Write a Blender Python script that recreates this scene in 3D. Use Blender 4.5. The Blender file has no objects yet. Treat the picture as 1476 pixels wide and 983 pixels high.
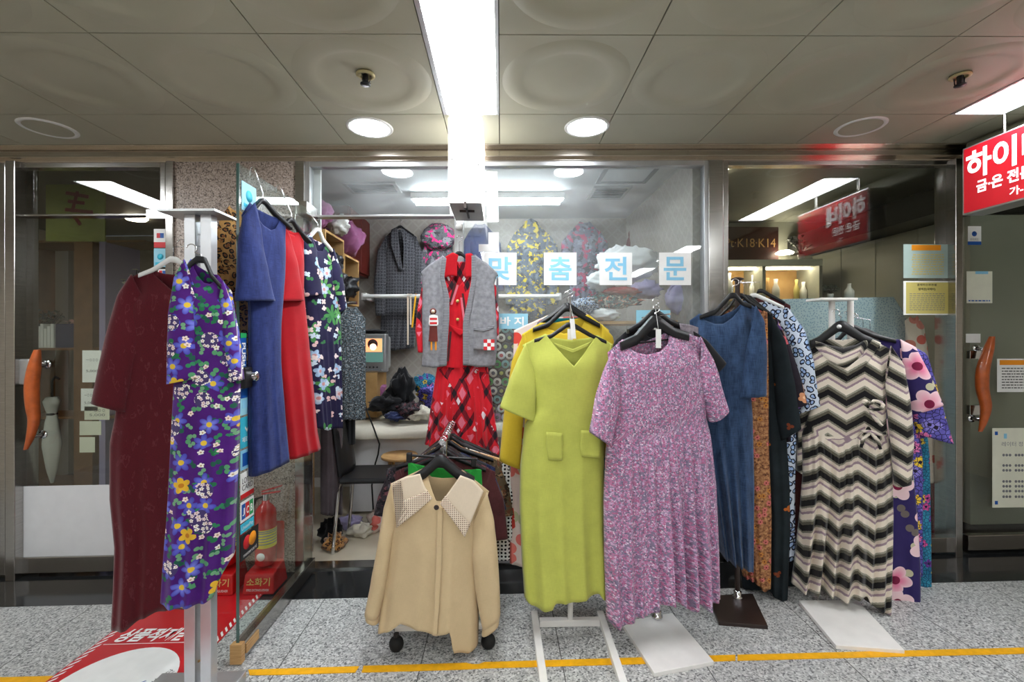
import bpy, math, random
from mathutils import Vector, Matrix, noise as mnoise
R = math.radians
PI = math.pi
random.seed(7)
scene = bpy.context.scene
col = scene.collection
# ---------------------------------------------------------------- camera model (frame 1476 x 983)
F, CX, CY, HC = 656.0, 738.0, 486.0, 1.386
TH = math.atan(16 / 656)
K = 0.0122                       # the passage is a gentle ramp: floor and ceiling rise to the right
CEIL = 2.516
CAM = Vector((0, 0, HC))
def ray(px, py):
    a, b = (px - CX) / F, (CY - py) / F
    c, s = math.cos(TH), math.sin(TH)
    return Vector((a * c + s, -a * s + c, b))
def at(px, py, Y):
    d = ray(px, py)
    return CAM + d * (Y / d.y)
def on_floor(px, py, h=0.0):
    d = ray(px, py)
    return CAM + d * ((HC - h) / (K * d.x - d.z))
def on_ceil(px, py):
    d = ray(px, py)
    return CAM + d * ((CEIL - HC) / (d.z - K * d.x))
def fz(x): return K * x
def xat(px, Y): return at(px, CY, Y).x
def zat(px, py, Y): return at(px, py, Y).z
class Plane:
    """upright plane through anchor, turned by phi about the vertical; local coordinates (u, z, off)"""
    def __init__(s, px, Y, phi=0.0):
        p = at(px, CY, Y)
        s.o = Vector((p.x, p.y, 0)); s.a = Vector((math.cos(R(phi)), math.sin(R(phi)), 0))
        s.n = Vector((math.sin(R(phi)), -math.cos(R(phi)), 0))
    def uz(s, q):
        d = ray(*q)
        t = s.n.dot(s.o) / s.n.dot(d)
        P = CAM + d * t
        return ((P - s.o).dot(s.a), P.z)
    def pt(s, u, z, off=0.0):
        P = s.o + s.a * u + s.n * off
        return Vector((P.x, P.y, z))
    def P(s, q, off=0.0):
        u, z = s.uz(q)
        return s.pt(u, z, off)
# ---------------------------------------------------------------- mesh builder (world coordinates)
def lerp(a, b, t): return a + (b - a) * t
def sstep(a, b, x):
    t = min(1, max(0, (x - a) / (b - a))) if b != a else float(x > a)
    return t * t * (3 - 2 * t)
def frame_of(d):
    d = d.normalized()
    up = Vector((0, 0, 1)) if abs(d.z) < .95 else Vector((1, 0, 0))
    a = d.cross(up).normalized()
    return a, a.cross(d).normalized()
class MB:
    def __init__(s): s.v = []; s.f = []; s.uv = []; s.sm = []; s.has_uv = False
    def add(s, vs, fs, smooth=False, uvs=None):
        b = len(s.v); s.v.extend(Vector(v) for v in vs)
        s.uv.extend(uvs if uvs else [(0, 0)] * len(vs))
        if uvs: s.has_uv = True
        for f in fs: s.f.append(tuple(b + i for i in f)); s.sm.append(smooth)
        return s
    def box(s, lo, hi, shear=True):
        x0, y0, z0 = lo; x1, y1, z1 = hi
        k = K if shear else 0
        vs = [(x, y, z + k * x) for z in (z0, z1) for x, y in ((x0, y0), (x1, y0), (x1, y1), (x0, y1))]
        return s.add(vs, [(0, 3, 2, 1), (4, 5, 6, 7), (0, 1, 5, 4), (1, 2, 6, 5), (2, 3, 7, 6), (3, 0, 4, 7)])
    def obox(s, c, ax, ay, az):
        """box from centre and three half-axis vectors"""
        c, ax, ay, az = map(Vector, (c, ax, ay, az))
        vs = [c + ax * i + ay * j + az * k for k in (-1, 1) for i, j in ((-1, -1), (1, -1), (1, 1), (-1, 1))]
        return s.add(vs, [(0, 3, 2, 1), (4, 5, 6, 7), (0, 1, 5, 4), (1, 2, 6, 5), (2, 3, 7, 6), (3, 0, 4, 7)])
    def hexa(s, q, d):
        """four corner points and an extrusion vector"""
        q = [Vector(p) for p in q]; d = Vector(d)
        return s.add(q + [p + d for p in q], [(3, 2, 1, 0), (4, 5, 6, 7), (0, 1, 5, 4), (1, 2, 6, 5), (2, 3, 7, 6), (3, 0, 4, 7)])
    def prism(s, pts, d):
        pts = [Vector(p) for p in pts]; n = len(pts); d = Vector(d)
        return s.add(pts + [p + d for p in pts], [tuple(range(n - 1, -1, -1)), tuple(range(n, 2 * n))] +
                     [(i, (i + 1) % n, n + (i + 1) % n, n + i) for i in range(n)])
    def cyl(s, p0, p1, r0, r1=None, n=16, cap=True):
        p0, p1 = Vector(p0), Vector(p1); r1 = r0 if r1 is None else r1
        a, b = frame_of(p1 - p0)
        vs = []
        for p, r in ((p0, r0), (p1, r1)):
            vs += [p + (a * math.cos(2 * PI * i / n) + b * math.sin(2 * PI * i / n)) * r for i in range(n)]
        s.add(vs, [(i, (i + 1) % n, n + (i + 1) % n, n + i) for i in range(n)], True)
        if cap:
            s.add(vs[:n], [tuple(range(n - 1, -1, -1))]); s.add(vs[n:], [tuple(range(n))])
        return s
    def tube(s, pts, r, n=8, closed=False):
        pts = [Vector(p) for p in pts]; m = len(pts); vs = []
        rr = r if isinstance(r, (list, tuple)) else [r] * m
        prev = None
        for i, p in enumerate(pts):
            d = (pts[(i + 1) % m] - pts[i - 1]) if closed else (pts[min(i + 1, m - 1)] - pts[max(i - 1, 0)])
            if prev is None: a, b = frame_of(d)
            else:
                d = d.normalized(); a = (prev - d * prev.dot(d)).normalized(); b = d.cross(a)
            prev = a
            vs += [p + (a * math.cos(2 * PI * j / n) + b * math.sin(2 * PI * j / n)) * rr[i] for j in range(n)]
        fs = []
        for i in range(m if closed else m - 1):
            k = (i + 1) % m
            fs += [(i * n + j, i * n + (j + 1) % n, k * n + (j + 1) % n, k * n + j) for j in range(n)]
        s.add(vs, fs, True)
        if not closed:
            s.add(vs[:n], [tuple(range(n - 1, -1, -1))]); s.add(vs[-n:], [tuple(range(n))])
        return s
    def lathe(s, c, prof, n=24, axis=None):
        """prof: (radius, height) pairs along axis"""
        c = Vector(c); ax = Vector(axis or (0, 0, 1)).normalized(); a, b = frame_of(ax)
        vs = []
        for r, h in prof:
            vs += [c + ax * h + (a * math.cos(2 * PI * j / n) + b * math.sin(2 * PI * j / n)) * max(r, 1e-5) for j in range(n)]
        fs = []
        for i in range(len(prof) - 1):
            fs += [(i * n + j, i * n + (j + 1) % n, (i + 1) * n + (j + 1) % n, (i + 1) * n + j) for j in range(n)]
        return s.add(vs, fs, True)
    def grid(s, rows, uvs=None, wrap=False, smooth=True, flip=False):
        nr, nc = len(rows), len(rows[0])
        vs = [p for r in rows for p in r]; fs = []
        for i in range(nr - 1):
            for j in range(nc if wrap else nc - 1):
                k = (j + 1) % nc
                q = (i * nc + j, i * nc + k, (i + 1) * nc + k, (i + 1) * nc + j)
                fs.append(q[::-1] if flip else q)
        return s.add(vs, fs, smooth, [u for r in uvs for u in r] if uvs else None)
    def blob(s, c, r, seed=0, rough=.25, n=18, freq=2.0, fold=0.0, flat=None):
        c = Vector(c); rows = []; r = Vector(r)
        for i in range(n + 1):
            th = PI * i / n; row = []
            for j in range(2 * n):
                ph = 2 * PI * j / (2 * n)
                d = Vector((math.sin(th) * math.cos(ph), math.sin(th) * math.sin(ph), math.cos(th)))
                q = d * freq + Vector((seed * 3.7, seed * 1.3, seed))
                k = 1 + rough * mnoise.noise(q) + rough * .5 * mnoise.noise(q * 2.3)
                if fold: k -= fold * abs(mnoise.noise(q * 1.7 + Vector((9, 2, 4))))
                p = Vector((d.x * r.x, d.y * r.y, d.z * r.z)) * k
                if flat is not None: p.z = max(p.z, -r.z * flat)
                row.append(c + p)
            rows.append(row)
        uv = [[(j / n * PI * (r.x + r.y) / 2, i / n * PI * r.z) for j in range(2 * n)] for i in range(n + 1)]
        return s.grid(rows, uv, wrap=True, flip=True)
    def text(s, body, c, w, h, ax=(1, 0, 0), ay=(0, 0, 1), bold=0.0, lift=0.0, fit=True):
        """lettering filling w x h about the centre c on the plane spanned by ax, ay"""
        vs, fs = glyphs(body, bold)
        if not vs: return s
        x0 = min(v[0] for v in vs); x1 = max(v[0] for v in vs); y0 = min(v[1] for v in vs); y1 = max(v[1] for v in vs)
        kx = w / max(x1 - x0, 1e-6); ky = h / max(y1 - y0, 1e-6)
        if not fit: kx = ky = min(kx, ky)
        ax, ay = Vector(ax).normalized(), Vector(ay).normalized(); n = ax.cross(ay)
        c = Vector(c) + n * lift
        return s.add([c + ax * ((v[0] - (x0 + x1) / 2) * kx) + ay * ((v[1] - (y0 + y1) / 2) * ky) for v in vs], fs)
_gl = {}
def glyphs(body, bold):
    if (body, bold) in _gl: return _gl[body, bold]
    cu = bpy.data.curves.new('lettering', 'FONT'); cu.body = body; cu.offset = bold; cu.resolution_u = 4
    ob = bpy.data.objects.new('lettering', cu); col.objects.link(ob)
    me = bpy.data.meshes.new_from_object(ob)
    out = ([tuple(v.co) for v in me.vertices], [tuple(p.vertices) for p in me.polygons]) if me else ([], [])
    bpy.data.objects.remove(ob); bpy.data.curves.remove(cu)
    if me: bpy.data.meshes.remove(me)
    _gl[body, bold] = out
    return out
# ---------------------------------------------------------------- objects
ORG = {}
def tag(o, label=None, cat=None, group=None, kind=None):
    if label: o['label'] = label
    if cat: o['category'] = cat
    if group: o['group'] = group
    if kind: o['kind'] = kind
    return o
def thing(name, label, cat, base, group=None):
    o = bpy.data.objects.new(name, None); o.empty_display_size = .05
    col.objects.link(o); o.location = Vector(base); ORG[o] = Vector(base)
    return tag(o, label, cat, group)
def put(mb, name, mat, parent=None, label=None, cat=None, group=None, kind=None, bevel=0, solid=0, sub=0):
    if parent is not None: org = ORG[parent]
    else:
        xs = [v.x for v in mb.v]; ys = [v.y for v in mb.v]
        org = Vector(((min(xs) + max(xs)) / 2, (min(ys) + max(ys)) / 2, min(v.z for v in mb.v)))
    me = bpy.data.meshes.new(name)
    me.from_pydata([v - org for v in mb.v], [], mb.f); me.update()
    me.polygons.foreach_set('use_smooth', mb.sm)
    if mb.has_uv:
        ul = me.uv_layers.new(name='UVMap')
        ul.data.foreach_set('uv', [c for lp in me.loops for c in mb.uv[lp.vertex_index]])
    me.materials.append(M[mat] if isinstance(mat, str) else mat)
    o = bpy.data.objects.new(name, me); col.objects.link(o); ORG[o] = org
    if parent is not None: o.parent = parent
    else: o.location = org
    if bevel:
        m = o.modifiers.new('edge', 'BEVEL'); m.width = bevel; m.segments = 2; m.limit_method = 'ANGLE'
    if sub:
        m = o.modifiers.new('soft', 'SUBSURF'); m.levels = m.render_levels = sub
    if solid:
        m = o.modifiers.new('cloth', 'SOLIDIFY'); m.thickness = solid; m.offset = 0
    return tag(o, label, cat, group, kind)
def dup(o, parent=None, shift=None):
    c = o.copy(); col.objects.link(c)
    if parent is not None: c.parent = parent
    elif shift is not None: c.location = o.location + Vector(shift)
    for ch in list(o.children): dup(ch, c)
    return c
# ---------------------------------------------------------------- materials
M = {}
def srgb(r, g, b):
    f = lambda c: (c / 255 / 12.92) if c <= 10 else ((c / 255 + .055) / 1.055) ** 2.4
    return (f(r), f(g), f(b), 1)
class G:
    """thin wrapper for building a node graph"""
    def __init__(s, name, rough=.8, metal=0.0, spec=.3, coord='UV', sheen=0.0):
        m = bpy.data.materials.new(name); m.use_nodes = True; M[name] = m
        s.m = m; s.t = m.node_tree; s.n = s.t.nodes; s.l = s.t.links
        s.b = s.n['Principled BSDF']
        s.b.inputs['Roughness'].default_value = rough; s.b.inputs['Metallic'].default_value = metal
        s.b.inputs['Specular IOR Level'].default_value = spec
        if sheen: s.b.inputs['Sheen Weight'].default_value = sheen
        tc = s.n.new('ShaderNodeTexCoord'); s.co = tc.outputs[coord]
    def put(s, sock, v):
        if isinstance(v, bpy.types.NodeSocket): s.l.new(v, sock)
        else: sock.default_value = v
    def m1(s, op, a, b=None, c=None, clamp=False):
        n = s.n.new('ShaderNodeMath'); n.operation = op; n.use_clamp = clamp
        for i, v in enumerate((a, b, c)):
            if v is not None: s.put(n.inputs[i], v)
        return n.outputs[0]
    def vm(s, op, a, b=None):
        n = s.n.new('ShaderNodeVectorMath'); n.operation = op
        s.put(n.inputs[0], a)
        if b is not None: s.put(n.inputs[3 if op == 'SCALE' else 1], b)
        return n.outputs['Value' if op in ('LENGTH', 'DOT_PRODUCT') else 'Vector']
    def mapping(s, v, scale=(1, 1, 1), loc=(0, 0, 0), rot=0):
        n = s.n.new('ShaderNodeMapping'); s.put(n.inputs[0], v)
        n.inputs['Scale'].default_value = scale; n.inputs['Location'].default_value = loc; n.inputs['Rotation'].default_value = (0, 0, rot)
        return n.outputs[0]
    def sep(s, v):
        n = s.n.new('ShaderNodeSeparateXYZ'); s.put(n.inputs[0], v); return n.outputs
    def comb(s, x, y, z=0.0):
        n = s.n.new('ShaderNodeCombineXYZ')
        for i, v in enumerate((x, y, z)): s.put(n.inputs[i], v)
        return n.outputs[0]
    def noise(s, v=None, scale=5, detail=2, rough=.5, color=False):
        n = s.n.new('ShaderNodeTexNoise'); s.put(n.inputs['Vector'], s.co if v is None else v)
        n.inputs['Scale'].default_value = scale; n.inputs['Detail'].default_value = detail; n.inputs['Roughness'].default_value = rough
        return n.outputs['Color' if color else 0]
    def vor(s, v=None, scale=5, feature='F1', rnd=1.0, dims='2D'):
        n = s.n.new('ShaderNodeTexVoronoi'); n.voronoi_dimensions = dims; n.feature = feature
        s.put(n.inputs['Vector'], s.co if v is None else v); n.inputs['Scale'].default_value = scale; n.inputs['Randomness'].default_value = rnd
        return n.outputs
    def mix(s, f, a, b):
        n = s.n.new('ShaderNodeMix'); n.data_type = 'RGBA'
        s.put(n.inputs[0], f); s.put(n.inputs[6], a); s.put(n.inputs[7], b)
        return n.outputs[2]
    def ramp(s, f, stops, const=False):
        n = s.n.new('ShaderNodeValToRGB'); s.put(n.inputs[0], f); r = n.color_ramp
        if const: r.interpolation = 'CONSTANT'
        while len(r.elements) < len(stops): r.elements.new(.5)
        for e, (p, c) in zip(r.elements, stops): e.position = p; e.color = c
        return n.outputs[0]
    def band(s, x, lo, hi):
        """1 where lo < x < hi"""
        return s.m1('MULTIPLY', s.m1('GREATER_THAN', x, lo), s.m1('LESS_THAN', x, hi))
    def bump(s, h, strength=.2, dist=.002):
        n = s.n.new('ShaderNodeBump'); n.inputs['Strength'].default_value = strength; n.inputs['Distance'].default_value = dist
        s.put(n.inputs['Height'], h); s.l.new(n.outputs[0], s.b.inputs['Normal'])
    def col(s, c): s.put(s.b.inputs['Base Color'], c); return s
    def flowers(s, base, scale, R, n=5, keep=.5, cols=((1, 1, 1, 1),), mid=None, rnd=.7, seed=0.0, narrow=.55, v=None, edge=None):
        """petalled blossoms scattered one to a cell over the colour base"""
        v = s.vm('ADD', s.vm('SCALE', s.co if v is None else v, float(scale)), (seed, seed * 1.7, 0))
        o = s.vor(v, 1.0, rnd=rnd)
        d = s.vm('SUBTRACT', v, o['Position']); x, y, _ = s.sep(d)
        rc = s.sep(o['Color'])
        ang = s.m1('ADD', s.m1('ARCTAN2', y, x), s.m1('MULTIPLY', rc[0], 6.28))
        pet = s.m1('ABSOLUTE', s.m1('COSINE', s.m1('MULTIPLY', ang, n / 2)))
        lim = s.m1('MULTIPLY', s.m1('ADD', 1 - narrow, s.m1('MULTIPLY', pet, narrow)), R)
        r = s.vm('LENGTH', d)
        mask = s.m1('MULTIPLY', s.m1('LESS_THAN', r, lim), s.m1('LESS_THAN', rc[1], keep))
        c = cols[0]
        if len(cols) > 1: c = s.ramp(rc[2], [(i / len(cols), q) for i, q in enumerate(cols)], True)
        if edge: c = s.mix(s.m1('POWER', s.m1('DIVIDE', r, lim, clamp=True), 1.5), c, edge)
        out = s.mix(mask, base, c)
        if mid:
            out = s.mix(s.m1('MULTIPLY', s.m1('LESS_THAN', r, R * .28), mask), out, mid)
        return out
def plain(name, c, rough=.6, metal=0.0, var=.12, scale=14, spec=.4, coord='Object', bump=0, sheen=0.0, coat=0.0):
    g = G(name, rough, metal, spec, coord, sheen)
    n = g.noise(scale=scale, detail=4)
    d = tuple(x * (1 - var) for x in c[:3]) + (1,); l = tuple(min(1, x * (1 + var)) for x in c[:3]) + (1,)
    g.col(g.ramp(n, [(.3, d), (.7, l)]))
    if bump: g.bump(g.noise(scale=scale * 6, detail=4), bump)
    if coat: g.b.inputs['Coat Weight'].default_value = coat
    return g
def cloth(name, c, var=.15, weave=900, scale=10, rough=.9, sheen=.15, stretch=1.0, c2=None, bump=.25):
    """woven fabric: slubs along both threads over a soft mottling"""
    g = G(name, rough, 0, .2, 'UV', sheen)
    a = g.noise(g.mapping(g.co, (weave * .04, weave, 1)), 1, 3); b = g.noise(g.mapping(g.co, (weave, weave * .04, 1)), 1, 3)
    t = g.m1('MULTIPLY', g.m1('ADD', a, b), .5)
    m = g.noise(g.mapping(g.co, (1, stretch, 1)), scale, 4, .6)
    f = g.m1('ADD', g.m1('MULTIPLY', t, .6), g.m1('MULTIPLY', m, .4))
    d = c2 or tuple(x * (1 - 2 * var) for x in c[:3]) + (1,); l = tuple(min(1, x * (1 + var)) for x in c[:3]) + (1,)
    g.c = g.ramp(f, [(.36, d), (.62, l)]); g.col(g.c); g.bump(t, bump, .0015)
    return g
def glow(name, c, e):
    g = G(name); g.b.inputs['Base Color'].default_value = c
    g.b.inputs['Emission Color'].default_value = c; g.b.inputs['Emission Strength'].default_value = e
def paper(name, c, rough=.5, e=0):
    plain(name, c, rough, var=.04)
def pane(name, tint=(.96, .985, .975, 1), base=.045):
    m = bpy.data.materials.new(name); m.use_nodes = True; M[name] = m
    t = m.node_tree; t.nodes.clear(); N = t.nodes.new; L = t.links.new
    o = N('ShaderNodeOutputMaterial'); mx = N('ShaderNodeMixShader'); tr = N('ShaderNodeBsdfTransparent'); gl = N('ShaderNodeBsdfGlossy')
    tr.inputs[0].default_value = tint; gl.inputs['Roughness'].default_value = 0.0; gl.inputs[0].default_value = (1, 1, 1, 1)
    lw = N('ShaderNodeLayerWeight'); lw.inputs[0].default_value = .5
    p = N('ShaderNodeMath'); p.operation = 'POWER'; L(lw.outputs['Facing'], p.inputs[0]); p.inputs[1].default_value = 5
    q = N('ShaderNodeMath'); q.operation = 'MULTIPLY_ADD'; L(p.outputs[0], q.inputs[0]); q.inputs[1].default_value = .9; q.inputs[2].default_value = base
    L(q.outputs[0], mx.inputs[0]); L(tr.outputs[0], mx.inputs[1]); L(gl.outputs[0], mx.inputs[2]); L(mx.outputs[0], o.inputs[0])
def S(*a): return srgb(*a)
def smeared_haze(name, tint, base, amount):
    """glass with a film of dirt and wiping streaks, its pale diffuse also painting reflected haze"""
    pane(name, tint, base); t = M[name].node_tree; N = t.nodes.new; L = t.links.new
    o = [n for n in t.nodes if n.type == 'OUTPUT_MATERIAL'][0]; old = o.inputs[0].links[0].from_socket
    tc = N('ShaderNodeTexCoord'); mp = N('ShaderNodeMapping'); mp.inputs['Rotation'].default_value = (0, .5, 0); mp.inputs['Scale'].default_value = (1.2, 1, 4); L(tc.outputs['Object'], mp.inputs[0])
    n = N('ShaderNodeTexNoise'); n.inputs['Scale'].default_value = 2.6; n.inputs['Detail'].default_value = 6; L(mp.outputs[0], n.inputs['Vector'])
    r = N('ShaderNodeMapRange'); r.inputs[1].default_value = .35; r.inputs[2].default_value = .75; r.inputs[3].default_value = amount * .25; r.inputs[4].default_value = amount; L(n.outputs[0], r.inputs[0])
    d = N('ShaderNodeBsdfDiffuse'); d.inputs[0].default_value = (.85, .9, .92, 1); m = N('ShaderNodeMixShader')
    L(r.outputs[0], m.inputs[0]); L(old, m.inputs[1]); L(d.outputs[0], m.inputs[2]); L(m.outputs[0], o.inputs[0])
# --- building
g = G('granite_floor', .32, 0, .35, 'Object')
sp = g.vor(g.co, 190, dims='3D'); s2 = g.sep(sp['Color'])
c = g.ramp(s2[0], [(0, S(72, 72, 74)), (.14, S(128, 128, 128)), (.34, S(170, 170, 168)), (.62, S(196, 196, 194)), (.86, S(222, 222, 220))], True)
c = g.mix(g.m1('MULTIPLY', g.noise(scale=1.6, detail=5), .35), c, S(120, 118, 116))
g.col(g.mix(g.m1('GREATER_THAN', g.noise(scale=330, detail=1), .64), c, S(66, 66, 70)))
g.put(g.b.inputs['Roughness'], g.ramp(g.noise(scale=3, detail=5), [(.3, (.22,) * 3 + (1,)), (.75, (.42,) * 3 + (1,))]))
g = G('black_granite', .12, 0, .5, 'Object'); n = g.noise(scale=160, detail=2)
g.col(g.ramp(n, [(.4, S(26, 27, 28)), (.72, S(46, 47, 48)), (.8, S(80, 80, 82))]))
g = G('pillar_granite', .35, 0, .35, 'Object'); s2 = g.sep(g.vor(g.co, 170, dims='3D')['Color'])
g.col(g.ramp(s2[0], [(0, S(110, 98, 92)), (.14, S(160, 144, 134)), (.45, S(186, 170, 159)), (.8, S(204, 190, 180))], True))
g = G('ceiling_metal', .38, 0, .4, 'Object')
g.col(g.ramp(g.noise(scale=2.2, detail=5), [(.3, S(170, 167, 147)), (.7, S(182, 179, 159))]))
plain('glass_edge', S(70, 96, 90), .2); plain('olive_beam', S(120, 118, 98), .5, 0, .06, 3); plain('sprinkler_ring', S(190, 176, 130), .4, .2, .05); plain('dark_gap', S(48, 44, 38), .8)
g = G('steel', .2, 1.0, .5, 'Object'); g.col(g.ramp(g.noise(g.mapping(g.co, (3, 3, 120)), 4, 3), [(.3, S(168, 164, 160)), (.7, S(190, 187, 183))]))
g = G('steel_header', .16, 1.0, .5, 'Object'); g.col(g.ramp(g.noise(g.mapping(g.co, (2, 60, 60)), 3, 3), [(.3, S(186, 176, 162)), (.7, S(200, 191, 180))]))
plain('aluminium', S(196, 197, 199), .35, .85, .05); plain('chrome', S(215, 215, 218), .12, 1.0, .03)
plain('white_metal', S(236, 233, 229), .35, 0, .04, coat=.3); plain('brown_metal', S(52, 40, 36), .4, .2, .15, coat=.2)
plain('black_plastic', S(26, 26, 28), .42, 0, .1); plain('black_rubber', S(20, 20, 20), .75)
plain('white_plastic', S(235, 235, 232), .45, 0, .03); plain('grey_plastic', S(168, 168, 166), .45, .1, .05)
plain('orange_wood', S(176, 84, 34), .35, 0, .22, 22, coat=.4)
g = G('pale_wood', .55, 0, .3, 'Object'); g.col(g.ramp(g.noise(g.mapping(g.co, (2, 2, 30)), 6, 4), [(.3, S(176, 132, 84)), (.7, S(206, 166, 112))]))
g = G('cardboard', .85, 0, .2, 'Object'); g.col(g.ramp(g.noise(scale=9, detail=5), [(.3, S(170, 132, 82)), (.7, S(196, 158, 106))]))
plain('dark_red_wood', S(96, 34, 28), .4, 0, .2); plain('cream_floor', S(206, 196, 176), .35, 0, .08, 5)
pane('glass'); pane('door_glass', (.90, .955, .935, 1), .05); smeared_haze('hazy_glass', (.95, .975, .975, 1), .055, .11)
pane('dim_glass', (.88, .90, .87, 1), .06)
glow('lamp_panel', (.93, .97, 1, 1), 13); glow('down_lamp', (.90, .93, 1, 1), 26); glow('tube_lamp', (.86, .94, 1, 1), 30)
glow('sign_white', (1, .99, .97, 1), 1.5); glow('far_lamp', (1, .95, .88, 1), 9)
g = G('shop_wallpaper', .75, 0, .3, 'Object')
x, y, z = g.sep(g.co)
d = g.m1('ADD', g.m1('ABSOLUTE', g.m1('SUBTRACT', g.m1('FRACT', g.m1('MULTIPLY', g.m1('ADD', x, y), 9.0)), .5)), g.m1('ABSOLUTE', g.m1('SUBTRACT', g.m1('FRACT', g.m1('MULTIPLY', z, 9.0)), .5)))
k = g.ramp(d, [(.0, S(172, 166, 157)), (.28, S(162, 155, 147)), (.5, S(176, 170, 162)), (.62, S(164, 157, 150))])
g.col(g.mix(g.m1('MULTIPLY', g.noise(scale=4, detail=3), .4), k, S(146, 138, 132)))
plain('shop_ceiling', S(196, 198, 198), .6, 0, .05, 3); plain('vent_grey', S(120, 122, 122), .5)
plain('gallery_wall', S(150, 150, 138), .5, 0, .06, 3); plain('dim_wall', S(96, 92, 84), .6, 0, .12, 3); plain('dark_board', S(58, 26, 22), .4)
plain('mall_wall', S(186, 176, 160), .5, 0, .08, 2); plain('cabinet_white', S(214, 214, 216), .4, 0, .03)
plain('yellow_tape', S(236, 172, 20), .5, 0, .1, 40); plain('mat_red', S(196, 24, 34), .35, 0, .06, 6, coat=.2)
paper('paper_white', S(240, 240, 238)); paper('ink_white', S(248, 248, 246)); paper('ink_black', S(30, 30, 34)); paper('ink_blue', S(140, 202, 232)); paper('ink_deep_blue', S(22, 84, 168))
paper('ink_red', S(206, 32, 40)); paper('ink_green', S(40, 160, 90)); paper('ink_orange', S(240, 150, 30)); paper('ink_gold', S(214, 190, 110)); paper('ink_cyan', S(60, 186, 214)); paper('ink_grey', S(120, 122, 126))
paper('gold_paper', S(206, 192, 112)); paper('pale_paper', S(226, 226, 208)); paper('cyan_paper', S(150, 206, 226)); paper('notice_blue', S(170, 190, 184)); paper('foil', S(190, 188, 182), .25)
plain('sign_red', S(186, 22, 36), .4, 0, .04); M['sign_red'].node_tree.nodes['Principled BSDF'].inputs['Emission Color'].default_value = S(186, 22, 36); M['sign_red'].node_tree.nodes['Principled BSDF'].inputs['Emission Strength'].default_value = .12
glow('sign_letter', (1, 1, 1, 1), .35)
plain('extinguisher_red', S(196, 28, 30), .25, 0, .05, coat=.6); plain('label_yellow', S(232, 210, 40), .4, 0, .1, 60)
# ---------------------------------------------------------------- the passage
YG = 2.78                         # plane of the shop glass
def struct(name, mb, mat, parent=None, **k):
    return put(mb, name, mat, parent, kind=None if parent else 'structure', **k)
def sroot(name, base, label=None):
    return tag(thing(name, label, None, base), kind='structure')
# floor slabs with open joints drawn by the material
g = G('floor_slabs', .3, 0, .35, 'Object')
s2 = g.sep(g.vor(g.co, 150, dims='3D')['Color'])
c = g.ramp(s2[0], [(0, S(92, 92, 94)), (.09, S(142, 142, 142)), (.28, S(174, 174, 173)), (.56, S(198, 198, 196)), (.84, S(220, 220, 218))], True)
c = g.mix(g.m1('MULTIPLY', g.noise(scale=1.3, detail=6), .3), c, S(132, 130, 126))
x, y, z = g.sep(g.co)
j = g.m1('LESS_THAN', g.m1('ABSOLUTE', g.m1('SUBTRACT', g.m1('FRACT', g.m1('DIVIDE', g.m1('ADD', x, .34 + .3 + 6.0), .6)), .5)), .0032)
c = g.mix(j, c, S(60, 58, 56)); g.col(c)
g.put(g.b.inputs['Roughness'], g.ramp(g.noise(scale=2.5, detail=5), [(.3, (.24,) * 3 + (1,)), (.75, (.4,) * 3 + (1,))]))
XL, XR, YB = -4.6, 4.6, -3.4
f = MB().box((XL, YB, -.06), (XR, 2.455, 0))
o = struct('floor', f, 'floor_slabs')
# keep the joints on world x: origin is the box centre (x = 0)
struct('trim_1', MB().box((XL, 2.455, -.06), (XR, YG + .06, .001)), 'black_granite')
# ceiling: metal tiles with a pressed ring, open joints between them
def tile(mb, x0, x1, y0, y1, ring=True, gap=.0025):
    x0 += gap; x1 -= gap; y0 += gap; y1 -= gap
    cx, cy = (x0 + x1) / 2, (y0 + y1) / 2
    zz = lambda p, d: Vector((p[0], p[1], CEIL + K * p[0] + d))
    if ring:
        n = 48; hx = (x1 - x0) / 2; hy = (y1 - y0) / 2; q = min(hx, hy)
        rows = []
        for r, d in ((0, .007), (.5, .007), (.60, .0065), (.66, .002), (.71, -.003), (.77, -.0045), (.86, -.0045), (.92, -.002), (.96, 0)):
            rows.append([zz((cx + math.cos(2 * PI * i / n) * max(r, 1e-4) * q, cy + math.sin(2 * PI * i / n) * max(r, 1e-4) * q), d) for i in range(n)])
        sq = []
        for i in range(n):
            a = 2 * PI * i / n; k = 1 / max(abs(math.cos(a)), abs(math.sin(a)))
            sq.append((cx + math.cos(a) * k * hx, cy + math.sin(a) * k * hy))
        # true corners
        for i in (6, 18, 30, 42):
            a = 2 * PI * i / n; sq[i] = (cx + math.copysign(hx, math.cos(a)), cy + math.copysign(hy, math.sin(a)))
        mb.grid(rows, wrap=True, flip=True)
        mb.grid([rows[-1], [zz(p, 0) for p in sq], [zz(p, .03) for p in sq]], wrap=True, smooth=False, flip=True)
    else:
        mb.box((x0, y0, CEIL), (x1, y1, CEIL + .03))
xs_l = [-.292 - .607 * i for i in range(5)]; xs_r = [-.008 + .585 * i for i in range(5)]
rows_y = [2.667, 2.309, 1.70, 1.09, .48, -.13, -.74, -1.35, -2.0, -2.7, YB]
LAMP_X = [(-.292, -.008), (2.332, 2.616), (-3.004, -2.72)]
ct = MB()
cols_x = [(xs_l[i + 1], xs_l[i]) for i in range(4)] + [(xs_r[i], xs_r[i + 1]) for i in range(4)] + \
         [(-3.004 - .6 * (i + 1), -3.004 - .6 * i) for i in range(2)] + [(-4.6, -4.204)] + [(2.616 + .6 * i, 2.616 + .6 * (i + 1)) for i in range(3)]
for a, b in cols_x:
    for i in range(len(rows_y) - 1):
        tile(ct, a, b, rows_y[i + 1], rows_y[i], ring=1 <= i <= 4)
lamps_y = [(1.09, 2.309), (-1.35, -.13), (-3.2, -2.0)]
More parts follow.
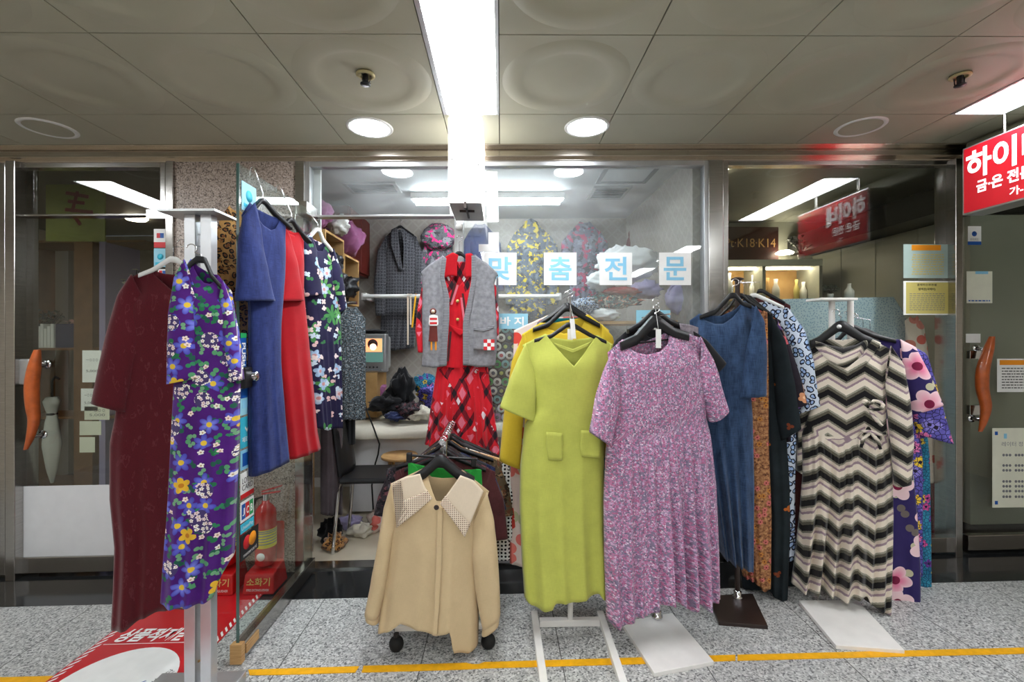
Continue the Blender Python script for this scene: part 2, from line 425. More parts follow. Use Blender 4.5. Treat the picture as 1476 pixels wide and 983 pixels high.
for a, b in LAMP_X:
    for y0, y1 in ((2.309, 2.667), (-.13, .48), (.48, 1.09), (-2.0, -1.35)):
        tile(ct, a, b, y0, y1, False)
struct('ceiling', ct, 'ceiling_metal')
struct('trim_2', MB().box((XL, YB, CEIL + .035), (XR, 2.70, CEIL + .06)), 'dark_gap')
# stainless header over the shopfronts
h = MB(); h.box((XL, 2.669, CEIL - .002), (XR, 2.71, CEIL + .05)); h.box((XL, 2.705, 2.462), (XR, 2.75, CEIL + .05))
h.box((XL, 2.66, CEIL - .006), (XR, 2.672, CEIL + .03)); h.box((XL, 2.74, 2.448), (XR, 2.80, CEIL + .05))
struct('trim_3', h, 'steel_header', bevel=.002)
# ceiling lamps
def trough(a, b, y0, y1, label):
    t = thing('ceiling_light', label, 'ceiling light', ((a + b) / 2, (y0 + y1) / 2, CEIL + K * (a + b) / 2), 'recessed ceiling lights of the passage')
    fr = MB(); w = .022
    for lo, hi in (((a, y0), (a + w, y1)), ((b - w * .7, y0), (b, y1)), ((a, y0), (b, y0 + w * .6)), ((a, y1 - w * .5), (b, y1))):
        fr.box((lo[0] + .002, lo[1] + .002, CEIL - .004), (hi[0] - .002, hi[1] - .002, CEIL + .03))
    put(fr, 'frame', 'aluminium', t)
    put(MB().box((a + w, y0 + w * .6, CEIL + .002), (b - w * .7, y1 - w * .5, CEIL + .012)), 'diffuser', 'lamp_panel', t)
trough(*LAMP_X[0], *lamps_y[0], 'long bright ceiling light above the white box sign')
trough(*LAMP_X[1], *lamps_y[0], 'long bright ceiling light above the red shop sign')
trough(*LAMP_X[2], *lamps_y[0], 'long bright ceiling light mirrored in the glass of the door with the white lower panel')
n_ = 0
for a, b in LAMP_X:
    for y0, y1 in lamps_y[1:]:
        trough(a, b, y0, y1, 'long ceiling light over the passage behind the viewpoint, seen only as a reflection')
for px, py, on, lb in ((533, 184, 1, 'lit round downlight nearer the granite pillar'), (846, 183, 1, 'lit round downlight above the white lettered squares'),
                       (70, 185, 0, 'unlit round downlight above the glass door with the white lower panel'), (1240, 183, 0, 'unlit round downlight above the jewellery shop window')):
    p = on_ceil(px, py)
    t = thing('downlight', lb, 'ceiling light', p, 'round downlights along the shopfront')
    put(MB().lathe(p, [(.098, .004), (.1, -.004), (.116, -.006), (.122, -.001), (.122, .004)], 40), 'trim_ring', 'white_plastic', t)
    put(MB().lathe(p + Vector((0, 0, .001)), [(.104, -.0045), (.07, -.0075), (.0, -.0085)], 40), 'lens', 'down_lamp' if on else 'ceiling_metal', t)
for px, py, lb in ((527, 108, 'small fire sprinkler head between the two lit ceiling lamps and the pillar'), (1384, 110, 'small fire sprinkler head close to the red shop sign')):
    p = on_ceil(px, py)
    t = thing('fire_sprinkler', lb, 'sprinkler', p, 'sprinkler heads in the ceiling tiles')
    put(MB().lathe(p, [(.0, .004), (.040, .002), (.040, -.003), (.030, -.007), (.026, -.004)], 24), 'escutcheon', 'sprinkler_ring', t)
    hd = MB().cyl(p, p - Vector((0, 0, .03)), .012)
    for i in range(3):
        a = 2 * PI * i / 3
        hd.tube([p + Vector((.02 * math.cos(a), .02 * math.sin(a), -.004)), p + Vector((.018 * math.cos(a), .018 * math.sin(a), -.03)), p + Vector((0, 0, -.04))], .003, 6)
    hd.lathe(p - Vector((0, 0, .038)), [(0, 0), (.022, 0), (.022, -.004), (0, -.006)], 18)
    put(hd, 'nozzle', 'black_plastic', t)
# ---------------------------------------------------------------- shopfront posts, frames and panes
def zt(x): return 2.45 + K * x
def post(name, p0, p1, yf, yb, mat='steel'):
    x0, x1 = xat(p0, yf), xat(p1, yf)
    struct(name, MB().box((x0, yf, 0), (x1, yb, 2.45)), mat, bevel=.003)
    return x0, x1
post('trim_4', 7, 21, 2.72, 2.86); post('trim_5', 238, 249, 2.73, 2.86)
x0, x1 = xat(249, 2.745), xat(426, 2.745)
struct('wall_front', MB().box((x0, 2.745, 0), (x1, 3.0, 2.45)), 'pillar_granite')
post('trim_6', 425, 438, 2.735, 2.86); post('trim_7', 1022, 1043, 2.735, 2.86); post('trim_8', 1378, 1388, 2.72, 2.86)
def rect_frame(mb, p0, p1, z0, z1, y0, y1, w, bot=None):
    xa, xb = xat(p0, y0), xat(p1, y0); bot = w if bot is None else bot
    mb.box((xa, y0, z0), (xa + w, y1, z1)); mb.box((xb - w, y0, z0), (xb, y1, z1))
    mb.box((xa + w, y0, z1 - w), (xb - w, y1, z1)); mb.box((xa + w, y0, z0), (xb - w, y1, z0 + bot))
    return xa + w, xb - w
def window(name, p0, p1, z0, z1, w, glass, mat='steel', bot=None):
    r = sroot(name, (xat((p0 + p1) / 2, YG), YG, z0)); mb = MB()
    a, b = rect_frame(mb, p0, p1, z0, z1, YG - .03, YG + .03, w, bot)
    put(mb, 'frame', mat, r, bevel=.002)
    put(MB().box((a, YG - .004, z0 + (w if bot is None else bot)), (b, YG + .004, z1 - w)), 'pane', glass, r)
    return r
def slab_z(px, py, Y=YG):
    p = at(px, py, Y); return p.z - K * p.x
window('window_1', 439, 655, slab_z(560, 314), 2.45, .03, 'hazy_glass', 'aluminium', .012)      # transom over the open doorway
window('window_2', 655, 1022, .02, 2.45, .028, 'hazy_glass', 'aluminium', .08)
window('window_3', 1043, 1378, .02, 2.45, .03, 'dim_glass', 'steel', .09)
window('window_4', 21, 238, slab_z(130, 313), 2.45, .03, 'dim_glass', 'steel', .012)
# neighbour's glass door on the west side
def glass_door(name, p0, p1, ztop, glass):
    xa, xb = xat(p0, YG), xat(p1, YG)
    r = sroot(name, ((xa + xb) / 2, YG, 0))
    put(MB().box((xa + .01, YG - .006, .12), (xb - .008, YG + .006, ztop - .01)), 'pane', glass, r)
    put(MB().box((xa + .01, YG - .02, .022), (xb - .008, YG + .02, .115)), 'rail', 'steel', r, bevel=.003)
    return r, xa, xb
zd = slab_z(130, 313)
d1, xa, xb = glass_door('door_1', 21, 238, zd, 'dim_glass')
put(MB().box((xa + .05, YG - .011, .116), (xb - .01, YG - .0075, slab_z(100, 699))), 'lower_panel', 'cabinet_white', d1, label='pale sheet covering the foot of the glass')
def handle(pxs, Y, root, halfw, side=1):
    mb = MB(); rows = []
    for (px, py), hw in zip(pxs, halfw):
        c = at(px, py, Y); w = hw * Y / F
        rows.append([c + Vector((math.cos(2 * PI * k / 14) * w, math.sin(2 * PI * k / 14) * w * .9, 0)) for k in range(14)])
    # subdivide along the length for a smooth sweep
    fine = []
    for i in range(len(rows) - 1):
        p0, p1, p2, p3 = rows[max(i - 1, 0)], rows[i], rows[i + 1], rows[min(i + 2, len(rows) - 1)]
        for s_ in range(5):
            t = s_ / 5
            fine.append([.5 * (2 * b + (c - a) * t + (2 * a - 5 * b + 4 * c - d) * t * t + (3 * b - a - 3 * c + d) * t ** 3) for a, b, c, d in zip(p0, p1, p2, p3)])
    fine.append(rows[-1])
    mb.grid(fine, wrap=True); mb.add(fine[0], [tuple(range(14))]); mb.add(fine[-1], [tuple(range(13, -1, -1))])
    h_ = put(mb, 'handle', 'orange_wood', root)
    st = MB()
    for k in (1, len(pxs) - 2):
        c = at(*pxs[k], Y); st.cyl(c, (c.x, YG - .006, c.z), .012)
        st.lathe((c.x, YG - .012, c.z), [(.0, 0), (.024, 0), (.024, .006), (0, .006)], 18, (0, 1, 0))
    put(st, 'handle_post', 'chrome', h_)
handle([(54, 504), (50, 526), (46, 555), (47, 584), (49, 605), (44, 630), (37, 648)], 2.70, d1, [4, 7.5, 8.6, 8.2, 7, 5, 2.5])
lk = at(36, 536, YG - .03)
put(MB().box((lk.x - .045, YG - .035, lk.z - K * lk.x - .075), (lk.x + .03, YG - .0065, lk.z - K * lk.x + .075)), 'lock', 'aluminium', d1, bevel=.008)
def sticker(root, c0, c1, Y, mat, name='sticker', label=None, d=.0015):
    """flat rectangle between two pixel corners on the upright plane Y"""
    a, b = at(*c0, Y), at(*c1, Y)
    return put(MB().box((a.x, Y - d, b.z), (b.x, Y, a.z), shear=False), name, mat, root, label=label)
def print_line(root, x0, x1, py, h, mat, seed, d=.0):
    """a line of print too small to read: a row of word-length dashes"""
    rnd = random.Random(seed); mb = MB(); x = x0
    while x < x1:
        w = min(rnd.uniform(2, 6), x1 - x); a, b = at(x, py - h / 2, YS - .0035 - d), at(x + w, py + h / 2, YS - .0035 - d)
        mb.add([(a.x, a.y, b.z), (b.x, a.y, b.z), (b.x, a.y, a.z), (a.x, a.y, a.z)], [(0, 1, 2, 3)]); x += w + 1.2
    return put(mb, 'print', mat, root, kind='stuff')
def words(root, body, px, py, w, h, Y, mat, bold=0.0, name='lettering'):
    """flat lettering centred on a pixel; w and h in pixels"""
    return put(MB().text(body, at(px, py, Y), w * Y / F, h * Y / F, bold=bold), name, mat, root)
YS = YG - .0075
s_ = sticker(d1, (222, 330), (240, 357), YS, 'paper_white', label='white and red payment card sticker'); s_ = ORG and s_
sticker(s_, (222, 349), (240, 357), YS - .002, 'ink_red', 'stripe'); sticker(s_, (226, 336), (231, 343), YS - .002, 'ink_red', 'emblem'); sticker(s_, (231, 336), (236, 343), YS - .002, 'ink_deep_blue', 'emblem')
s_ = sticker(d1, (222, 358), (240, 385), YS, 'cyan_paper', label='pale cyan round logo sticker')
put(MB().lathe(at(231, 370, YS - .002), [(0, 0), (.018, 0), (.018, .001), (0, .001)], 24, (0, 1, 0)), 'emblem', 'ink_cyan', s_); sticker(s_, (224, 378), (238, 382), YS - .002, 'ink_cyan', 'stripe')
s_ = sticker(d1, (228, 388), (240, 408), YS, 'paper_white', label='white sticker with small card logos')
for i, m_ in enumerate(('ink_red', 'ink_deep_blue', 'ink_grey', 'ink_red')):
    sticker(s_, (229.5 + 5 * (i % 2), 390 + 8 * (i // 2)), (233.5 + 5 * (i % 2), 396 + 8 * (i // 2)), YS - .002, m_, 'emblem')
sticker(None, (211, 302), (240, 315), YG - .036, 'aluminium', 'x').name = 'trim_9'
bpy.data.objects['trim_9']['kind'] = 'structure'
# glass door of the jewellery shop on the east side
d3, xa3, xb3 = glass_door('door_3', 1389, 1640, 2.42, 'dim_glass')
handle([(1430, 485), (1425, 503), (1417, 532), (1416, 560), (1421, 585), (1418, 606), (1413, 622)], 2.70, d3, [3.5, 6.5, 8, 8, 7, 5, 2.5])
put(MB().box((xat(1391, YG), YG - .03, slab_z(1400, 517)), (xat(1420, YG), YG - .007, slab_z(1400, 505))), 'bracket', 'chrome', d3, bevel=.003)
put(MB().box((xat(1391, YG), YG - .03, slab_z(1400, 597)), (xat(1417, YG), YG - .007, slab_z(1400, 583))), 'bracket', 'chrome', d3, bevel=.003)
s_ = sticker(d3, (1395, 326), (1414, 353), YS, 'paper_white', label='pale sticker with a blue round logo')
put(MB().lathe(at(1404.5, 337, YS - .002), [(0, 0), (.016, 0), (.016, .001), (0, .001)], 24, (0, 1, 0)), 'emblem', 'ink_deep_blue', s_)
sticker(s_, (1395, 348), (1414, 353), YS - .002, 'ink_deep_blue', 'stripe'); words(s_, '우리카드', 1404.5, 345, 13, 3.5, YS - .0025, 'ink_grey')
sticker(d3, (1392, 481), (1413, 494), YS, 'paper_white', label='small blank white sticker')
for nm, c0, c1, m_, lb in (('notice_sheet', (1393, 391), (1430, 437), 'pale_paper', 'whitish notice sheet on the jewellery shop door above the wooden handle'),
                           ('notice_sheet', (1437, 517), (1477, 565), 'paper_white', 'white printed notice beside the wooden handle of the jewellery shop door'),
                           ('style_chart', (1430, 617), (1485, 731), 'pale_paper', 'cream chart with rows of small round pictures on the jewellery shop door')):
    t = sticker(None, c0, c1, YS, m_, nm); tag(t, lb, 'poster' if 'chart' in nm else 'notice', None)
    if c0[0] == 1437:
        sticker(t, (1441, 519), (1477, 526), YS - .002, 'ink_orange', 'stripe')
        for i in range(8): print_line(t, 1444, 1476, 531 + i * 4.0, 1.3, 'ink_black', i)
    elif c0[0] == 1393:
        sticker(t, (1406, 391), (1424, 395), YS - .002, 'ink_blue', 'stripe'); print_line(t, 1396, 1428, 433.5, 1.8, 'ink_deep_blue', 3)
    else:
        words(t, '레이터 정', 1459, 640, 32, 7, YS - .002, 'ink_grey'); sticker(t, (1447, 625), (1451, 632), YS - .002, 'ink_blue', 'emblem')
        dots = MB()
        for rr, yy in enumerate((656, 671, 678, 694, 701, 708, 716)):
            for k in range(6):
                dots.lathe(at(1447 + k * 4.6 + (4 if k > 2 else 0), yy, YS - .003), [(0, 0), (.0075, 0), (.0085, .0015)], 12, (0, 1, 0))
        put(dots, 'picture', 'ink_grey', t, kind='stuff')
        for q in ((1434, 622), (1434, 722), (1480, 622)): sticker(t, (q[0], q[1]), (q[0] + 4, q[1] + 5), YS - .002, 'ink_deep_blue', 'corner_mark')
post('trim_14', 1641, 1655, 2.72, 2.86); window('window_5', -330, 7, .02, 2.45, .03, 'dim_glass', 'steel', .09); window('window_6', 1655, 1830, .02, 2.45, .03, 'dim_glass', 'steel', .09)
# two notices on the jewellery window
t = sticker(None, (1302, 352), (1370, 401), YS, 'notice_blue', 'notice_sheet'); tag(t, 'grey notice with an orange heading on the jewellery window, upper of the pair', 'notice')
sticker(t, (1314, 353), (1356, 361), YS - .002, 'ink_orange', 'heading')
for i in range(9): print_line(t, 1316 - i % 3, 1360 + i % 2, 367 + i * 3.5, 1.5, 'ink_gold', i + 5)
t = sticker(None, (1302, 405), (1370, 454), YS, 'paper_white', 'notice_sheet'); tag(t, 'yellow notice with black print on the jewellery window, lower of the pair', 'notice')
p_ = sticker(t, (1306, 407), (1367, 452), YS - .002, 'gold_paper', 'printed_area')
words(p_, '결제하신후환불', 1336, 410.5, 30, 3.6, YS - .0045, 'ink_black', .01); words(p_, '정액권(국제티)', 1336, 417, 26, 4.6, YS - .0045, 'ink_black', .02)
for i in range(9): print_line(p_, 1311, 1362, 423.5 + i * 2.9, .9, 'ink_grey', i + 11, .0015)
# lettered squares on the main window
for ch, pc, w_, lb in (('맞', 721, 47, 'white square window sticker with a blue syllable, beside the grey vest'), ('춤', 807.5, 47, 'white square window sticker with a blue syllable, above the yellow dress'),
                       ('전', 887.5, 47, 'white square window sticker with a blue syllable, in front of the white quilts'), ('문', 973, 46, 'white square window sticker with a blue syllable, in front of the lilac bag')):
    t = sticker(None, (pc - w_ / 2, 364), (pc + w_ / 2, 411), YS, 'paper_white', 'letter_square'); tag(t, lb, 'window sticker', 'lettered squares on the shop window')
    words(t, ch, pc, 387, 33, 34, YS - .003, 'ink_blue', .022)
for c0, c1, bd, lb in (((715, 452), (761, 474), '바 지', 'small cyan window sign behind the grey vest'), ((917, 447), (966, 470), '수 선', 'small cyan window sign half hidden by hangers above the pink floral dress'),
                       ):
    t = sticker(None, c0, c1, YS, 'cyan_paper', 'window_sign'); tag(t, lb, 'window sign', 'small cyan signs on the shop window')
    if c0[0] < 800: words(t, bd, (c0[0] + c1[0]) / 2, 463 if c0[0] < 800 else 458, 34, 13, YS - .003, 'ink_white', .03)
st = MB(); a, b = at(702, 247, YS), at(717, 311, YS); st.box((a.x, YS - .0015, b.z), (b.x, YS, a.z), False)
tag(put(st, 'vinyl_strip', 'paper_white'), 'upright white vinyl strip high on the main window', 'window sticker')
a, b, c_ = at(704, 335, YS), at(719, 363, YS), at(690, 352, YS)
tag(put(MB().prism([(a.x, YS, a.z), (a.x, YS, c_.z), (c_.x, YS, c_.z), (c_.x, YS, b.z), (b.x, YS, b.z), (b.x, YS, a.z)][::-1], (0, -.0015, 0)), 'vinyl_strip', 'paper_white'), 'white angled vinyl strip just above the first lettered square', 'window sticker')
# door jamb with lock between doorway and window
jx = xat(662, 2.72)
struct('trim_10', MB().box((jx - .022, 2.72, .0), (jx + .022, 2.80, 2.45)), 'aluminium', bevel=.003)
tl = MB(); p = at(661, 327, 2.715); tl.lathe(p, [(0, -.004), (.018, -.004), (.02, 0), (.02, .005)], 20, (0, 1, 0))
tag(put(tl, 'round_hook_base', 'white_plastic'), 'round white hook base on the steel jamb above the red shirt', 'hook')
# ---------------------------------------------------------------- the open glass door of the tailor's shop
XD = xat(343, 1.98)
d2 = sroot('door_2', (XD, 2.37, fz(XD)))
zr = 2.125
dz = lambda py: zat(343, py, 1.98)
put(MB().box((XD - .006, 1.98, .085), (XD + .006, 2.735, zr + .02)), 'pane', 'door_glass', d2)
put(MB().box((XD - .0062, 1.9775, .09), (XD + .0062, 1.9798, zr + .02)), 'polished_edge', 'glass_edge', d2)
put(MB().box((XD - .022, 1.97, .012), (XD + .022, 2.74, .088)), 'rail', 'steel', d2, bevel=.003)
put(MB().box((XD - .024, 1.962, .008), (XD + .024, 1.99, .09)).box((XD - .026, 2.0, .03), (XD + .0265, 2.10, .07)), 'scuffed_cap', 'pale_wood', d2, label='worn brown tape on the lower corner')
put(MB().box((XD - .03, 2.60, zr - .03), (XD + .03, 2.76, zr + .045)), 'patch_fitting', 'steel', d2, bevel=.004)
lz = dz(545)
lk_ = put(MB().box((XD - .03, 1.972, lz - .045), (XD + .035, 2.06, lz + .045), False), 'lock', 'black_plastic', d2, bevel=.006)
put(MB().cyl((XD + .033, 2.02, lz + .005), (XD + .06, 2.02, lz + .005), .022).lathe((XD + .06, 2.02, lz + .005), [(.022, 0), (.016, .006), (0, .008)], 20, (1, 0, 0)), 'lock_cylinder', 'chrome', lk_)
def dsheet(y0, y1, pa, pb, mat, name='sticker', parent=None, off=0.0, label=None):
    return put(MB().box((XD + .0065 + off, y0, dz(pb)), (XD + .008 + off, y1, dz(pa)), False), name, mat, parent or d2, label=label)
def dword(body, y0, y1, pa, pb, mat, parent, bold=0.0):
    return put(MB().text(body, (XD + .0095, (y0 + y1) / 2, (dz(pa) + dz(pb)) / 2), y1 - y0, dz(pa) - dz(pb), (0, 1, 0), (0, 0, 1), bold), 'lettering', mat, parent)
s_ = dsheet(1.985, 2.09, 561, 600, 'cyan_paper', label='blue and purple pay sticker'); dsheet(1.985, 2.09, 561, 575, 'ink_deep_blue', 'stripe', s_, .001); dsheet(2.0, 2.08, 578, 590, 'ink_blue', 'stripe', s_, .001)
s_ = dsheet(1.985, 2.09, 603, 648, 'ink_cyan', label='tall cyan card sticker'); dword('제로페이', 1.995, 2.08, 632, 640, 'ink_white', s_, .01); dword('✓', 2.015, 2.06, 612, 626, 'ink_white', s_, .02)
s_ = dsheet(1.985, 2.09, 651, 680, 'ink_blue', label='light blue card sticker'); dsheet(2.0, 2.07, 656, 675, 'ink_deep_blue', 'stripe', s_, .001)
s_ = dsheet(1.985, 2.09, 684, 722, 'paper_white', label='white LOTTE CARD sticker'); dword('LOTTE', 1.995, 2.08, 692, 700, 'ink_black', s_); dword('CARD', 1.995, 2.08, 702, 710, 'ink_black', s_); dsheet(1.985, 2.09, 715, 722, 'ink_red', 'stripe', s_, .001)
s_ = dsheet(1.985, 2.09, 726, 756, 'paper_white', label='JCB sticker')
for i, m_ in enumerate(('ink_deep_blue', 'ink_red', 'ink_green')):
    q = dsheet(1.993 + i * .031, 2.021 + i * .031, 730, 752, m_, 'bar', s_, .001); dword('JCB'[i], 1.998 + i * .031, 2.016 + i * .031, 736, 747, 'ink_white', q, .03)
s_ = dsheet(1.985, 2.09, 758, 772, 'ink_cyan', label='cyan strip sticker'); dword('UnionPay', 1.992, 2.083, 762, 769, 'ink_white', s_)
s_ = dsheet(1.985, 2.13, 775, 812, 'ink_black', label='black mastercard sticker')
for yy, m_ in ((2.035, 'ink_red'), (2.078, 'ink_orange')):
    put(MB().lathe((XD + .0085 + (.0006 if m_ == 'ink_orange' else 0), yy, (dz(775) + dz(812)) / 2 + .012), [(0, 0), (.03, 0), (.03, .0005), (0, .0005)], 28, (1, 0, 0)), 'emblem', m_, s_)
dword('mastercard', 2.005, 2.11, 803, 808, 'ink_white', s_)
s_ = dsheet(1.985, 2.03, 480, 553, 'ink_deep_blue', label='upright blue PUSH sticker'); dsheet(1.985, 2.03, 480, 487, 'ink_green', 'stripe', s_, .001)
put(MB().text('PUSH', (XD + .0095, 2.0075, (dz(492) + dz(530)) / 2), .1, .028, (0, 0, -1), (0, 1, 0), .02), 'lettering', 'ink_white', s_)
s_ = dsheet(1.995, 2.11, 258, 300, 'cyan_paper', label='pale cyan card sticker near the top corner')
put(MB().lathe((XD + .0085, 2.052, dz(276)), [(0, 0), (.026, 0), (.026, .0005), (0, .0005)], 28, (1, 0, 0)), 'emblem', 'ink_cyan', s_); dsheet(2.01, 2.09, 289, 294, 'ink_cyan', 'stripe', s_, .001)
# ---------------------------------------------------------------- signs
x0, x1 = xat(646, 2.33), xat(695, 2.33)
t = thing('box_sign', 'white projecting box sign on the ceiling seen end on', 'sign', ((x0 + x1) / 2, 2.5, CEIL))
zb = zat(670, 292, 2.33)
put(MB().box((x0, 2.33, zb), (x1, 2.70, CEIL + K * x0 - .004), False), 'housing', 'sign_white', t, bevel=.004)
for q in ((652, 229), (689, 237), (671, 174)): p = at(*q, 2.328); put(MB().lathe(p, [(0, -.002), (.0045, -.001), (.0045, .004)], 10, (0, 1, 0)), 'screw', 'black_plastic', t)
xm = (x0 + x1) / 2; br = MB()
br.box((xm - .006, 2.322, zb - .03), (xm + .006, 2.34, zb + .004), False); br.box((xm - .005, 2.33, zb - .012), (xm + .005, 2.6, zb - .002), False); br.box((xm - .04, 2.46, zb - .012), (xm + .04, 2.472, zb - .002), False)
put(br, 'bracket', 'brown_metal', t)
put(MB().box((x0 + .003, 2.335, zb - .0015), (x1 - .003, 2.69, zb), False), 'underside', 'grey_plastic', t)
# red hanging sign of the jeweller, its face across the passage
xs = xat(1387, 2.46); z0, z1 = zat(1387, 311, 2.46), zat(1387, 215, 2.46)
t = thing('shop_sign', 'large red hanging sign with white lettering', 'sign', (xs + .06, 2.1, z0))
put(MB().box((xs, 1.7, z0), (xs + .12, 2.46, z1), False), 'housing', 'aluminium', t, bevel=.004)
put(MB().box((xs - .004, 1.712, z0 + .01), (xs - .0005, 2.448, z1 - .01), False), 'face', 'sign_red', t)
def sword(body, y0, y1, za, zb_, bold):
    put(MB().text(body, (xs - .0055, (y0 + y1) / 2, (za + zb_) / 2), abs(y1 - y0), za - zb_, (0, -1, 0), (0, 0, 1), bold), 'lettering', 'sign_letter', t)
H_ = z1 - z0
sword('하이네', 2.434, 2.055, z1 - H_ * .09, z1 - H_ * .51, .03)
sword('금·은 전문', 2.38, 2.12, z1 - H_ * .55, z1 - H_ * .73, .03)
sword('가-', 2.222, 2.16, z1 - H_ * .79, z1 - H_ * .91, .02)
for yy in (1.85, 2.3): put(MB().cyl((xs + .06, yy, z1), (xs + .06, yy, CEIL + K * xs + .02), .008), 'hanging_rod', 'steel', t)
struct('trim_13', MB().box((2.77, -1.0, CEIL - .10), (4.55, 2.655, CEIL - .001)), 'olive_beam', bevel=.02)
# ---------------------------------------------------------------- floor markings
def tape(name, pts_top, pts_bot, lb):
    mb = MB(); rows = [[on_floor(*p, .0025) for p in pts_top], [on_floor(*p, .0025) for p in pts_bot]]
    mb.grid(rows, smooth=False, flip=True); n = len(pts_top)
    edge = rows[0] + rows[1][::-1]
    mb.grid([edge, [p - Vector((0, 0, .002)) for p in edge]], wrap=True, smooth=False)
    tag(put(mb, name, 'yellow_tape'), lb, 'floor tape', 'yellow tape along the floor')
tape('floor_tape', [(-60, 977), (0, 976), (78, 974)], [(-60, 986), (0, 985), (66, 983)], 'yellow floor tape piece beside the red floor mat')
tape('floor_tape', [(358, 965), (420, 963), (518, 960)], [(360, 973), (420, 972), (512, 969), ], 'yellow floor tape piece between the open glass door and the beige blouse')
tape('floor_tape', [(524, 959.5), (610, 957), (672, 955), (680, 957), (690, 957), (698, 954), (900, 948), (1060, 943.5)], [(521, 969), (610, 966.5), (672, 964.5), (680, 964), (690, 963.5), (698, 963), (900, 957.5), (1060, 952)], 'yellow floor tape piece under the white stands')
tape('floor_tape', [(1063, 943.5), (1200, 940), (1300, 937.5), (1560, 931)], [(1063, 952), (1200, 948.5), (1300, 946), (1560, 940)], 'yellow floor tape piece under the stand of the zigzag dress')
# red floor mat with white lettering and a white disc
mx0, mx1, my0, my1 = on_floor(67, 983).x, on_floor(282, 962).x, 1.1, 2.62
t = thing('floor_mat', 'red printed floor mat with white lettering in front of the pillar', 'floor mat', ((mx0 + mx1) / 2, (my0 + my1) / 2, fz((mx0 + mx1) / 2)))
put(MB().box((mx0, my0, .001), (mx1, my1, .0035)), 'sheet', 'mat_red', t)
def on_mat(x, y, h): return Vector((x, y, fz(x) + h))
st = MB()
for xx, d in ((mx0, 1), (mx1, -1)):
    y = my0
    while y < my1 - .05:
        st.add([on_mat(xx + d * .006, y, .0042), on_mat(xx + d * .03, y + .03, .0042), on_mat(xx + d * .03, y + .045, .0042), on_mat(xx + d * .006, y + .015, .0042)], [(0, 1, 2, 3) if d < 0 else (3, 2, 1, 0)])
        y += .034
put(st, 'border_hatching', 'paper_white', t)
mc = (mx0 + mx1) / 2
put(MB().prism([on_mat(mc + .005 + .235 * math.cos(2 * PI * i / 48), 1.845 + .25 * math.sin(2 * PI * i / 48), .0036) for i in range(48)], (0, 0, .0008)), 'disc', 'paper_white', t)
put(MB().text('상품적재금지!!', on_mat(mc + .005, 2.185, .0045), .43, .10, (1, K, 0), (.25, 1, 0), .032), 'lettering', 'ink_white', t)
put(MB().text('서울시설공단', on_mat(mc + .165, 1.87, .0055), .17, .028, (.45, 1, 0), (-1, .45, 0), .01), 'lettering', 'ink_grey', t)
put(MB().add([on_mat(mx0 + .04, 2.122, .0042), on_mat(mx1 - .04, 2.122, .0042), on_mat(mx1 - .04, 2.126, .0042), on_mat(mx0 + .04, 2.126, .0042)], [(0, 1, 2, 3)]), 'line', 'paper_white', t)
sw = MB(); pr = [on_mat(mc + .055 + .075 * i / 8, 1.80 + .09 * (i / 8) ** .6, .0055) for i in range(9)]; qr = [p + Vector((.004, -.022 * (1 - i / 9), 0)) for i, p in enumerate(pr)]
sw.grid([pr, qr], smooth=False, flip=True); put(sw, 'swoosh', 'ink_deep_blue', t)
# ---------------------------------------------------------------- far side of the passage (seen only as a reflection)
struct('wall_back', MB().box((XL, YB - .1, -.06), (XR, YB, 2.56)), 'mall_wall')
struct('wall_left', MB().box((XL - .1, YB - .1, -.1), (XL, 5.2, 2.6), False), 'mall_wall')
struct('wall_right', MB().box((XR, YB - .1, -.1), (XR + .1, 5.2, 2.65), False), 'mall_wall')
# ---------------------------------------------------------------- camera, colour, world
cam = bpy.data.objects.new('camera', bpy.data.cameras.new('camera')); col.objects.link(cam)
cam.location = CAM; cam.rotation_euler = (PI / 2, 0, -TH)
cam.data.sensor_width = 36; cam.data.lens = F / 1476 * 36; cam.data.shift_y = -5.5 / 1476; cam.data.clip_start = .02
scene.camera = cam
vs = scene.view_settings; vs.view_transform = 'Standard'; vs.look = 'None'; vs.gamma = 1; vs.use_curve_mapping = False; vs.exposure = 1.3
w = bpy.data.worlds.new('world'); scene.world = w; w.use_nodes = True
w.node_tree.nodes['Background'].inputs[0].default_value = (.8, .85, 1, 1); w.node_tree.nodes['Background'].inputs[1].default_value = .05
scene.cycles.max_bounces = 8; scene.cycles.transparent_max_bounces = 24; scene.cycles.caustics_reflective = False; scene.cycles.caustics_refractive = False
scene.cycles.sample_clamp_indirect = 6
# ---------------------------------------------------------------- fabrics (UV in metres across and up the cloth)
def S4(*a): return S(*a)
def base_noise(g, c1, c2, scale=8, stretch=1.0): return g.ramp(g.noise(g.mapping(g.co, (1, stretch, 1)), scale, 4, .6), [(.32, c1), (.68, c2)])
def weave_bump(g, s=.15):
    a = g.noise(g.mapping(g.co, (40, 900, 1)), 1, 2); b = g.noise(g.mapping(g.co, (900, 40, 1)), 1, 2)
    g.bump(g.m1('ADD', a, b), s, .001)
g = G('burgundy_knit', .85, 0, .2, sheen=.25)
o = g.vor(g.co, 420, rnd=.5); c = g.mix(g.m1('GREATER_THAN', o['Distance'], .6), S(84, 13, 24), S(42, 4, 11))
g.col(g.mix(g.m1('MULTIPLY', g.band(g.noise(g.mapping(g.co, (3, 1, 1)), 16, 3), .60, .64), .3), c, S(116, 60, 66))); g.bump(o['Distance'], .3, .001)
g = G('purple_floral', .8, 0, .2, sheen=.1); c = base_noise(g, S(66, 18, 100), S(80, 27, 120))
c = g.flowers(c, 26, .42, 2, .55, (S(34, 110, 70), S(84, 150, 104), S(30, 88, 70)), None, .9, 3.3, .85)
c = g.flowers(c, 31, .40, 2, .4, (S(46, 128, 84), S(110, 160, 120)), None, .9, 9.3, .85)
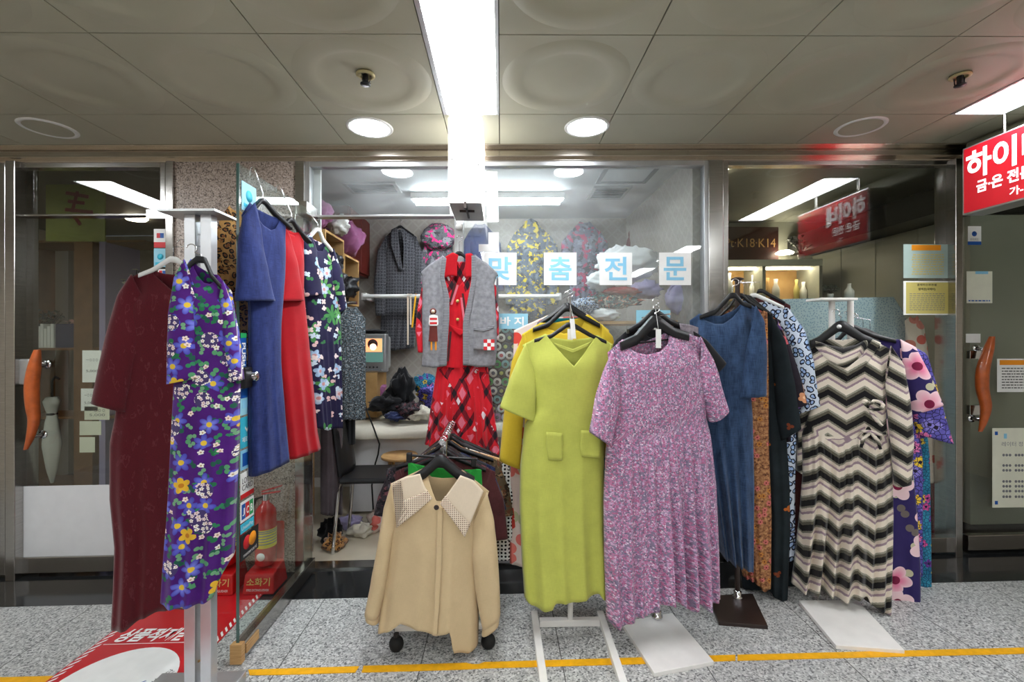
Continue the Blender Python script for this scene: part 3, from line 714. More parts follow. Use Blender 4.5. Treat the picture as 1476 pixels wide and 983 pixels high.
c = g.flowers(c, 14, .46, 6, .42, (S(110, 118, 216), S(132, 140, 230), S(100, 106, 200)), S(226, 190, 60), .7, 1.1, .5, None, S(70, 66, 170))
c = g.flowers(c, 44, .44, 5, .10, (S(232, 226, 216), S(236, 214, 206)), S(176, 150, 110), .8, 5.7, .4)
c = g.flowers(c, 11, .31, 5, .28, (S(232, 196, 60), S(222, 176, 50)), S(190, 120, 30), .7, 7.9, .45)
w_ = g.vor(g.vm('ADD', g.co, (3.1, 1.7, 0)), 11, rnd=.9); k = g.m1('MULTIPLY', g.m1('LESS_THAN', w_['Distance'], .30), g.m1('LESS_THAN', g.sep(w_['Color'])[0], .42))
c = g.mix(k, c, g.flowers(S(70, 56, 104), 66, .46, 5, .85, (S(238, 232, 226), S(226, 206, 210)), S(180, 150, 110), .7, 2.2, .4))
g.col(c); weave_bump(g)
g = G('leopard', .85, 0, .2, sheen=.3); w_ = g.vm('ADD', g.co, g.vm('SCALE', g.noise(scale=30, color=True), .02))
o = g.vor(w_, 34, rnd=.8); c = base_noise(g, S(176, 122, 66), S(206, 154, 92), 20)
g.col(g.mix(g.m1('MULTIPLY', g.band(o['Distance'], .22, .42), g.m1('GREATER_THAN', g.noise(scale=60), .42)), g.mix(g.m1('LESS_THAN', o['Distance'], .22), c, S(134, 82, 42)), S(28, 20, 18)))
g = cloth('blue_linen', S(44, 57, 110), .25, 700, 26, stretch=.25, c2=S(22, 29, 72))
g = cloth('red_linen', S(172, 17, 29), .10, 800, 8)
g = G('navy_floral', .8, 0, .2, sheen=.1); c = base_noise(g, S(30, 26, 58), S(40, 36, 72))
c = g.flowers(c, 7.5, .46, 7, .42, (S(74, 142, 78), S(98, 164, 92)), None, .8, 2.2, .8)
c = g.flowers(c, 22, .42, 2, .3, (S(60, 124, 74), S(226, 190, 188)), None, .9, 6.1, .85)
c = g.flowers(c, 13, .46, 5, .33, (S(226, 226, 236), S(176, 200, 226), S(240, 214, 210)), S(206, 150, 150), .8, 4.4, .4, None, S(150, 180, 212))
c = g.flowers(c, 26, .44, 4, .3, (S(238, 222, 220), S(206, 222, 236)), None, .8, 8.8, .5); g.col(c); weave_bump(g)
cloth('charcoal', S(50, 48, 52), .2); cloth('black_cloth', S(24, 24, 27), .2); cloth('dark_brown', S(66, 44, 40), .2, 500, 14); cloth('maroon_cloth', S(84, 42, 44), .2); cloth('plum_grey', S(84, 74, 78), .15)
g = G('grey_knit', .95, 0, .1, sheen=.3); r_ = g.m1('SINE', g.m1('MULTIPLY', g.sep(g.co)[0], 1300)); q_ = g.m1('SINE', g.m1('MULTIPLY', g.sep(g.co)[1], 900))
h_ = g.m1('MULTIPLY', r_, q_); g.col(g.ramp(g.m1('ADD', g.m1('MULTIPLY', h_, .25), g.noise(scale=40, detail=3)), [(.25, S(116, 116, 122)), (.75, S(160, 160, 166))])); g.bump(h_, .4, .002)
g = G('grey_rib', .95, 0, .1, sheen=.3); r_ = g.m1('SINE', g.m1('MULTIPLY', g.sep(g.co)[1], 700)); g.col(g.ramp(r_, [(.2, S(120, 120, 126)), (.8, S(158, 158, 164))])); g.bump(r_, .5, .003)
# red dress with diagonal lozenges
g = G('red_argyle', .75, 0, .25, sheen=.1); x, y, z = g.sep(g.vm('ADD', g.co, g.vm('SCALE', g.noise(scale=5, color=True), .03)))
p_ = g.m1('FRACT', g.m1('MULTIPLY', g.m1('ADD', g.m1('MULTIPLY', x, 1.7), y), 6.2)); q_ = g.m1('FRACT', g.m1('MULTIPLY', g.m1('SUBTRACT', g.m1('MULTIPLY', x, 1.7), y), 6.2))
c = g.mix(g.noise(scale=6), S(206, 24, 42), S(226, 40, 54)); big = g.m1('GREATER_THAN', g.noise(g.mapping(g.co, (1, .5, 1)), 5.5, 1), .47)
c = g.mix(g.m1('MULTIPLY', g.band(p_, .0, .3), big), c, S(120, 20, 36)); c = g.mix(g.m1('MULTIPLY', g.band(q_, .0, .3), big), c, S(110, 18, 34))
k = g.m1('MULTIPLY', g.m1('MULTIPLY', g.band(p_, .0, .34), g.band(q_, .0, .34)), big); c = g.mix(k, c, S(34, 22, 30))
k = g.m1('MULTIPLY', g.m1('MULTIPLY', g.band(p_, .45, .9), g.band(q_, .45, .9)), g.m1('GREATER_THAN', g.noise(scale=7), .5)); c = g.mix(k, c, S(232, 120, 142))
k = g.m1('MULTIPLY', g.m1('MULTIPLY', g.band(p_, .05, .30), g.band(q_, .55, .85)), g.m1('GREATER_THAN', g.noise(scale=9), .52)); c = g.mix(k, c, S(240, 226, 230)); g.col(c)
cloth('pink_band', S(226, 116, 132), .06); cloth('red_cotton', S(206, 26, 40), .08)
cloth('beige_cotton', S(204, 180, 142), .05, 1100, 5); cloth('ivory_cotton', S(230, 212, 188), .05, 1100, 5)
g = G('collar_lace', .9, 0, .2); c = base_noise(g, S(226, 206, 184), S(236, 220, 200)); o = g.vor(g.co, 115, rnd=.0)
g.col(g.mix(g.m1('LESS_THAN', o['Distance'], .27), c, S(110, 74, 62))); g.bump(o['Distance'], .3, .001)
cloth('lime_linen', S(190, 194, 92), .07, 800, 12); cloth('mustard_cotton', S(212, 182, 52), .06, 900, 5); cloth('coral_cloth', S(226, 160, 146), .12); cloth('teal_cloth', S(20, 112, 116), .15)
g = G('pink_ditsy', .85, 0, .2, sheen=.1); c = base_noise(g, S(128, 116, 140), S(146, 128, 156), 60)
c = g.flowers(c, 96, .54, 5, .66, (S(206, 150, 186), S(192, 118, 156), S(206, 170, 200)), S(150, 70, 110), .9, 1.7, .45)
c = g.flowers(c, 124, .54, 5, .5, (S(206, 170, 204), S(196, 124, 164), S(182, 104, 142)), None, .9, 5.9, .45)
c = g.flowers(c, 150, .5, 4, .2, (S(98, 92, 118), S(230, 214, 228)), None, .9, 9.1, .5); g.col(c); weave_bump(g)
g = cloth('denim', S(54, 76, 108), .3, 500, 30, stretch=.3, c2=S(20, 34, 58))
g = G('orange_lace', .85, 0, .2); c = g.ramp(g.noise(scale=60, detail=5, rough=.7), [(.36, S(76, 44, 34)), (.5, S(156, 106, 72)), (.64, S(200, 152, 104))]); c = g.flowers(c, 30, .44, 6, .4, (S(206, 112, 110), S(190, 128, 60)), S(112, 50, 40), .9, 3.1); g.col(c); g.bump(g.noise(scale=120, detail=3), .4, .002)
g = G('black_motif', .85, 0, .2); c = base_noise(g, S(24, 30, 34), S(34, 42, 46)); c = g.flowers(c, 9, .17, 3, .22, (S(176, 96, 40), S(120, 60, 36)), None, .8, 4.5, .7); g.col(c)
g = G('blue_animal', .8, 0, .2); w_ = g.vm('ADD', g.co, g.vm('SCALE', g.noise(scale=22, color=True), .03)); o = g.vor(g.mapping(w_, (1, .75, 1)), 40, rnd=.9)
c = g.mix(g.noise(scale=30), S(120, 160, 222), S(196, 216, 240)); g.col(g.mix(g.band(o['Distance'], .26, .44), g.mix(g.m1('GREATER_THAN', o['Distance'], .44), c, S(214, 224, 240)), S(22, 28, 52)))
g = G('rose_black', .8, 0, .2); c = base_noise(g, S(30, 26, 34), S(44, 36, 46)); c = g.flowers(c, 16, .46, 5, .5, (S(206, 96, 106), S(214, 150, 110), S(110, 80, 140)), S(240, 200, 160), .9, 2.9, .3); g.col(c)
# zigzag knit
g = G('zigzag_knit', .9, 0, .15, sheen=.2); x, y, z = g.sep(g.co)
tri = g.m1('ABSOLUTE', g.m1('SUBTRACT', g.m1('FRACT', g.m1('MULTIPLY', x, 6.6)), .5))
t_ = g.m1('FRACT', g.m1('MULTIPLY', g.m1('ADD', g.m1('ADD', y, g.m1('MULTIPLY', tri, .105)), g.m1('MULTIPLY', g.noise(scale=260, detail=0), .006)), 8.2))
g.col(g.ramp(t_, [(0, S(24, 22, 24)), (.24, S(92, 88, 76)), (.36, S(150, 146, 132)), (.44, S(226, 214, 198)), (.68, S(150, 128, 138)), (.78, S(206, 192, 178)), (.92, S(120, 116, 104))], True)); weave_bump(g, .3)
def hibiscus(name, bg, cols, seed, sc=6.5, keep=.7):
    g = G(name, .75, 0, .2, sheen=.1); c = base_noise(g, bg, tuple(min(1, q * 1.25) for q in bg[:3]) + (1,))
    c = g.flowers(c, 12, .42, 2, .35, (S(196, 190, 160), S(110, 100, 96)), None, .9, seed + 3, .8)
    c = g.flowers(c, sc, .50, 5, keep, cols, S(120, 20, 60), .55, seed, .34, None, S(240, 206, 214)); g.col(c)
hibiscus('hibiscus_purple', S(44, 34, 88), (S(226, 90, 140), S(236, 150, 176), S(238, 206, 206)), 1.3)
g = G('baroque_print', .75, 0, .2); c = base_noise(g, S(70, 60, 140), S(110, 104, 190), 14)
c = g.flowers(c, 15, .5, 9, .5, (S(236, 200, 60), S(226, 120, 176), S(140, 130, 210)), S(40, 30, 50), .8, 2.5, .3); o = g.vor(g.co, 46, 'DISTANCE_TO_EDGE'); c = g.mix(g.m1('LESS_THAN', o['Distance'], .07), c, S(30, 26, 60)); g.col(c)
g = G('teal_print', .75, 0, .2); c = base_noise(g, S(30, 96, 130), S(60, 150, 180), 14); c = g.flowers(c, 20, .48, 5, .5, (S(206, 80, 150), S(110, 60, 150), S(226, 200, 80)), S(30, 30, 70), .9, 6.5, .4); o = g.vor(g.co, 60, 'DISTANCE_TO_EDGE'); g.col(g.mix(g.m1('LESS_THAN', o['Distance'], .06), c, S(24, 30, 64)))
g = G('coral_print', .75, 0, .2); c = base_noise(g, S(226, 202, 190), S(232, 214, 206)); c = g.flowers(c, 9, .5, 2, .6, (S(214, 70, 60), S(226, 120, 110), S(190, 190, 150)), None, .9, 6.5, .8); g.col(c)
g = G('tweed', .95, 0, .1, sheen=.2); x, y, z = g.sep(g.co); n1 = g.noise(scale=140, detail=4, rough=.8)
l_ = g.m1('MAXIMUM', g.m1('LESS_THAN', g.m1('FRACT', g.m1('MULTIPLY', x, 40)), .2), g.m1('LESS_THAN', g.m1('FRACT', g.m1('MULTIPLY', y, 34)), .2))
g.col(g.mix(g.m1('MULTIPLY', l_, .32), g.ramp(n1, [(.40, S(18, 18, 21)), (.68, S(96, 96, 102))]), g.ramp(n1, [(.36, S(70, 70, 76)), (.66, S(170, 170, 176))]))); g.bump(n1, .4, .002)
def splotch(name, bg, cs, scale=14):
    g = G(name, .85, 0, .15); c = bg
    for i, q in enumerate(cs): c = g.mix(g.m1('GREATER_THAN', g.noise(g.vm('ADD', g.co, (i * 4.1, i * 2.7, 0)), scale * (1 + .3 * i), 3, .6), .56), c, q)
    g.col(c)
splotch('pink_camo', S(84, 84, 88), (S(120, 122, 126), S(206, 50, 120), S(60, 58, 62))); splotch('yellow_camo', S(84, 92, 104), (S(108, 116, 126), S(54, 58, 66), S(196, 172, 50)), 13)
splotch('rose_camo', S(96, 98, 116), (S(126, 130, 146), S(160, 44, 84), S(48, 48, 60)), 11); splotch('olive_print', S(96, 82, 62), (S(60, 48, 40), S(150, 120, 90), S(112, 70, 50)), 22)
splotch('multi_print', S(60, 50, 50), (S(206, 96, 60), S(200, 190, 170), S(50, 120, 120), S(30, 28, 32)), 24); splotch('sequin', S(74, 76, 78), (S(160, 164, 166), S(30, 31, 34), S(100, 122, 134)), 80)
splotch('dark_floral', S(52, 48, 52), (S(84, 80, 86), S(110, 70, 76), S(34, 32, 36)), 24)
g = G('polka', .85, 0, .15); o = g.vor(g.co, 52, rnd=.15); g.col(g.mix(g.m1('LESS_THAN', o['Distance'], .3), S(236, 236, 232), S(22, 22, 26)))
cloth('green_cloth', S(44, 158, 62), .12); cloth('cream_cloth', S(226, 220, 204), .05, 700, 6); cloth('white_quilt', S(240, 240, 240), .03, 300, 8); cloth('lilac_cloth', S(178, 168, 206), .08); cloth('mauve_cloth', S(150, 90, 130), .12); cloth('teal_fluff', S(120, 180, 178), .3, 200, 40); cloth('navy_cloth', S(40, 48, 84), .15); cloth('dark_red_cloth', S(110, 30, 40), .15)
g = G('blue_dots', .8, 0, .2); o = g.vor(g.co, 62, rnd=.9); c = base_noise(g, S(190, 216, 234), S(206, 226, 240)); g.col(g.mix(g.band(o['Distance'], .10, .24), c, S(128, 160, 196)))
g = G('grey_yoke', .85, 0, .2); g.col(base_noise(g, S(120, 112, 122), S(160, 150, 158), 60))
# ---------------------------------------------------------------- garments
def interp(poly, x):
    if x <= poly[0][0]: return poly[0][1]
    for (a, b), (c, d) in zip(poly, poly[1:]):
        if x <= c: return b + (d - b) * ((x - a) / (c - a) if c != a else 0)
    return poly[-1][1]
def resample(poly, n):
    L = [0]
    for a, b in zip(poly, poly[1:]): L.append(L[-1] + math.hypot(b[0] - a[0], b[1] - a[1]))
    out = []; k = 0
    for i in range(n):
        t = L[-1] * i / (n - 1)
        while k < len(poly) - 2 and L[k + 1] < t: k += 1
        f = (t - L[k]) / max(L[k + 1] - L[k], 1e-9)
        out.append((poly[k][0] + (poly[k + 1][0] - poly[k][0]) * f, poly[k][1] + (poly[k + 1][1] - poly[k][1]) * f))
    return out
def body(pl, sl, nl, neck, nr, sr, left, right, hem, T=.05, fold=.02, nf=4.0, t0=.25, seed=0, off=0.0, back=None, waist=None, gather=0.0, wr=.003, ns=72, nv=64, open_front=None, twist=0.0, Tb=None):
    """hollow cloth body: a front and a back sheet meeting at the sides and shoulders, open at neck and hem.
    all outlines are pixels taken to the garment's own upright plane"""
    U = lambda q: pl.uz(q)
    sl, nl, nr, sr = U(sl), U(nl), U(nr), U(sr); neck = [U(q) for q in neck]
    hem = [U(q) for q in hem]; L = [sl] + [U(q) for q in left] + [hem[0]]; Rr = [sr] + [U(q) for q in right] + [hem[-1]]
    Lp = sorted(((sl[1] - z) / (sl[1] - hem[0][1]), u) for u, z in L); Rp = sorted(((sr[1] - z) / (sr[1] - hem[-1][1]), u) for u, z in Rr)
    shoulder = [sl, nl, nr, sr]; ft = [sl, nl] + neck + [nr, sr]
    if back: bt = [sl, nl] + [U(q) for q in back] + [nr, sr]
    else: bt = [sl, nl, (lerp(nl[0], nr[0], .25), lerp(nl[1], nr[1], .25) - .012), (lerp(nl[0], nr[0], .75), lerp(nl[1], nr[1], .75) - .012), nr, sr]
    Tb = T if Tb is None else Tb
    rnd = random.Random(seed); ph = [rnd.uniform(0, 6.28) for _ in range(6)]; fr = [nf * k for k in (1, 1.7, .55)]
    def hemz(u): return interp(hem, u)
    out = MB()
    for side in (0, 1):
        rows, uvs = [], []
        top = bt if side else ft; cnt = []
        for i in range(nv + 1):
            t = (i / nv) ** 1.15; uL, uR = interp(Lp, t), interp(Rp, t); row, uv = [], []
            for j in range(ns + 1):
                s = j / ns; us = sl[0] + (sr[0] - sl[0]) * s
                uh = hem[0][0] + (hem[-1][0] - hem[0][0]) * s
                z = interp(top, us) * (1 - t) + (hemz(uh) if not side else hem[0][1] + (hem[-1][1] - hem[0][1]) * s + (hemz(uh) - (hem[0][1] + (hem[-1][1] - hem[0][1]) * s)) * .5) * t
                u = uL + (uR - uL) * s
                zs = interp(shoulder, us); d = max(0, zs - z)
                edge = (1 - abs(2 * s - 1) ** 2.6) ** (1 / 2.2) if abs(2 * s - 1) < 1 else 0
                th = (T if not side else Tb) * sstep(-.005, .16, d) * edge * (1 + .45 * t)
                if waist is not None: th *= 1 - .22 * math.exp(-((t - waist) / .05) ** 2)
                A = sstep(t0, 1.0, t) * fold
                w1 = math.sin(2 * PI * fr[0] * s + ph[0 + 3 * side] + twist * t); w2 = math.sin(2 * PI * fr[1] * s + ph[1 + 3 * side]); w3 = math.sin(2 * PI * fr[2] * s + ph[2])
                f = A * (.62 * (1 - 2 * math.sqrt(w1 * w1 + .06)) + .35 * w2 + .35 * w3)
                if waist is not None and t > waist:
                    g1 = math.sin(2 * PI * nf * 3.1 * s + 2 * math.sin(5 * s + ph[1])); f += gather * sstep(waist, waist + .02, t) * (1 - .6 * sstep(waist + .02, 1, t)) * g1
                q = Vector((u * 7, z * 4.5, seed * 1.7 + side * 5))
                f += wr * (mnoise.noise(q) + .6 * mnoise.noise(q * 2.4)) * sstep(0, .08, d + .02)
                f *= sstep(0, .10, s) * sstep(0, .10, 1 - s)
                o_ = off + (th + f if not side else -th + f * .35)
                if open_front and not side:
                    pass
                row.append(pl.pt(u, z, o_)); uv.append((u, z) if waist is None or t <= waist else (u + .031, z + .047))
            rows.append(row); uvs.append(uv)
        out.grid(rows, uvs, flip=not side)
    return out
def panel(pl, top, left, right, hem, off, seed=0, T=.02, fold=.0, nf=3, ns=20, nv=40, wr=.003, edge_l=1, edge_r=0, slope=0.0):
    """one curved sheet of cloth (a cardigan front, a collar wing)"""
    U = pl.uz; top = [U(q) for q in top]; hem = [U(q) for q in hem]
    L = [top[0]] + [U(q) for q in left] + [hem[0]]; Rr = [top[-1]] + [U(q) for q in right] + [hem[-1]]
    L, Rr = resample(L, nv + 1), resample(Rr, nv + 1); top = resample(top, ns + 1); hem = resample(hem, ns + 1)
    rows, uvs = [], []
    for i in range(nv + 1):
        t = i / nv; row, uv = [], []
        for j in range(ns + 1):
            s = j / ns
            u, z = [(1 - t) * top[j][k] + t * hem[j][k] + (1 - s) * L[i][k] + s * Rr[i][k] - ((1 - s) * (1 - t) * top[0][k] + s * (1 - t) * top[-1][k] + (1 - s) * t * hem[0][k] + s * t * hem[-1][k]) for k in (0, 1)]
            e = 1.0
            if edge_l: e *= math.sqrt(max(0, 1 - (1 - min(1, s / .45)) ** 2))
            if edge_r: e *= math.sqrt(max(0, 1 - (1 - min(1, (1 - s) / .45)) ** 2))
            q = Vector((u * 8, z * 5, seed)); o_ = off + slope * t + T * e + fold * math.sin(2 * PI * nf * s + seed) * t + wr * mnoise.noise(q)
            row.append(pl.pt(u, z, o_)); uv.append((u, z))
        rows.append(row); uvs.append(uv)
    return MB().grid(rows, uvs, flip=True)
def tube_sleeve(pl, outer, inner, T=.04, off=0.0, seed=0, n=26, m=22, wr=.004, slope=0.0, closed=.3):
    """sleeve: loops spanning an outer and an inner edge polyline, open at the cuff"""
    o = resample([pl.uz(q) for q in outer], n); i_ = resample([pl.uz(q) for q in inner], n); rows, uvs = [], []
    for k in range(n):
        t = k / (n - 1); cu, cz = (o[k][0] + i_[k][0]) / 2, (o[k][1] + i_[k][1]) / 2; du, dz_ = (o[k][0] - i_[k][0]) / 2, (o[k][1] - i_[k][1]) / 2
        row, uv = [], []; th = T * lerp(closed, 1, sstep(0, .5, t)); half = math.hypot(du, dz_)
        for j in range(m):
            a = 2 * PI * j / m; c, s_ = math.cos(a), math.sin(a)
            c = math.copysign(abs(c) ** .8, c); s2 = math.copysign(abs(s_) ** .8, s_)
            u, z = cu + du * c, cz + dz_ * c
            f = wr * (mnoise.noise(Vector((u * 12, z * 10, seed + s_))) + .7 * math.sin(z * 60 + seed + 2 * c) * mnoise.noise(Vector((u * 5, z * 6, seed + 9)))) * sstep(0, .2, t)
            row.append(pl.pt(u, z, off + slope * t + s2 * th + f)); uv.append((u * 1.0 + .37, z + .013 * (1 if s_ > 0 else -3)))
        rows.append(row); uvs.append(uv)
    du = o[-1][0] - i_[-1][0]
    return MB().grid(rows, uvs, wrap=True, flip=du < 0)
def garment(name, label, cat, pl, group=None):
    return thing(name, label, cat, (pl.o.x, pl.o.y, fz(pl.o.x)), group)
def hanger(pl, top, nl, nr, el, er, off=0.0, mat='black_plastic', hookmat='chrome', label=None, hook=None, thick=.011, group='clothes hangers', bar=None, wide=.022):
    """suit hanger: shaped shoulders through el-nl-(top)-nr-er and a wire hook up to the pixel hook"""
    u0, z0 = pl.uz(top); pts = [pl.uz(q) for q in (el, nl)]; pts2 = [pl.uz(q) for q in (nr, er)]
    t = thing('coat_hanger', label, 'clothes hanger', pl.pt(u0, z0, off), group)
    line = resample([pts[0], pts[1], (u0 - .012, z0), (u0 + .012, z0), pts2[0], pts2[1]], 34); mb = MB(); rows = []
    for i, (u, z) in enumerate(line):
        e = abs(i - 16.5) / 16.5; w = wide * (1 - .35 * e); th = thick * (.8 + .6 * e)
        rows.append([pl.pt(u, z + w * .25 * (1 if k else -1) * 1 - w * .6 * (0 if k else 1), off + q * th) for q, k in ((-1, 0), (-1, 1), (-.5, 1.0), (.5, 1.0), (1, 1), (1, 0))])
    mb.grid(rows, wrap=True, smooth=True); mb.add(rows[0], [tuple(range(6))]); mb.add(rows[-1], [tuple(range(5, -1, -1))])
    put(mb, 'shoulders', mat, t)
    uh, zh = pl.uz(hook or (top[0], top[1] - 26)); r = .016
    wire = [pl.pt(u0, z0 - .004, off), pl.pt(u0, zh - 2.2 * r, off)] + [pl.pt(uh + r * math.cos(a) , zh - r + r * math.sin(a), off) for a in [R(q) for q in range(-50, 190, 20)]]
    put(MB().tube(wire, .0021, 6), 'hook', hookmat, t)
    if bar:
        a, b = pl.P(bar[0], off), pl.P(bar[1], off); put(MB().cyl(a, b, .004, n=8), 'trouser_bar', mat, t)
    return t
SOL = .0016
# ================================================================ stands and racks
def plate(corners, h, name, mat, root, z0=.0):
    mb = MB(); top = [on_floor(*q, h) for q in corners]; mb.prism([p - Vector((0, 0, h - z0)) for p in top][::1], (0, 0, h - z0))
    return put(mb, name, mat, root, bevel=.002)
def stand(label, px, Y, ptop, corners, mat, r=.0135, h=.018, twin=None, arm=None, collar=True):
    p = at(px, CY, Y); ft = Vector((p.x, p.y, fz(p.x) + h - .001)); zt_ = zat(px, ptop, Y)
    t = thing('garment_stand', label, 'garment stand', (p.x, p.y, fz(p.x)), 'display stands for dresses')
    if corners: plate(corners, h, 'base_plate', mat, t)
    if twin:
        for q in twin:
            x = xat(q, Y); put(MB().cyl((x, Y, ft.z), (x, Y, zt_), r, n=18), 'post', mat, t)
    else:
        put(MB().cyl(ft, (p.x, p.y, zt_), r, n=20), 'pole', mat, t)
        if collar: put(MB().lathe(ft, [(r * 1.9, 0), (r * 2, .012), (r * 1.5, .016), (r * 1.6, .034), (r, .04)], 22), 'collar', 'chrome', t)
    if arm: put(MB().cyl((p.x, Y, zt_ - .01), (p.x, Y, zt_ + .05), .004, n=10).cyl((p.x, arm[0], zt_ + .05), (p.x, arm[1], zt_ + .05), .004, n=10), 'hook_rod', 'chrome', t)
    return t
# aluminium twin-post stand on the west side
tl, tr = xat(257, 1.75), xat(304, 1.75); xm = (tl + tr) / 2
t = thing('garment_stand', 'tall aluminium stand with twin square posts behind the purple floral dress', 'garment stand', (xm, 1.72, fz(xm)), 'display stands for dresses')
ztop = zat(280, 309, 1.75)
for a, b in ((265, 281), (288.5, 304)):
    put(MB().box((xat(a, 1.75), 1.75, .045), (xat(b, 1.75), 1.79, ztop - K * xm)), 'post', 'aluminium', t, bevel=.002)
put(MB().box((xat(240, 1.75), 1.70, ztop - K * xm), (xat(321, 1.75), 1.84, ztop - K * xm + .008)), 'top_plate', 'aluminium', t)
x0, x1 = on_floor(245, 964, .03).x, on_floor(361, 964, .03).x
put(MB().box((x0, 1.48, .002), (x1, 1.875, .046)), 'base_plate', 'aluminium', t, bevel=.004)
rg = MB()
for py in (335, 352, 372): rg.cyl(at(266, py, 1.77), at(301, py + 5, 1.77), .003, n=8)
put(rg, 'rungs', 'chrome', t)
put(MB().cyl(at(283, 955, 1.77), at(303, 944, 1.77), .004, n=8), 'brace', 'pale_wood', t)
stand('white stand on a flat rectangular base under the pink floral dress', 947, 2.19, 470, [(943, 970), (1029, 953), (969, 883), (895, 896)], 'white_metal', arm=(2.02, 2.42, .01))
stand('dark brown stand with a square foot under the denim dress', 1063, 2.335, 405, [(1036, 896), (1107, 902), (1085, 855), (1020, 858)], 'brown_metal', r=.0125)
t = stand('white twin-post stand under the zigzag dress', 1213, 2.36, 434, [(1205, 930), (1304, 937), (1236, 865), (1151, 865)], 'white_metal', r=.0145, twin=(1199, 1226))
zz = zat(1210, 434, 2.36); put(MB().box((xat(1184, 2.29), 2.29, zz), (xat(1237, 2.29), 2.41, zz + .012), False), 'top_plate', 'white_metal', t, bevel=.002)
# white stand with an open H foot
p = at(822, CY, 2.175)
t = thing('garment_stand', 'white stand with an open H-shaped foot under the lime dress', 'garment stand', (p.x, p.y, fz(p.x)), 'display stands for dresses')
zt_ = zat(822, 424, 2.175)
put(MB().cyl((p.x, p.y, .03), (p.x, p.y, zat(822, 474, 2.175)), .0135, n=20), 'pole', 'white_metal', t)
put(MB().cyl((p.x, p.y, .16), (p.x, p.y, .30), .016, n=20), 'sleeve_tube', 'white_metal', t)
for a, b, nm in (((770, 880), (784, 983), 'foot_bar'), ((865, 880), (899, 983), 'foot_bar')):
    q0, q1 = on_floor(*a, .032), on_floor(*b, .032); d = (q1 - q0); d.z = 0; q1 = q0 + d * 1.15; c = (q0 + q1) / 2; d = q1 - q0; n_ = Vector((-d.y, d.x, 0)).normalized()
    put(MB().obox((c.x, c.y, fz(c.x) + .017), d / 2, n_ * .016, (0, 0, .016)), nm, 'white_metal', t, bevel=.003)
q0, q1 = on_floor(778, 897, .032), on_floor(868, 895, .032)
put(MB().obox(((q0.x + q1.x) / 2, 2.175, fz(p.x) + .017), ((q1.x - q0.x) / 2, 0, 0), (0, .016, 0), (0, 0, .0155)), 'cross_bar', 'white_metal', t, bevel=.003)
put(MB().cyl((p.x, p.y, zat(822, 475, 2.175)), (p.x, p.y, zt_), .004, n=10).cyl((p.x, 2.05, zt_), (p.x, 2.41, zt_), .004, n=10), 'hook_rod', 'chrome', t)
# low rolling rack under the beige blouse
zr_ = .915; xr0, xr1 = -.275, -.252
t = thing('rolling_rack', 'low rolling clothes rack on black castors behind the beige blouse', 'clothes rack', (-.2, 2.3, 0), None)
xa, xb = on_floor(571, 928).x, on_floor(712, 928).x
put(MB().box((xa, 2.045, .075), (xb, 2.075, .10)).box((xa, 2.60, .075), (xb, 2.63, .10)).box((xa, 2.07, .077), (xa + .025, 2.605, .098)).box((xb - .025, 2.07, .077), (xb, 2.605, .098)), 'base_frame', 'white_metal', t, bevel=.003)
for x, y in ((xa + .012, 2.03), (xb - .025, 2.03), (xa + .03, 2.62), (xb - .03, 2.62)):
    c = MB().lathe((x, y, fz(x) + .033), [(.0, -.03), (.018, -.027), (.028, -.018), (.033, -.004), (.033, .004), (.028, .018), (.018, .027), (0, .03)], 22, (.8, .6, 0))
    w_ = put(c, 'castor', 'black_rubber', t); put(MB().cyl((x, y, fz(x) + .06), (x, y, fz(x) + .078), .012), 'stem', 'black_plastic', w_)
xc_ = -.262
for y in (2.14, 2.61):
    put(MB().cyl((xc_ , y, .09), (xc_, y, zr_), .011, n=14), 'upright', 'chrome', t)
put(MB().cyl((xc_, 2.04, zr_), (xc_, 2.66, zr_), .0125, n=16), 'rail', 'chrome', t)
for y in (2.14, 2.61): put(MB().box((xa + .01, y - .012, .08), (xb - .01, y + .012, .098)), 'cross_bar', 'white_metal', t)
# ================================================================ west group
pl = Plane(245, 1.92, 30)
t = garment('dress', 'dark burgundy long dress at the outer end of the row, on a white hanger', 'dress', pl, 'dresses hanging by the open glass door')
put(body(pl, (184, 401), (216, 388), [(224, 397), (236, 408), (250, 420), (262, 424), (276, 420), (286, 412)], (291, 396), (312, 412),
         [(180, 440), (172, 520), (166, 600), (158, 640), (158, 720), (165, 790), (163, 850)], [(312, 500), (306, 600), (302, 700), (300, 800)], [(160, 906), (185, 899), (205, 884), (228, 872), (245, 868), (270, 866), (298, 862)],
         T=.045, fold=.022, nf=2.2, seed=3, waist=None), 'body', 'burgundy_knit', t, solid=SOL)
put(tube_sleeve(pl, [(190, 396), (170, 425), (152, 490), (141, 540), (133, 580)], [(214, 440), (208, 470), (200, 520), (192, 560), (186, 593)], T=.045, off=.012, seed=4), 'sleeve', 'burgundy_knit', t, solid=SOL)
put(tube_sleeve(pl, [(308, 410), (320, 450), (330, 520), (334, 580)], [(290, 440), (292, 480), (294, 540), (296, 590)], T=.04, seed=5), 'sleeve', 'burgundy_knit', t, solid=SOL)
hanger(pl, (250, 372), (220, 388), (284, 394), (200, 396), (304, 408), mat='white_plastic', hook=(262, 345), label='white clothes hanger inside the dark burgundy dress')
pl = Plane(300, 1.66, 12)
t = garment('dress', 'purple dress with white, blue and yellow flowers in front of the aluminium posts', 'dress', pl, 'dresses hanging by the open glass door')
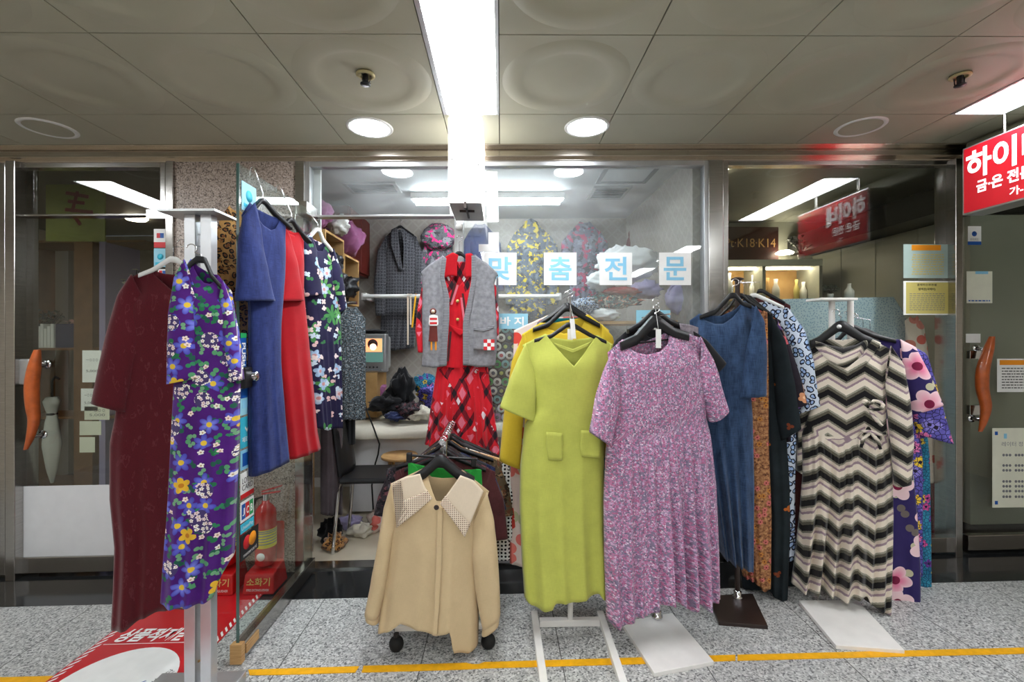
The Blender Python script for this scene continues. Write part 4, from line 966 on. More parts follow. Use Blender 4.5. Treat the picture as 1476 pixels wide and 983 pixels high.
put(body(pl, (262, 392), (275, 373), [(280, 386), (287, 398), (296, 408), (305, 410), (311, 404)], (314, 396), (334, 420),
         [(258, 430), (256, 500), (252, 560), (248, 640), (243, 740), (238, 800)], [(342, 470), (346, 540), (344, 640), (341, 700), (337, 800)], [(234, 862), (250, 864), (275, 862), (300, 858), (315, 850), (320, 832), (335, 803)],
         T=.045, fold=.013, nf=2.2, seed=11), 'body', 'purple_floral', t, solid=SOL)
put(tube_sleeve(pl, [(272, 376), (259, 400), (252, 450), (250, 505), (249, 552)], [(290, 432), (289, 460), (290, 490), (292, 520), (296, 543)], T=.035, off=.035, seed=12), 'sleeve', 'purple_floral', t, solid=SOL)
put(tube_sleeve(pl, [(324, 405), (337, 440), (345, 480), (350, 520), (352, 547)], [(318, 440), (324, 470), (328, 500), (332, 530), (336, 549)], T=.035, off=.015, seed=13), 'sleeve', 'purple_floral', t, solid=SOL)
hanger(pl, (290, 372), (277, 378), (306, 396), (266, 392), (324, 416), hook=(276, 352), label='black clothes hanger inside the purple flowered dress')
pl = Plane(322, 2.16, 62)
t = garment('hanging_coat', 'leopard print coat hanging behind the glass door beside the granite pillar', 'coat', pl, None)
put(body(pl, (318, 312), (331, 296), [(334, 310), (338, 325), (343, 312)], (346, 303), (362, 325), [(311, 340), (308, 380), (308, 430), (312, 480), (326, 520)], [(366, 400), (368, 480)], [(332, 560), (350, 556), (372, 550)], T=.025, fold=.015, seed=21, ns=40), 'body', 'leopard', t, solid=SOL)
def door_hanger(pl, top, nl, nr, el, er, label, headmat='black_plastic'):
    t = hanger(pl, top, nl, nr, el, er, mat=headmat, label=label, off=0)
    # the hook bends over the upper edge of the glass
    hk = [c for c in t.children if c.name.startswith('hook')][0]; P = pl.P(top); zt_ = zr + .02 + .004; m = hk.data
    mb = MB().tube([P, P + Vector((0, 0, .03)), Vector((XD + .016, P.y, zt_ - .02)), Vector((XD + .009, P.y, zt_ + .006)), Vector((XD, P.y, zt_ + .011)), Vector((XD - .010, P.y, zt_ + .004)), Vector((XD - .013, P.y, zt_ - .03))], .0024, 6)
    bpy.data.objects.remove(hk); put(mb, 'hook', 'chrome', t)
pl = Plane(360, 2.03, 70)
t = garment('dress', 'blue linen dress first on the open glass door', 'dress', pl, 'dresses hanging by the open glass door')
put(body(pl, (348, 310), (360, 292), [(367, 311), (376, 325), (386, 332), (394, 330), (399, 324)], (404, 314), (412, 326),
         [(357, 380), (360, 450), (360, 520), (360, 600)], [(409, 400), (403, 470), (402, 520), (408, 600)], [(361, 687), (375, 681), (390, 674), (404, 667), (414, 663)], T=.03, fold=.008, nf=1.6, seed=31), 'body', 'blue_linen', t, solid=SOL)
put(tube_sleeve(pl, [(358, 293), (342, 312), (336, 350), (334, 400), (331, 434)], [(369, 350), (372, 372), (377, 400), (382, 420), (386, 434)], T=.03, off=.035, seed=32), 'sleeve', 'blue_linen', t, solid=SOL)
door_hanger(pl, (379, 288), (366, 298), (396, 306), (354, 306), (418, 328), 'white and black hanger inside the blue linen dress')
pl = Plane(396, 2.24, 70)
t = garment('dress', 'plain red dress hanging between the blue and the navy floral dress', 'dress', pl, 'dresses hanging by the open glass door')
put(body(pl, (394, 334), (402, 322), [(408, 328), (415, 336), (424, 340), (428, 338)], (431, 335), (438, 348),
         [(394, 390), (396, 440), (402, 520), (410, 600)], [(436, 420), (444, 500), (450, 560), (455, 620)], [(416, 662), (436, 655), (446, 651), (460, 646)], T=.028, fold=.006, nf=1.5, seed=41), 'body', 'red_linen', t, solid=SOL)
put(tube_sleeve(pl, [(401, 323), (393, 345), (391, 390), (389, 434)], [(412, 352), (418, 375), (423, 405), (428, 434)], T=.028, off=.035, seed=42), 'sleeve', 'red_linen', t, solid=SOL)
door_hanger(pl, (420, 316), (408, 324), (430, 330), (399, 330), (446, 348), 'black hanger inside the plain red dress')
pl = Plane(434, 2.50, 66)
t = garment('dress', 'navy dress with white flowers and green leaves nearest the door hinge', 'dress', pl, 'dresses hanging by the open glass door')
put(body(pl, (434, 350), (444, 338), [(449, 352), (455, 362), (463, 362)], (470, 350), (484, 372), [(438, 410), (443, 470), (450, 560)], [(489, 440), (491, 520)], [(456, 617), (466, 620), (478, 616), (491, 617)], T=.03, fold=.014, nf=3, seed=51), 'body', 'navy_floral', t, solid=SOL)
put(tube_sleeve(pl, [(441, 337), (431, 350), (430, 390), (432, 428)], [(450, 362), (452, 385), (455, 405), (457, 424)], T=.028, off=.03, seed=52), 'sleeve', 'navy_floral', t, solid=SOL)
put(tube_sleeve(pl, [(477, 358), (486, 385), (491, 415), (494, 442)], [(472, 385), (474, 405), (479, 428), (485, 450)], T=.025, off=.02, seed=53), 'sleeve', 'navy_floral', t, solid=SOL)
door_hanger(pl, (458, 330), (448, 338), (466, 346), (440, 342), (480, 364), 'white hanger inside the navy floral dress', 'white_plastic')
# ================================================================ red dress with the grey vest
pl = Plane(662, 2.62, 0)
t = garment('dress', 'long red dress with argyle and plaid panels under a grey knitted vest', 'dress', pl, None)
put(body(pl, (622, 396), (642, 374), [(648, 386), (655, 404), (662, 414), (670, 404), (680, 386)], (686, 374), (706, 396),
         [(626, 440), (628, 500), (630, 530), (622, 580), (616, 620)], [(704, 460), (703, 530), (710, 580), (716, 620)], [(612, 640), (640, 646), (665, 650), (695, 655), (721, 657)], T=.03, Tb=.025, fold=.03, nf=5.5, t0=.54, seed=61, waist=.56, gather=.004), 'body', 'red_argyle', t, solid=SOL)
put(panel(pl, [(644, 372), (654, 366), (662, 370)], [(640, 384), (641, 398)], [(660, 380), (660, 392)], [(642, 402), (652, 399), (660, 400)], .048, 1, T=.004, ns=10, nv=10, wr=.001), 'collar_wing', 'red_cotton', t, solid=SOL)
put(panel(pl, [(672, 368), (680, 367), (687, 374)], [(672, 380), (670, 392)], [(690, 384), (688, 396)], [(672, 402), (680, 401), (687, 402)], .048, 2, T=.004, ns=10, nv=10, wr=.001), 'collar_wing', 'red_cotton', t, solid=SOL)
put(panel(pl, [(657, 412), (662, 415), (668, 411)], [(650, 440), (647, 480)], [(677, 440), (675, 480)], [(644, 528), (660, 530), (674, 528)], .040, 3, T=.006, fold=.004), 'front_placket', 'red_cotton', t)
for a_, b_, m_ in (((658, 408), (650, 436), 'maroon_cloth'), ((661, 412), (652, 440), 'pink_band'), ((668, 424), (674, 468), 'maroon_cloth'), ((666, 430), (671, 470), 'pink_band'), ((651, 478), (647, 520), 'maroon_cloth')):
    put(panel(pl, [(a_[0] - 1.6, a_[1]), (a_[0] + 1.6, a_[1])], [], [], [(b_[0] - 1.6, b_[1]), (b_[0] + 1.6, b_[1])], .0495, 3, T=0, ns=3, nv=10, wr=0), 'band', m_, t)
put(panel(pl, [(648, 467), (660, 473), (672, 476)], [(650, 471)], [(672, 481)], [(656, 476), (664, 484), (668, 481)], .056, 2, T=.004, ns=10, nv=5, wr=.003), 'belt_tie', 'red_cotton', t, solid=.002)
bt = MB()
for py in (435, 461): bt.lathe(pl.P((661, py), .055), [(0, 0), (.008, 0), (.009, .003), (.0, .004)], 16, (0, -1, 0))
put(bt, 'buttons', 'gold_paper', t)
put(tube_sleeve(pl, [(624, 398), (608, 415), (602, 445), (599, 475), (603, 508)], [(634, 430), (624, 445), (618, 465), (615, 485), (612, 508)], T=.03, seed=62), 'sleeve', 'red_argyle', t, solid=SOL)
put(tube_sleeve(pl, [(704, 398), (716, 415), (719, 450), (719, 490)], [(692, 430), (700, 445), (706, 470), (708, 492)], T=.03, seed=63), 'sleeve', 'red_argyle', t, solid=SOL)
hanger(pl, (662, 364), (650, 372), (674, 372), (632, 386), (694, 386), hook=(662, 340), label='black clothes hanger inside the red dress and vest')
t = garment('vest', 'grey knitted open vest with a doll patch worn over the red dress', 'vest', pl, None)
vl = put(panel(pl, [(610, 394), (622, 384), (640, 372)], [(612, 406), (611, 451), (612, 505)], [(641, 402), (648, 430), (648, 462)], [(610, 527), (628, 529), (646, 526)], .052, 5, T=.02, fold=.003, edge_l=1), 'front_panel', 'grey_knit', t, solid=.004)
vr = put(panel(pl, [(686, 371), (702, 382), (717, 396)], [(684, 405), (679, 437), (673, 466)], [(712, 411), (716, 470), (716, 505)], [(671, 525), (692, 528), (714, 527)], .052, 6, T=.02, fold=.003, edge_l=0, edge_r=1), 'front_panel', 'grey_knit', t, solid=.004)
put(panel(pl, [(640, 371), (646, 376)], [(637, 402), (642, 430), (641, 462)], [(643, 402), (650, 430), (650, 462)], [(636, 527), (645, 526)], .081, 5, T=.001, ns=4, edge_l=0), 'ribbed_band', 'grey_rib', vl, solid=.004)
put(panel(pl, [(681, 372), (687, 371)], [(681, 405), (675, 437), (669, 466)], [(688, 405), (683, 437), (677, 466)], [(669, 525), (677, 526)], .081, 6, T=.001, ns=4, edge_l=0), 'ribbed_band', 'grey_rib', vr, solid=.004)
put(panel(pl, [(640, 371), (663, 377), (686, 371)], [(616, 430), (614, 500)], [(716, 430), (714, 500)], [(612, 525), (662, 527), (713, 525)], -.06, 7, T=.0, edge_l=0), 'back_panel', 'grey_knit', t, solid=.004)
for a, b in (((640, 372), (610, 394)), ((686, 371), (717, 396))):
    rows, uvs = [], []
    for k in range(9):
        f = k / 8; q = (lerp(a[0], b[0], f), lerp(a[1], b[1], f)); rows.append([pl.P(q, lerp(-.058, .056, s) ) + Vector((0, 0, .008 * math.sin(PI * s))) for s in (0, .2, .4, .6, .8, 1)]); uvs.append([(f * .1, s * .1) for s in (0, .2, .4, .6, .8, 1)])
    put(MB().grid(rows, uvs, flip=b[0] > a[0]), 'shoulder', 'grey_knit', t, solid=.004)
for (c0, c1), r_ in ((((609, 396), (616, 440)), 0), (((717, 398), (717, 440)), 0)):
    put(MB().tube([pl.P((lerp(c0[0], c1[0], f), lerp(c0[1], c1[1], f)), .05 * math.cos(f * 1.4)) for f in [k / 8 for k in range(9)]], .006, 8), 'armhole_rib', 'grey_rib', t)
pk = put(panel(pl, [(684, 473), (698, 476), (713, 470)], [(684, 490)], [(713, 490)], [(684, 503), (698, 504), (712, 503)], .083, 4, T=.004, ns=10, nv=10, wr=.001), 'pocket', 'grey_knit', t, solid=.003)
put(panel(pl, [(684, 472), (698, 475), (713, 469)], [], [], [(684, 476), (698, 479), (713, 473)], .089, 4, T=.002, ns=12, nv=3, wr=.001), 'pocket_rib', 'grey_rib', pk, solid=.003)
for i in range(3):
    for j in range(3):
        q = (698 + i * 5, 489 + j * 5); put(panel(pl, [q, (q[0] + 5, q[1])], [], [], [(q[0], q[1] + 5), (q[0] + 5, q[1] + 5)], .0905, 1, T=0, ns=2, nv=2, wr=0), 'patch', 'ink_red' if (i + j) % 2 == 0 else 'paper_white', pk)
dl = put(panel(pl, [(622, 456), (628, 454), (634, 456)], [(621, 468)], [(635, 468)], [(623, 470), (633, 470)], .083, 1, T=.003, ns=6, nv=6, wr=0), 'doll_patch', 'paper_white', t, label='sewn-on little doll figure')
for py in (459, 465): put(panel(pl, [(623, py), (633, py)], [], [], [(623, py + 3), (633, py + 3)], .0875, 1, T=0, ns=2, nv=2, wr=0), 'stripe', 'ink_red', dl)
put(panel(pl, [(623, 470), (633, 470)], [], [], [(621, 492), (634, 492)], .085, 1, T=.002, ns=4, nv=4, wr=0), 'skirt', 'dark_red_wood', dl)
put(MB().lathe(pl.P((627.5, 450), .083), [(.0, 0), (.016, 0), (.018, .004), (.0, .006)], 18, (0, -1, 0)), 'hair', 'dark_red_wood', dl)
put(MB().lathe(pl.P((627.5, 450.5), .0895), [(.0, 0), (.011, 0), (.0, .003)], 16, (0, -1, 0)), 'face', 'ivory_cotton', dl)
for px in (625, 631): put(panel(pl, [(px - 1, 492), (px + 1.2, 492)], [], [], [(px - 1, 504), (px + 1.4, 504)], .084, 1, T=.001, ns=2, nv=2, wr=0), 'leg', 'ink_orange', dl)
# ================================================================ beige blouse and the rack behind it
pl = Plane(632, 2.0, 0)
t = garment('blouse', 'beige cotton blouse with a wide lace-edged collar at the front of the low rack', 'blouse', pl, None)
put(body(pl, (563, 697), (610, 675), [(616, 684), (623, 700), (631, 716), (640, 716), (650, 702), (660, 690)], (666, 677), (705, 708),
         [(566, 760), (560, 800), (552, 850)], [(688, 760), (688, 820), (690, 880)], [(545, 909), (556, 904), (569, 896), (582, 885), (602, 890), (632, 898), (652, 892), (656, 924), (676, 929), (689, 926)],
         T=.06, Tb=.03, fold=.022, nf=1.7, t0=.2, seed=73, back=[(622, 688), (637, 690), (654, 689)], wr=.006), 'body', 'beige_cotton', t, solid=SOL)
put(tube_sleeve(pl, [(566, 694), (555, 730), (549, 770), (541, 815), (529, 878)], [(574, 745), (568, 775), (563, 810), (557, 850), (548, 884)], T=.04, off=.02, seed=72, wr=.008), 'sleeve', 'beige_cotton', t, solid=SOL)
put(tube_sleeve(pl, [(702, 706), (712, 745), (717, 790), (720, 840), (721, 880)], [(682, 750), (681, 790), (685, 840), (690, 868), (696, 898)], T=.04, off=.03, seed=75, wr=.008), 'sleeve', 'beige_cotton', t, solid=SOL)
put(tube_sleeve(pl, [(529, 876), (530, 886)], [(549, 883), (548, 892)], T=.036, off=.04 - .02, seed=1, n=4, closed=1), 'cuff', 'beige_cotton', t, solid=SOL)
put(tube_sleeve(pl, [(721, 878), (719, 892)], [(696, 896), (695, 908)], T=.036, off=.03, seed=1, n=4, closed=1), 'cuff', 'beige_cotton', t, solid=SOL)
def collar_wing(top, left, right, hem, nm, band):
    o = put(panel(pl, top, left, right, hem, .072, 8, T=.008, ns=16, nv=16, wr=.003, edge_l=0), nm, 'ivory_cotton', t, solid=.002)
    put(panel(pl, *band, .0835, 8, T=.002, ns=14, nv=8, wr=.001, edge_l=0), 'lace_band', 'collar_lace', o, solid=.001)
    put(panel(pl, *band2[nm + str(hem[0][0] > 640)], .0835, 8, T=.002, ns=14, nv=8, wr=.001, edge_l=0), 'lace_band', 'collar_lace', o, solid=.001)
band2 = {'collar_wingFalse': ([(572, 689), (584, 683)], [(575, 715)], [(588, 710)], [(578, 749), (594, 727)]),
         'collar_wingTrue': ([(686, 690), (697, 699)], [(676, 725)], [(684, 735)], [(661, 741), (672, 762)])}
collar_wing([(571, 688), (590, 679), (610, 675)], [(574, 715)], [(616, 692)], [(578, 749), (602, 730), (627, 709)], 'collar_wing', ([(588, 711), (606, 704), (621, 698)], [(585, 728)], [(624, 703)], [(578, 749), (602, 730), (627, 709)]))
collar_wing([(666, 677), (684, 684), (698, 699)], [(656, 692)], [(686, 728)], [(638, 716), (655, 738), (672, 762)], 'collar_wing', ([(645, 705), (660, 724), (680, 744)], [(641, 711)], [(676, 753)], [(638, 716), (655, 738), (672, 762)]))
put(panel(pl, [(633, 722), (641, 722)], [(632, 800), (630, 860)], [(640, 800), (637, 860)], [(628, 894), (634, 895)], .064, 3, T=.001, ns=4, nv=50, edge_l=0, wr=.002, slope=.036), 'placket', 'beige_cotton', t, solid=.002)
put(MB().lathe(pl.P((633, 721), .082), [(0, 0), (.010, 0), (.011, .003), (.007, .0045), (0, .004)], 20, (0, -1, 0)), 'button', 'brown_metal', t)
hanger(pl, (635, 659), (614, 676), (660, 678), (590, 690), (684, 692), hook=(637, 634), label='broad black hanger inside the beige blouse', thick=.016, wide=.052)
# clothes packed behind it on the rail, front to back
def rack_garment(lb, mat, Y, l, r, top, hemy, seed, kind='top', sleeves=True, hm='black_plastic', cat='blouse', rise=0):
    pl = Plane(637 + (Y - 2.0) * 30, Y, 0); c = 637 + (Y - 2.0) * 30; w = (r - l)
    t = garment('blouse', lb, cat, pl, 'clothes packed on the low rolling rack')
    sh = top + 26
    put(body(pl, (l + w * .08, sh), (c - 20, top + 4), [(c - 10, top + 18), (c, top + 24), (c + 10, top + 18)], (c + 20, top + 4), (r - w * .08, sh), [(l + w * .08, hemy - 60)], [(r - w * .08, hemy - 60)], [(l + w * .06, hemy), (c, hemy + 4), (r - w * .06, hemy)], T=.016, Tb=.012, fold=.006, nf=4, seed=seed, ns=40, nv=36), 'body', mat, t, solid=SOL)
    if sleeves:
        put(tube_sleeve(pl, [(l + w * .12, sh - 4), (l + 2, sh + 40), (l - 4, hemy - 30)], [(l + w * .18, sh + 30), (l + w * .16, sh + 70), (l + w * .12, hemy - 28)], T=.014, seed=seed), 'sleeve', mat, t, solid=SOL)
        put(tube_sleeve(pl, [(r - w * .12, sh - 4), (r - 2, sh + 40), (r + 4, hemy - 30)], [(r - w * .18, sh + 30), (r - w * .16, sh + 70), (r - w * .12, hemy - 28)], T=.014, seed=seed + 1), 'sleeve', mat, t, solid=SOL)
    hanger(pl, (c, top - 4), (c - 18, top + 6), (c + 18, top + 6), (l + w * .16, sh - 4), (r - w * .16, sh - 4), hook=(c, zpy(zr_ + .016, c, Y)), mat=hm, thick=.008, label='hanger inside the ' + lb.split(' on the low rack')[0].split(' hanging')[0], group='hangers on the low rolling rack')
def zpy(z, px, Y):
    d = ray(px, 0); s = Y / d.y; return CY - F * (z - HC) / s
rack_garment('brown maroon top hanging second behind the beige blouse', 'maroon_cloth', 2.18, 556, 728, 654, 806, 81)
rack_garment('dark grey floral top hanging behind the green skirt', 'dark_floral', 2.225, 543, 722, 650, 772, 82)
rack_garment('navy top hanging on the low rack behind the dark grey floral top', 'navy_cloth', 2.27, 572, 726, 648, 764, 83)
rack_garment('olive and brown print top hanging on the low rack', 'olive_print', 2.32, 580, 736, 640, 772, 84)
rack_garment('black and white dotted top hanging on the low rack', 'polka', 2.365, 576, 748, 640, 806, 85, hm='pale_wood')
rack_garment('plum grey top hanging at the far end of the low rack', 'plum_grey', 2.42, 590, 728, 634, 752, 86)
rack_garment('brown top hanging last on the low rack', 'dark_brown', 2.475, 594, 730, 630, 752, 87)
pl = Plane(640, 2.085, 0)
t = garment('skirt', 'bright green skirt clipped to a hanger right behind the beige blouse', 'skirt', pl, None)
put(body(pl, (588, 668), (592, 667), [(600, 673), (612, 692), (640, 702), (666, 692), (680, 678)], (690, 676), (694, 677), [(590, 760), (596, 850)], [(698, 760), (690, 850)], [(602, 903), (640, 906), (684, 903)], T=.018, Tb=.015, fold=.012, nf=5, seed=91, ns=48), 'body', 'green_cloth', t, solid=SOL)
t = thing('clip_hanger', 'black clip hanger holding the green skirt', 'clothes hanger', pl.P((638, 660)))
put(MB().cyl(pl.P((586, 656), .0), pl.P((688, 662), .0), .006, n=10), 'bar', 'black_plastic', t)
for q in ((590, 659), (683, 666)):
    c = pl.P(q); put(MB().obox(c, (.012, 0, 0), (0, .012, 0), (0, 0, .02)), 'clip', 'black_plastic', t, bevel=.003)
put(MB().tube([pl.P((637, 659)), pl.P((637, 648)), pl.P((637, zpy(zr_ + .01, 637, 2.085)))] + [Vector((xc_ + .016 * math.cos(R(a)), 2.085, zr_ + .002 + .016 * math.sin(R(a)))) for a in (20, 60, 90, 130, 170, 210)], .002, 6), 'hook', 'chrome', t)
# ================================================================ lime dress and the dresses behind it
pl = Plane(822, 2.09, 3)
t = garment('dress', 'lime green linen dress with a split V neck and two pockets', 'dress', pl, None)
put(body(pl, (753, 497), (786, 481), [(797, 496), (811, 513), (824, 527), (840, 509), (852, 494)], (861, 483), (884, 497),
         [(766, 540), (771, 590), (756, 612), (750, 670), (749, 730), (752, 803)], [(874, 540), (872, 620), (870, 680), (871, 760), (874, 820)], [(756, 859), (765, 866), (778, 868), (793, 866), (797, 858), (830, 858), (848, 853), (860, 848), (866, 856), (875, 860)],
         T=.05, Tb=.015, fold=.028, nf=2.0, t0=.3, seed=101, back=[(800, 487), (824, 490), (848, 487)], wr=.003), 'body', 'lime_linen', t, solid=SOL)
put(tube_sleeve(pl, [(757, 495), (746, 518), (735, 545), (720, 586)], [(772, 545), (772, 560), (771, 582), (770, 606)], T=.04, off=.015, seed=102), 'sleeve', 'lime_linen', t, solid=SOL)
put(tube_sleeve(pl, [(880, 496), (890, 520), (900, 560), (908, 590)], [(868, 545), (869, 560), (870, 582), (872, 606)], T=.03, off=.0, seed=103), 'sleeve', 'lime_linen', t, solid=SOL)
put(panel(pl, [(797, 494), (824, 503), (850, 492)], [(799, 497)], [(848, 495)], [(803, 500), (824, 509), (845, 499)], .026, 1, T=.002, ns=16, nv=4, wr=.001, edge_l=0), 'neck_strap', 'lime_linen', t, solid=.002)
put(panel(pl, [(784, 618), (807, 620)], [(784, 640)], [(807, 640)], [(787, 657), (806, 658)], .066, 2, T=.002, ns=8, nv=8, wr=.002, edge_l=0), 'pocket', 'lime_linen', t, solid=.003)
put(panel(pl, [(833, 616), (861, 617)], [(832, 640)], [(861, 640)], [(834, 653), (859, 655)], .062, 2, T=.002, ns=8, nv=8, wr=.002, edge_l=0), 'pocket', 'lime_linen', t, solid=.003)
hanger(pl, (822, 466), (795, 483), (854, 483), (770, 490), (874, 492), off=-.008, hook=(822, 418), label='black hanger inside the lime green dress', thick=.008)
tg = pl.P((824, 474), .028); t = thing('price_tag', 'white paper tag hanging at the neck of the lime dress', 'tag', tg, 'white tags on the hangers')
put(MB().obox(tg, (.0105, 0, 0), (0, .0006, 0), (-.004, 0, .045)), 'card', 'paper_white', t); put(MB().tube([tg + Vector((.004, 0, .042)), pl.P((822, 440), .0)], .001, 5), 'string', 'paper_white', t)
pl = Plane(822, 2.25, 3)
t = garment('dress', 'mustard yellow long-sleeved dress directly behind the lime dress', 'dress', pl, None)
put(body(pl, (752, 482), (779, 465), [(790, 474), (812, 481), (835, 476)], (848, 453), (878, 476), [(756, 560), (756, 680)], [(872, 560), (866, 680)], [(760, 800), (815, 812), (862, 800)], T=.03, Tb=.025, fold=.01, nf=3, seed=111), 'body', 'mustard_cotton', t, solid=SOL)
put(tube_sleeve(pl, [(756, 479), (738, 520), (727, 590), (720, 664)], [(766, 520), (758, 570), (753, 620), (750, 676)], T=.028, off=-.004, seed=112), 'sleeve', 'mustard_cotton', t, solid=SOL)
put(tube_sleeve(pl, [(868, 468), (884, 486), (892, 560), (896, 650)], [(862, 520), (866, 570), (870, 620), (872, 660)], T=.028, seed=113), 'sleeve', 'mustard_cotton', t, solid=SOL)
hanger(pl, (818, 442), (790, 466), (842, 456), (768, 474), (864, 468), hook=(818, 420), label='black hanger inside the mustard yellow dress', thick=.01, wide=.03)
for lb, mat, Y, L, Rr, top, hm_, sd in (('teal dress mostly hidden behind the mustard yellow dress', 'teal_cloth', 2.315, 762, 872, 452, 770, 121), ('coral flowered dress at the back behind the lime dress', 'coral_print', 2.375, 741, 868, 450, 812, 122)):
    pl = Plane(822, Y, 3); t = garment('dress', lb, 'dress', pl, None)
    put(body(pl, (L, top + 26), (790, top + 4), [(805, top + 14), (830, top + 14)], (846, top + 2), (Rr, top + 24), [(L - 4, 600)], [(Rr, 600)], [(L - 6, hm_), (815, hm_ + 6), (Rr, hm_)], T=.022, Tb=.02, fold=.012, nf=4, seed=sd, ns=40), 'body', mat, t, solid=SOL)
    hanger(pl, (817, top - 12), (796, top + 2), (840, top + 1), (774, top + 16), (862, top + 16), hook=(817, 421), label='hanger inside the ' + lb.split(' dress')[0] + ' dress', thick=.008)
# ================================================================ pink floral dress
pl = Plane(947, 2.05, 12)
t = garment('dress', 'pink dress with a tiny flower print and a gathered skirt', 'dress', pl, None)
put(body(pl, (876, 508), (897, 489), [(903, 500), (913, 508), (926, 511), (944, 507), (958, 496)], (968, 473), (1010, 487),
         [(880, 560), (880, 600), (873, 650), (870, 720), (871, 803)], [(1012, 550), (1016, 600), (1022, 625), (1030, 700), (1034, 800)], [(874, 892), (884, 896), (893, 895), (900, 883), (906, 884), (924, 877), (938, 862), (950, 854), (967, 856), (984, 870), (990, 859), (1003, 864), (1012, 865), (1022, 857), (1035, 860)],
         T=.06, Tb=.03, fold=.046, nf=4.6, t0=.34, seed=131, waist=.33, gather=.006, ns=110, back=[(910, 492), (932, 492), (955, 482)]), 'body', 'pink_ditsy', t, solid=SOL)
put(tube_sleeve(pl, [(878, 505), (866, 535), (856, 570), (847, 621)], [(890, 560), (886, 585), (880, 612), (875, 640)], T=.045, off=.03, seed=132), 'sleeve', 'pink_ditsy', t, solid=SOL)
put(tube_sleeve(pl, [(1006, 485), (1021, 515), (1032, 555), (1042, 588)], [(1000, 545), (1008, 568), (1014, 588), (1020, 607)], T=.045, off=.02, seed=133), 'sleeve', 'pink_ditsy', t, solid=SOL)
hanger(pl, (944, 459), (916, 486), (968, 475), (893, 496), (990, 482), hook=(946, 440), label='broad black hanger inside the pink floral dress', thick=.014, wide=.052, bar=((908, 496), (966, 489)))
tg = pl.P((943, 488), .035); t = thing('price_tag', 'white paper tag hanging at the neck of the pink floral dress', 'tag', tg, 'white tags on the hangers')
put(MB().obox(tg, (.012, 0, 0), (0, .0006, 0), (0, 0, .042)), 'card', 'paper_white', t); put(MB().tube([tg + Vector((0, 0, .04)), pl.P((945, 446), 0)], .001, 5), 'string', 'paper_white', t)
pl = Plane(950, 2.165, 5)
t = garment('blouse', 'black short-sleeved top with a grey yoke behind the pink floral dress', 'blouse', pl, None)
put(body(pl, (896, 484), (920, 474), [(935, 486), (955, 490), (968, 482)], (978, 468), (1004, 480), [(898, 560)], [(1012, 560)], [(896, 690), (950, 694), (1012, 690)], T=.03, Tb=.025, fold=.008, nf=3, seed=141), 'body', 'black_cloth', t, solid=SOL)
put(tube_sleeve(pl, [(996, 474), (1016, 490), (1030, 507), (1043, 522)], [(1004, 520), (1010, 528), (1018, 534), (1026, 540)], T=.03, off=.01, seed=142), 'sleeve', 'black_cloth', t, solid=SOL)
put(tube_sleeve(pl, [(902, 478), (888, 490), (880, 505)], [(908, 510), (902, 518), (896, 526)], T=.03, seed=143), 'sleeve', 'black_cloth', t, solid=SOL)
put(panel(pl, [(977, 466), (992, 468), (1004, 472)], [(978, 472)], [(1004, 480)], [(979, 480), (992, 484), (1004, 486)], .012, 1, T=.004, ns=8, nv=6, wr=.001, edge_l=0), 'yoke', 'grey_yoke', t, solid=.002)
hanger(pl, (944, 448), (922, 466), (966, 462), (905, 476), (986, 470), hook=(945, 430), label='black hanger inside the black top with the grey yoke', thick=.01, wide=.03)
# ================================================================ denim group
pl = Plane(1045, 2.255, -12)
t = garment('dress', 'dark blue denim dress with half sleeves on the dark brown stand', 'dress', pl, None)
put(body(pl, (994, 462), (1008, 452), [(1016, 462), (1028, 467), (1040, 467), (1054, 458), (1064, 447)], (1073, 433), (1090, 444),
         [(998, 540), (1006, 620), (1020, 700)], [(1078, 520), (1084, 600), (1086, 700)], [(1036, 792), (1040, 797), (1060, 808), (1081, 818), (1084, 818)], T=.055, Tb=.015, fold=.03, nf=2.4, t0=.3, seed=151, back=[(1020, 455), (1040, 455), (1060, 446)]), 'body', 'denim', t, solid=SOL)
put(tube_sleeve(pl, [(1086, 441), (1098, 462), (1101, 510), (1100, 569)], [(1074, 490), (1069, 515), (1064, 545), (1059, 572)], T=.04, off=.035, seed=152), 'sleeve', 'denim', t, solid=SOL)
put(tube_sleeve(pl, [(998, 460), (988, 500), (984, 550), (982, 570)], [(1006, 500), (1008, 530), (1010, 560), (1012, 575)], T=.03, off=-.01, seed=153), 'sleeve', 'denim', t, solid=SOL)
hanger(pl, (1056, 424), (1030, 448), (1070, 436), (1008, 456), (1082, 440), hook=(1060, 402), label='black hanger inside the denim dress', thick=.012, wide=.028)
def side_garment(lb, nm, mat, pl, sl, nl, neck, nr, sr, left, right, hem, seed, sleeve=None, sT=.03, hg=None, T=.03, fold=.012, so=.02, hm='black_plastic'):
    t = garment(nm, lb, nm, pl, 'clothes around the dark brown stand')
    put(body(pl, sl, nl, neck, nr, sr, left, right, hem, T=T, Tb=T * .8, fold=fold, nf=3, seed=seed, ns=44), 'body', mat, t, solid=SOL)
    if sleeve: put(tube_sleeve(pl, *sleeve, T=sT, off=so, seed=seed), 'sleeve', mat, t, solid=SOL)
    if hg: hanger(pl, *hg, hook=(1064, 400), label='hanger inside the ' + lb.split(' hanging')[0].split(' with')[0].split(' beside')[0].split(' behind')[0].split(' at')[0], mat=hm, thick=.008)
    return t
side_garment('orange brown lace dress beside the denim dress', 'dress', 'orange_lace', Plane(1080, 2.375, -24), (1030, 462), (1046, 446), [(1056, 456), (1066, 456)], (1084, 440), (1106, 450), [(1034, 560), (1050, 720)], [(1108, 560), (1108, 640), (1112, 740)], [(1070, 828), (1082, 832), (1092, 838), (1101, 849), (1111, 846)], 161, hg=((1066, 424), (1052, 440), (1080, 434), (1036, 456), (1100, 446)))
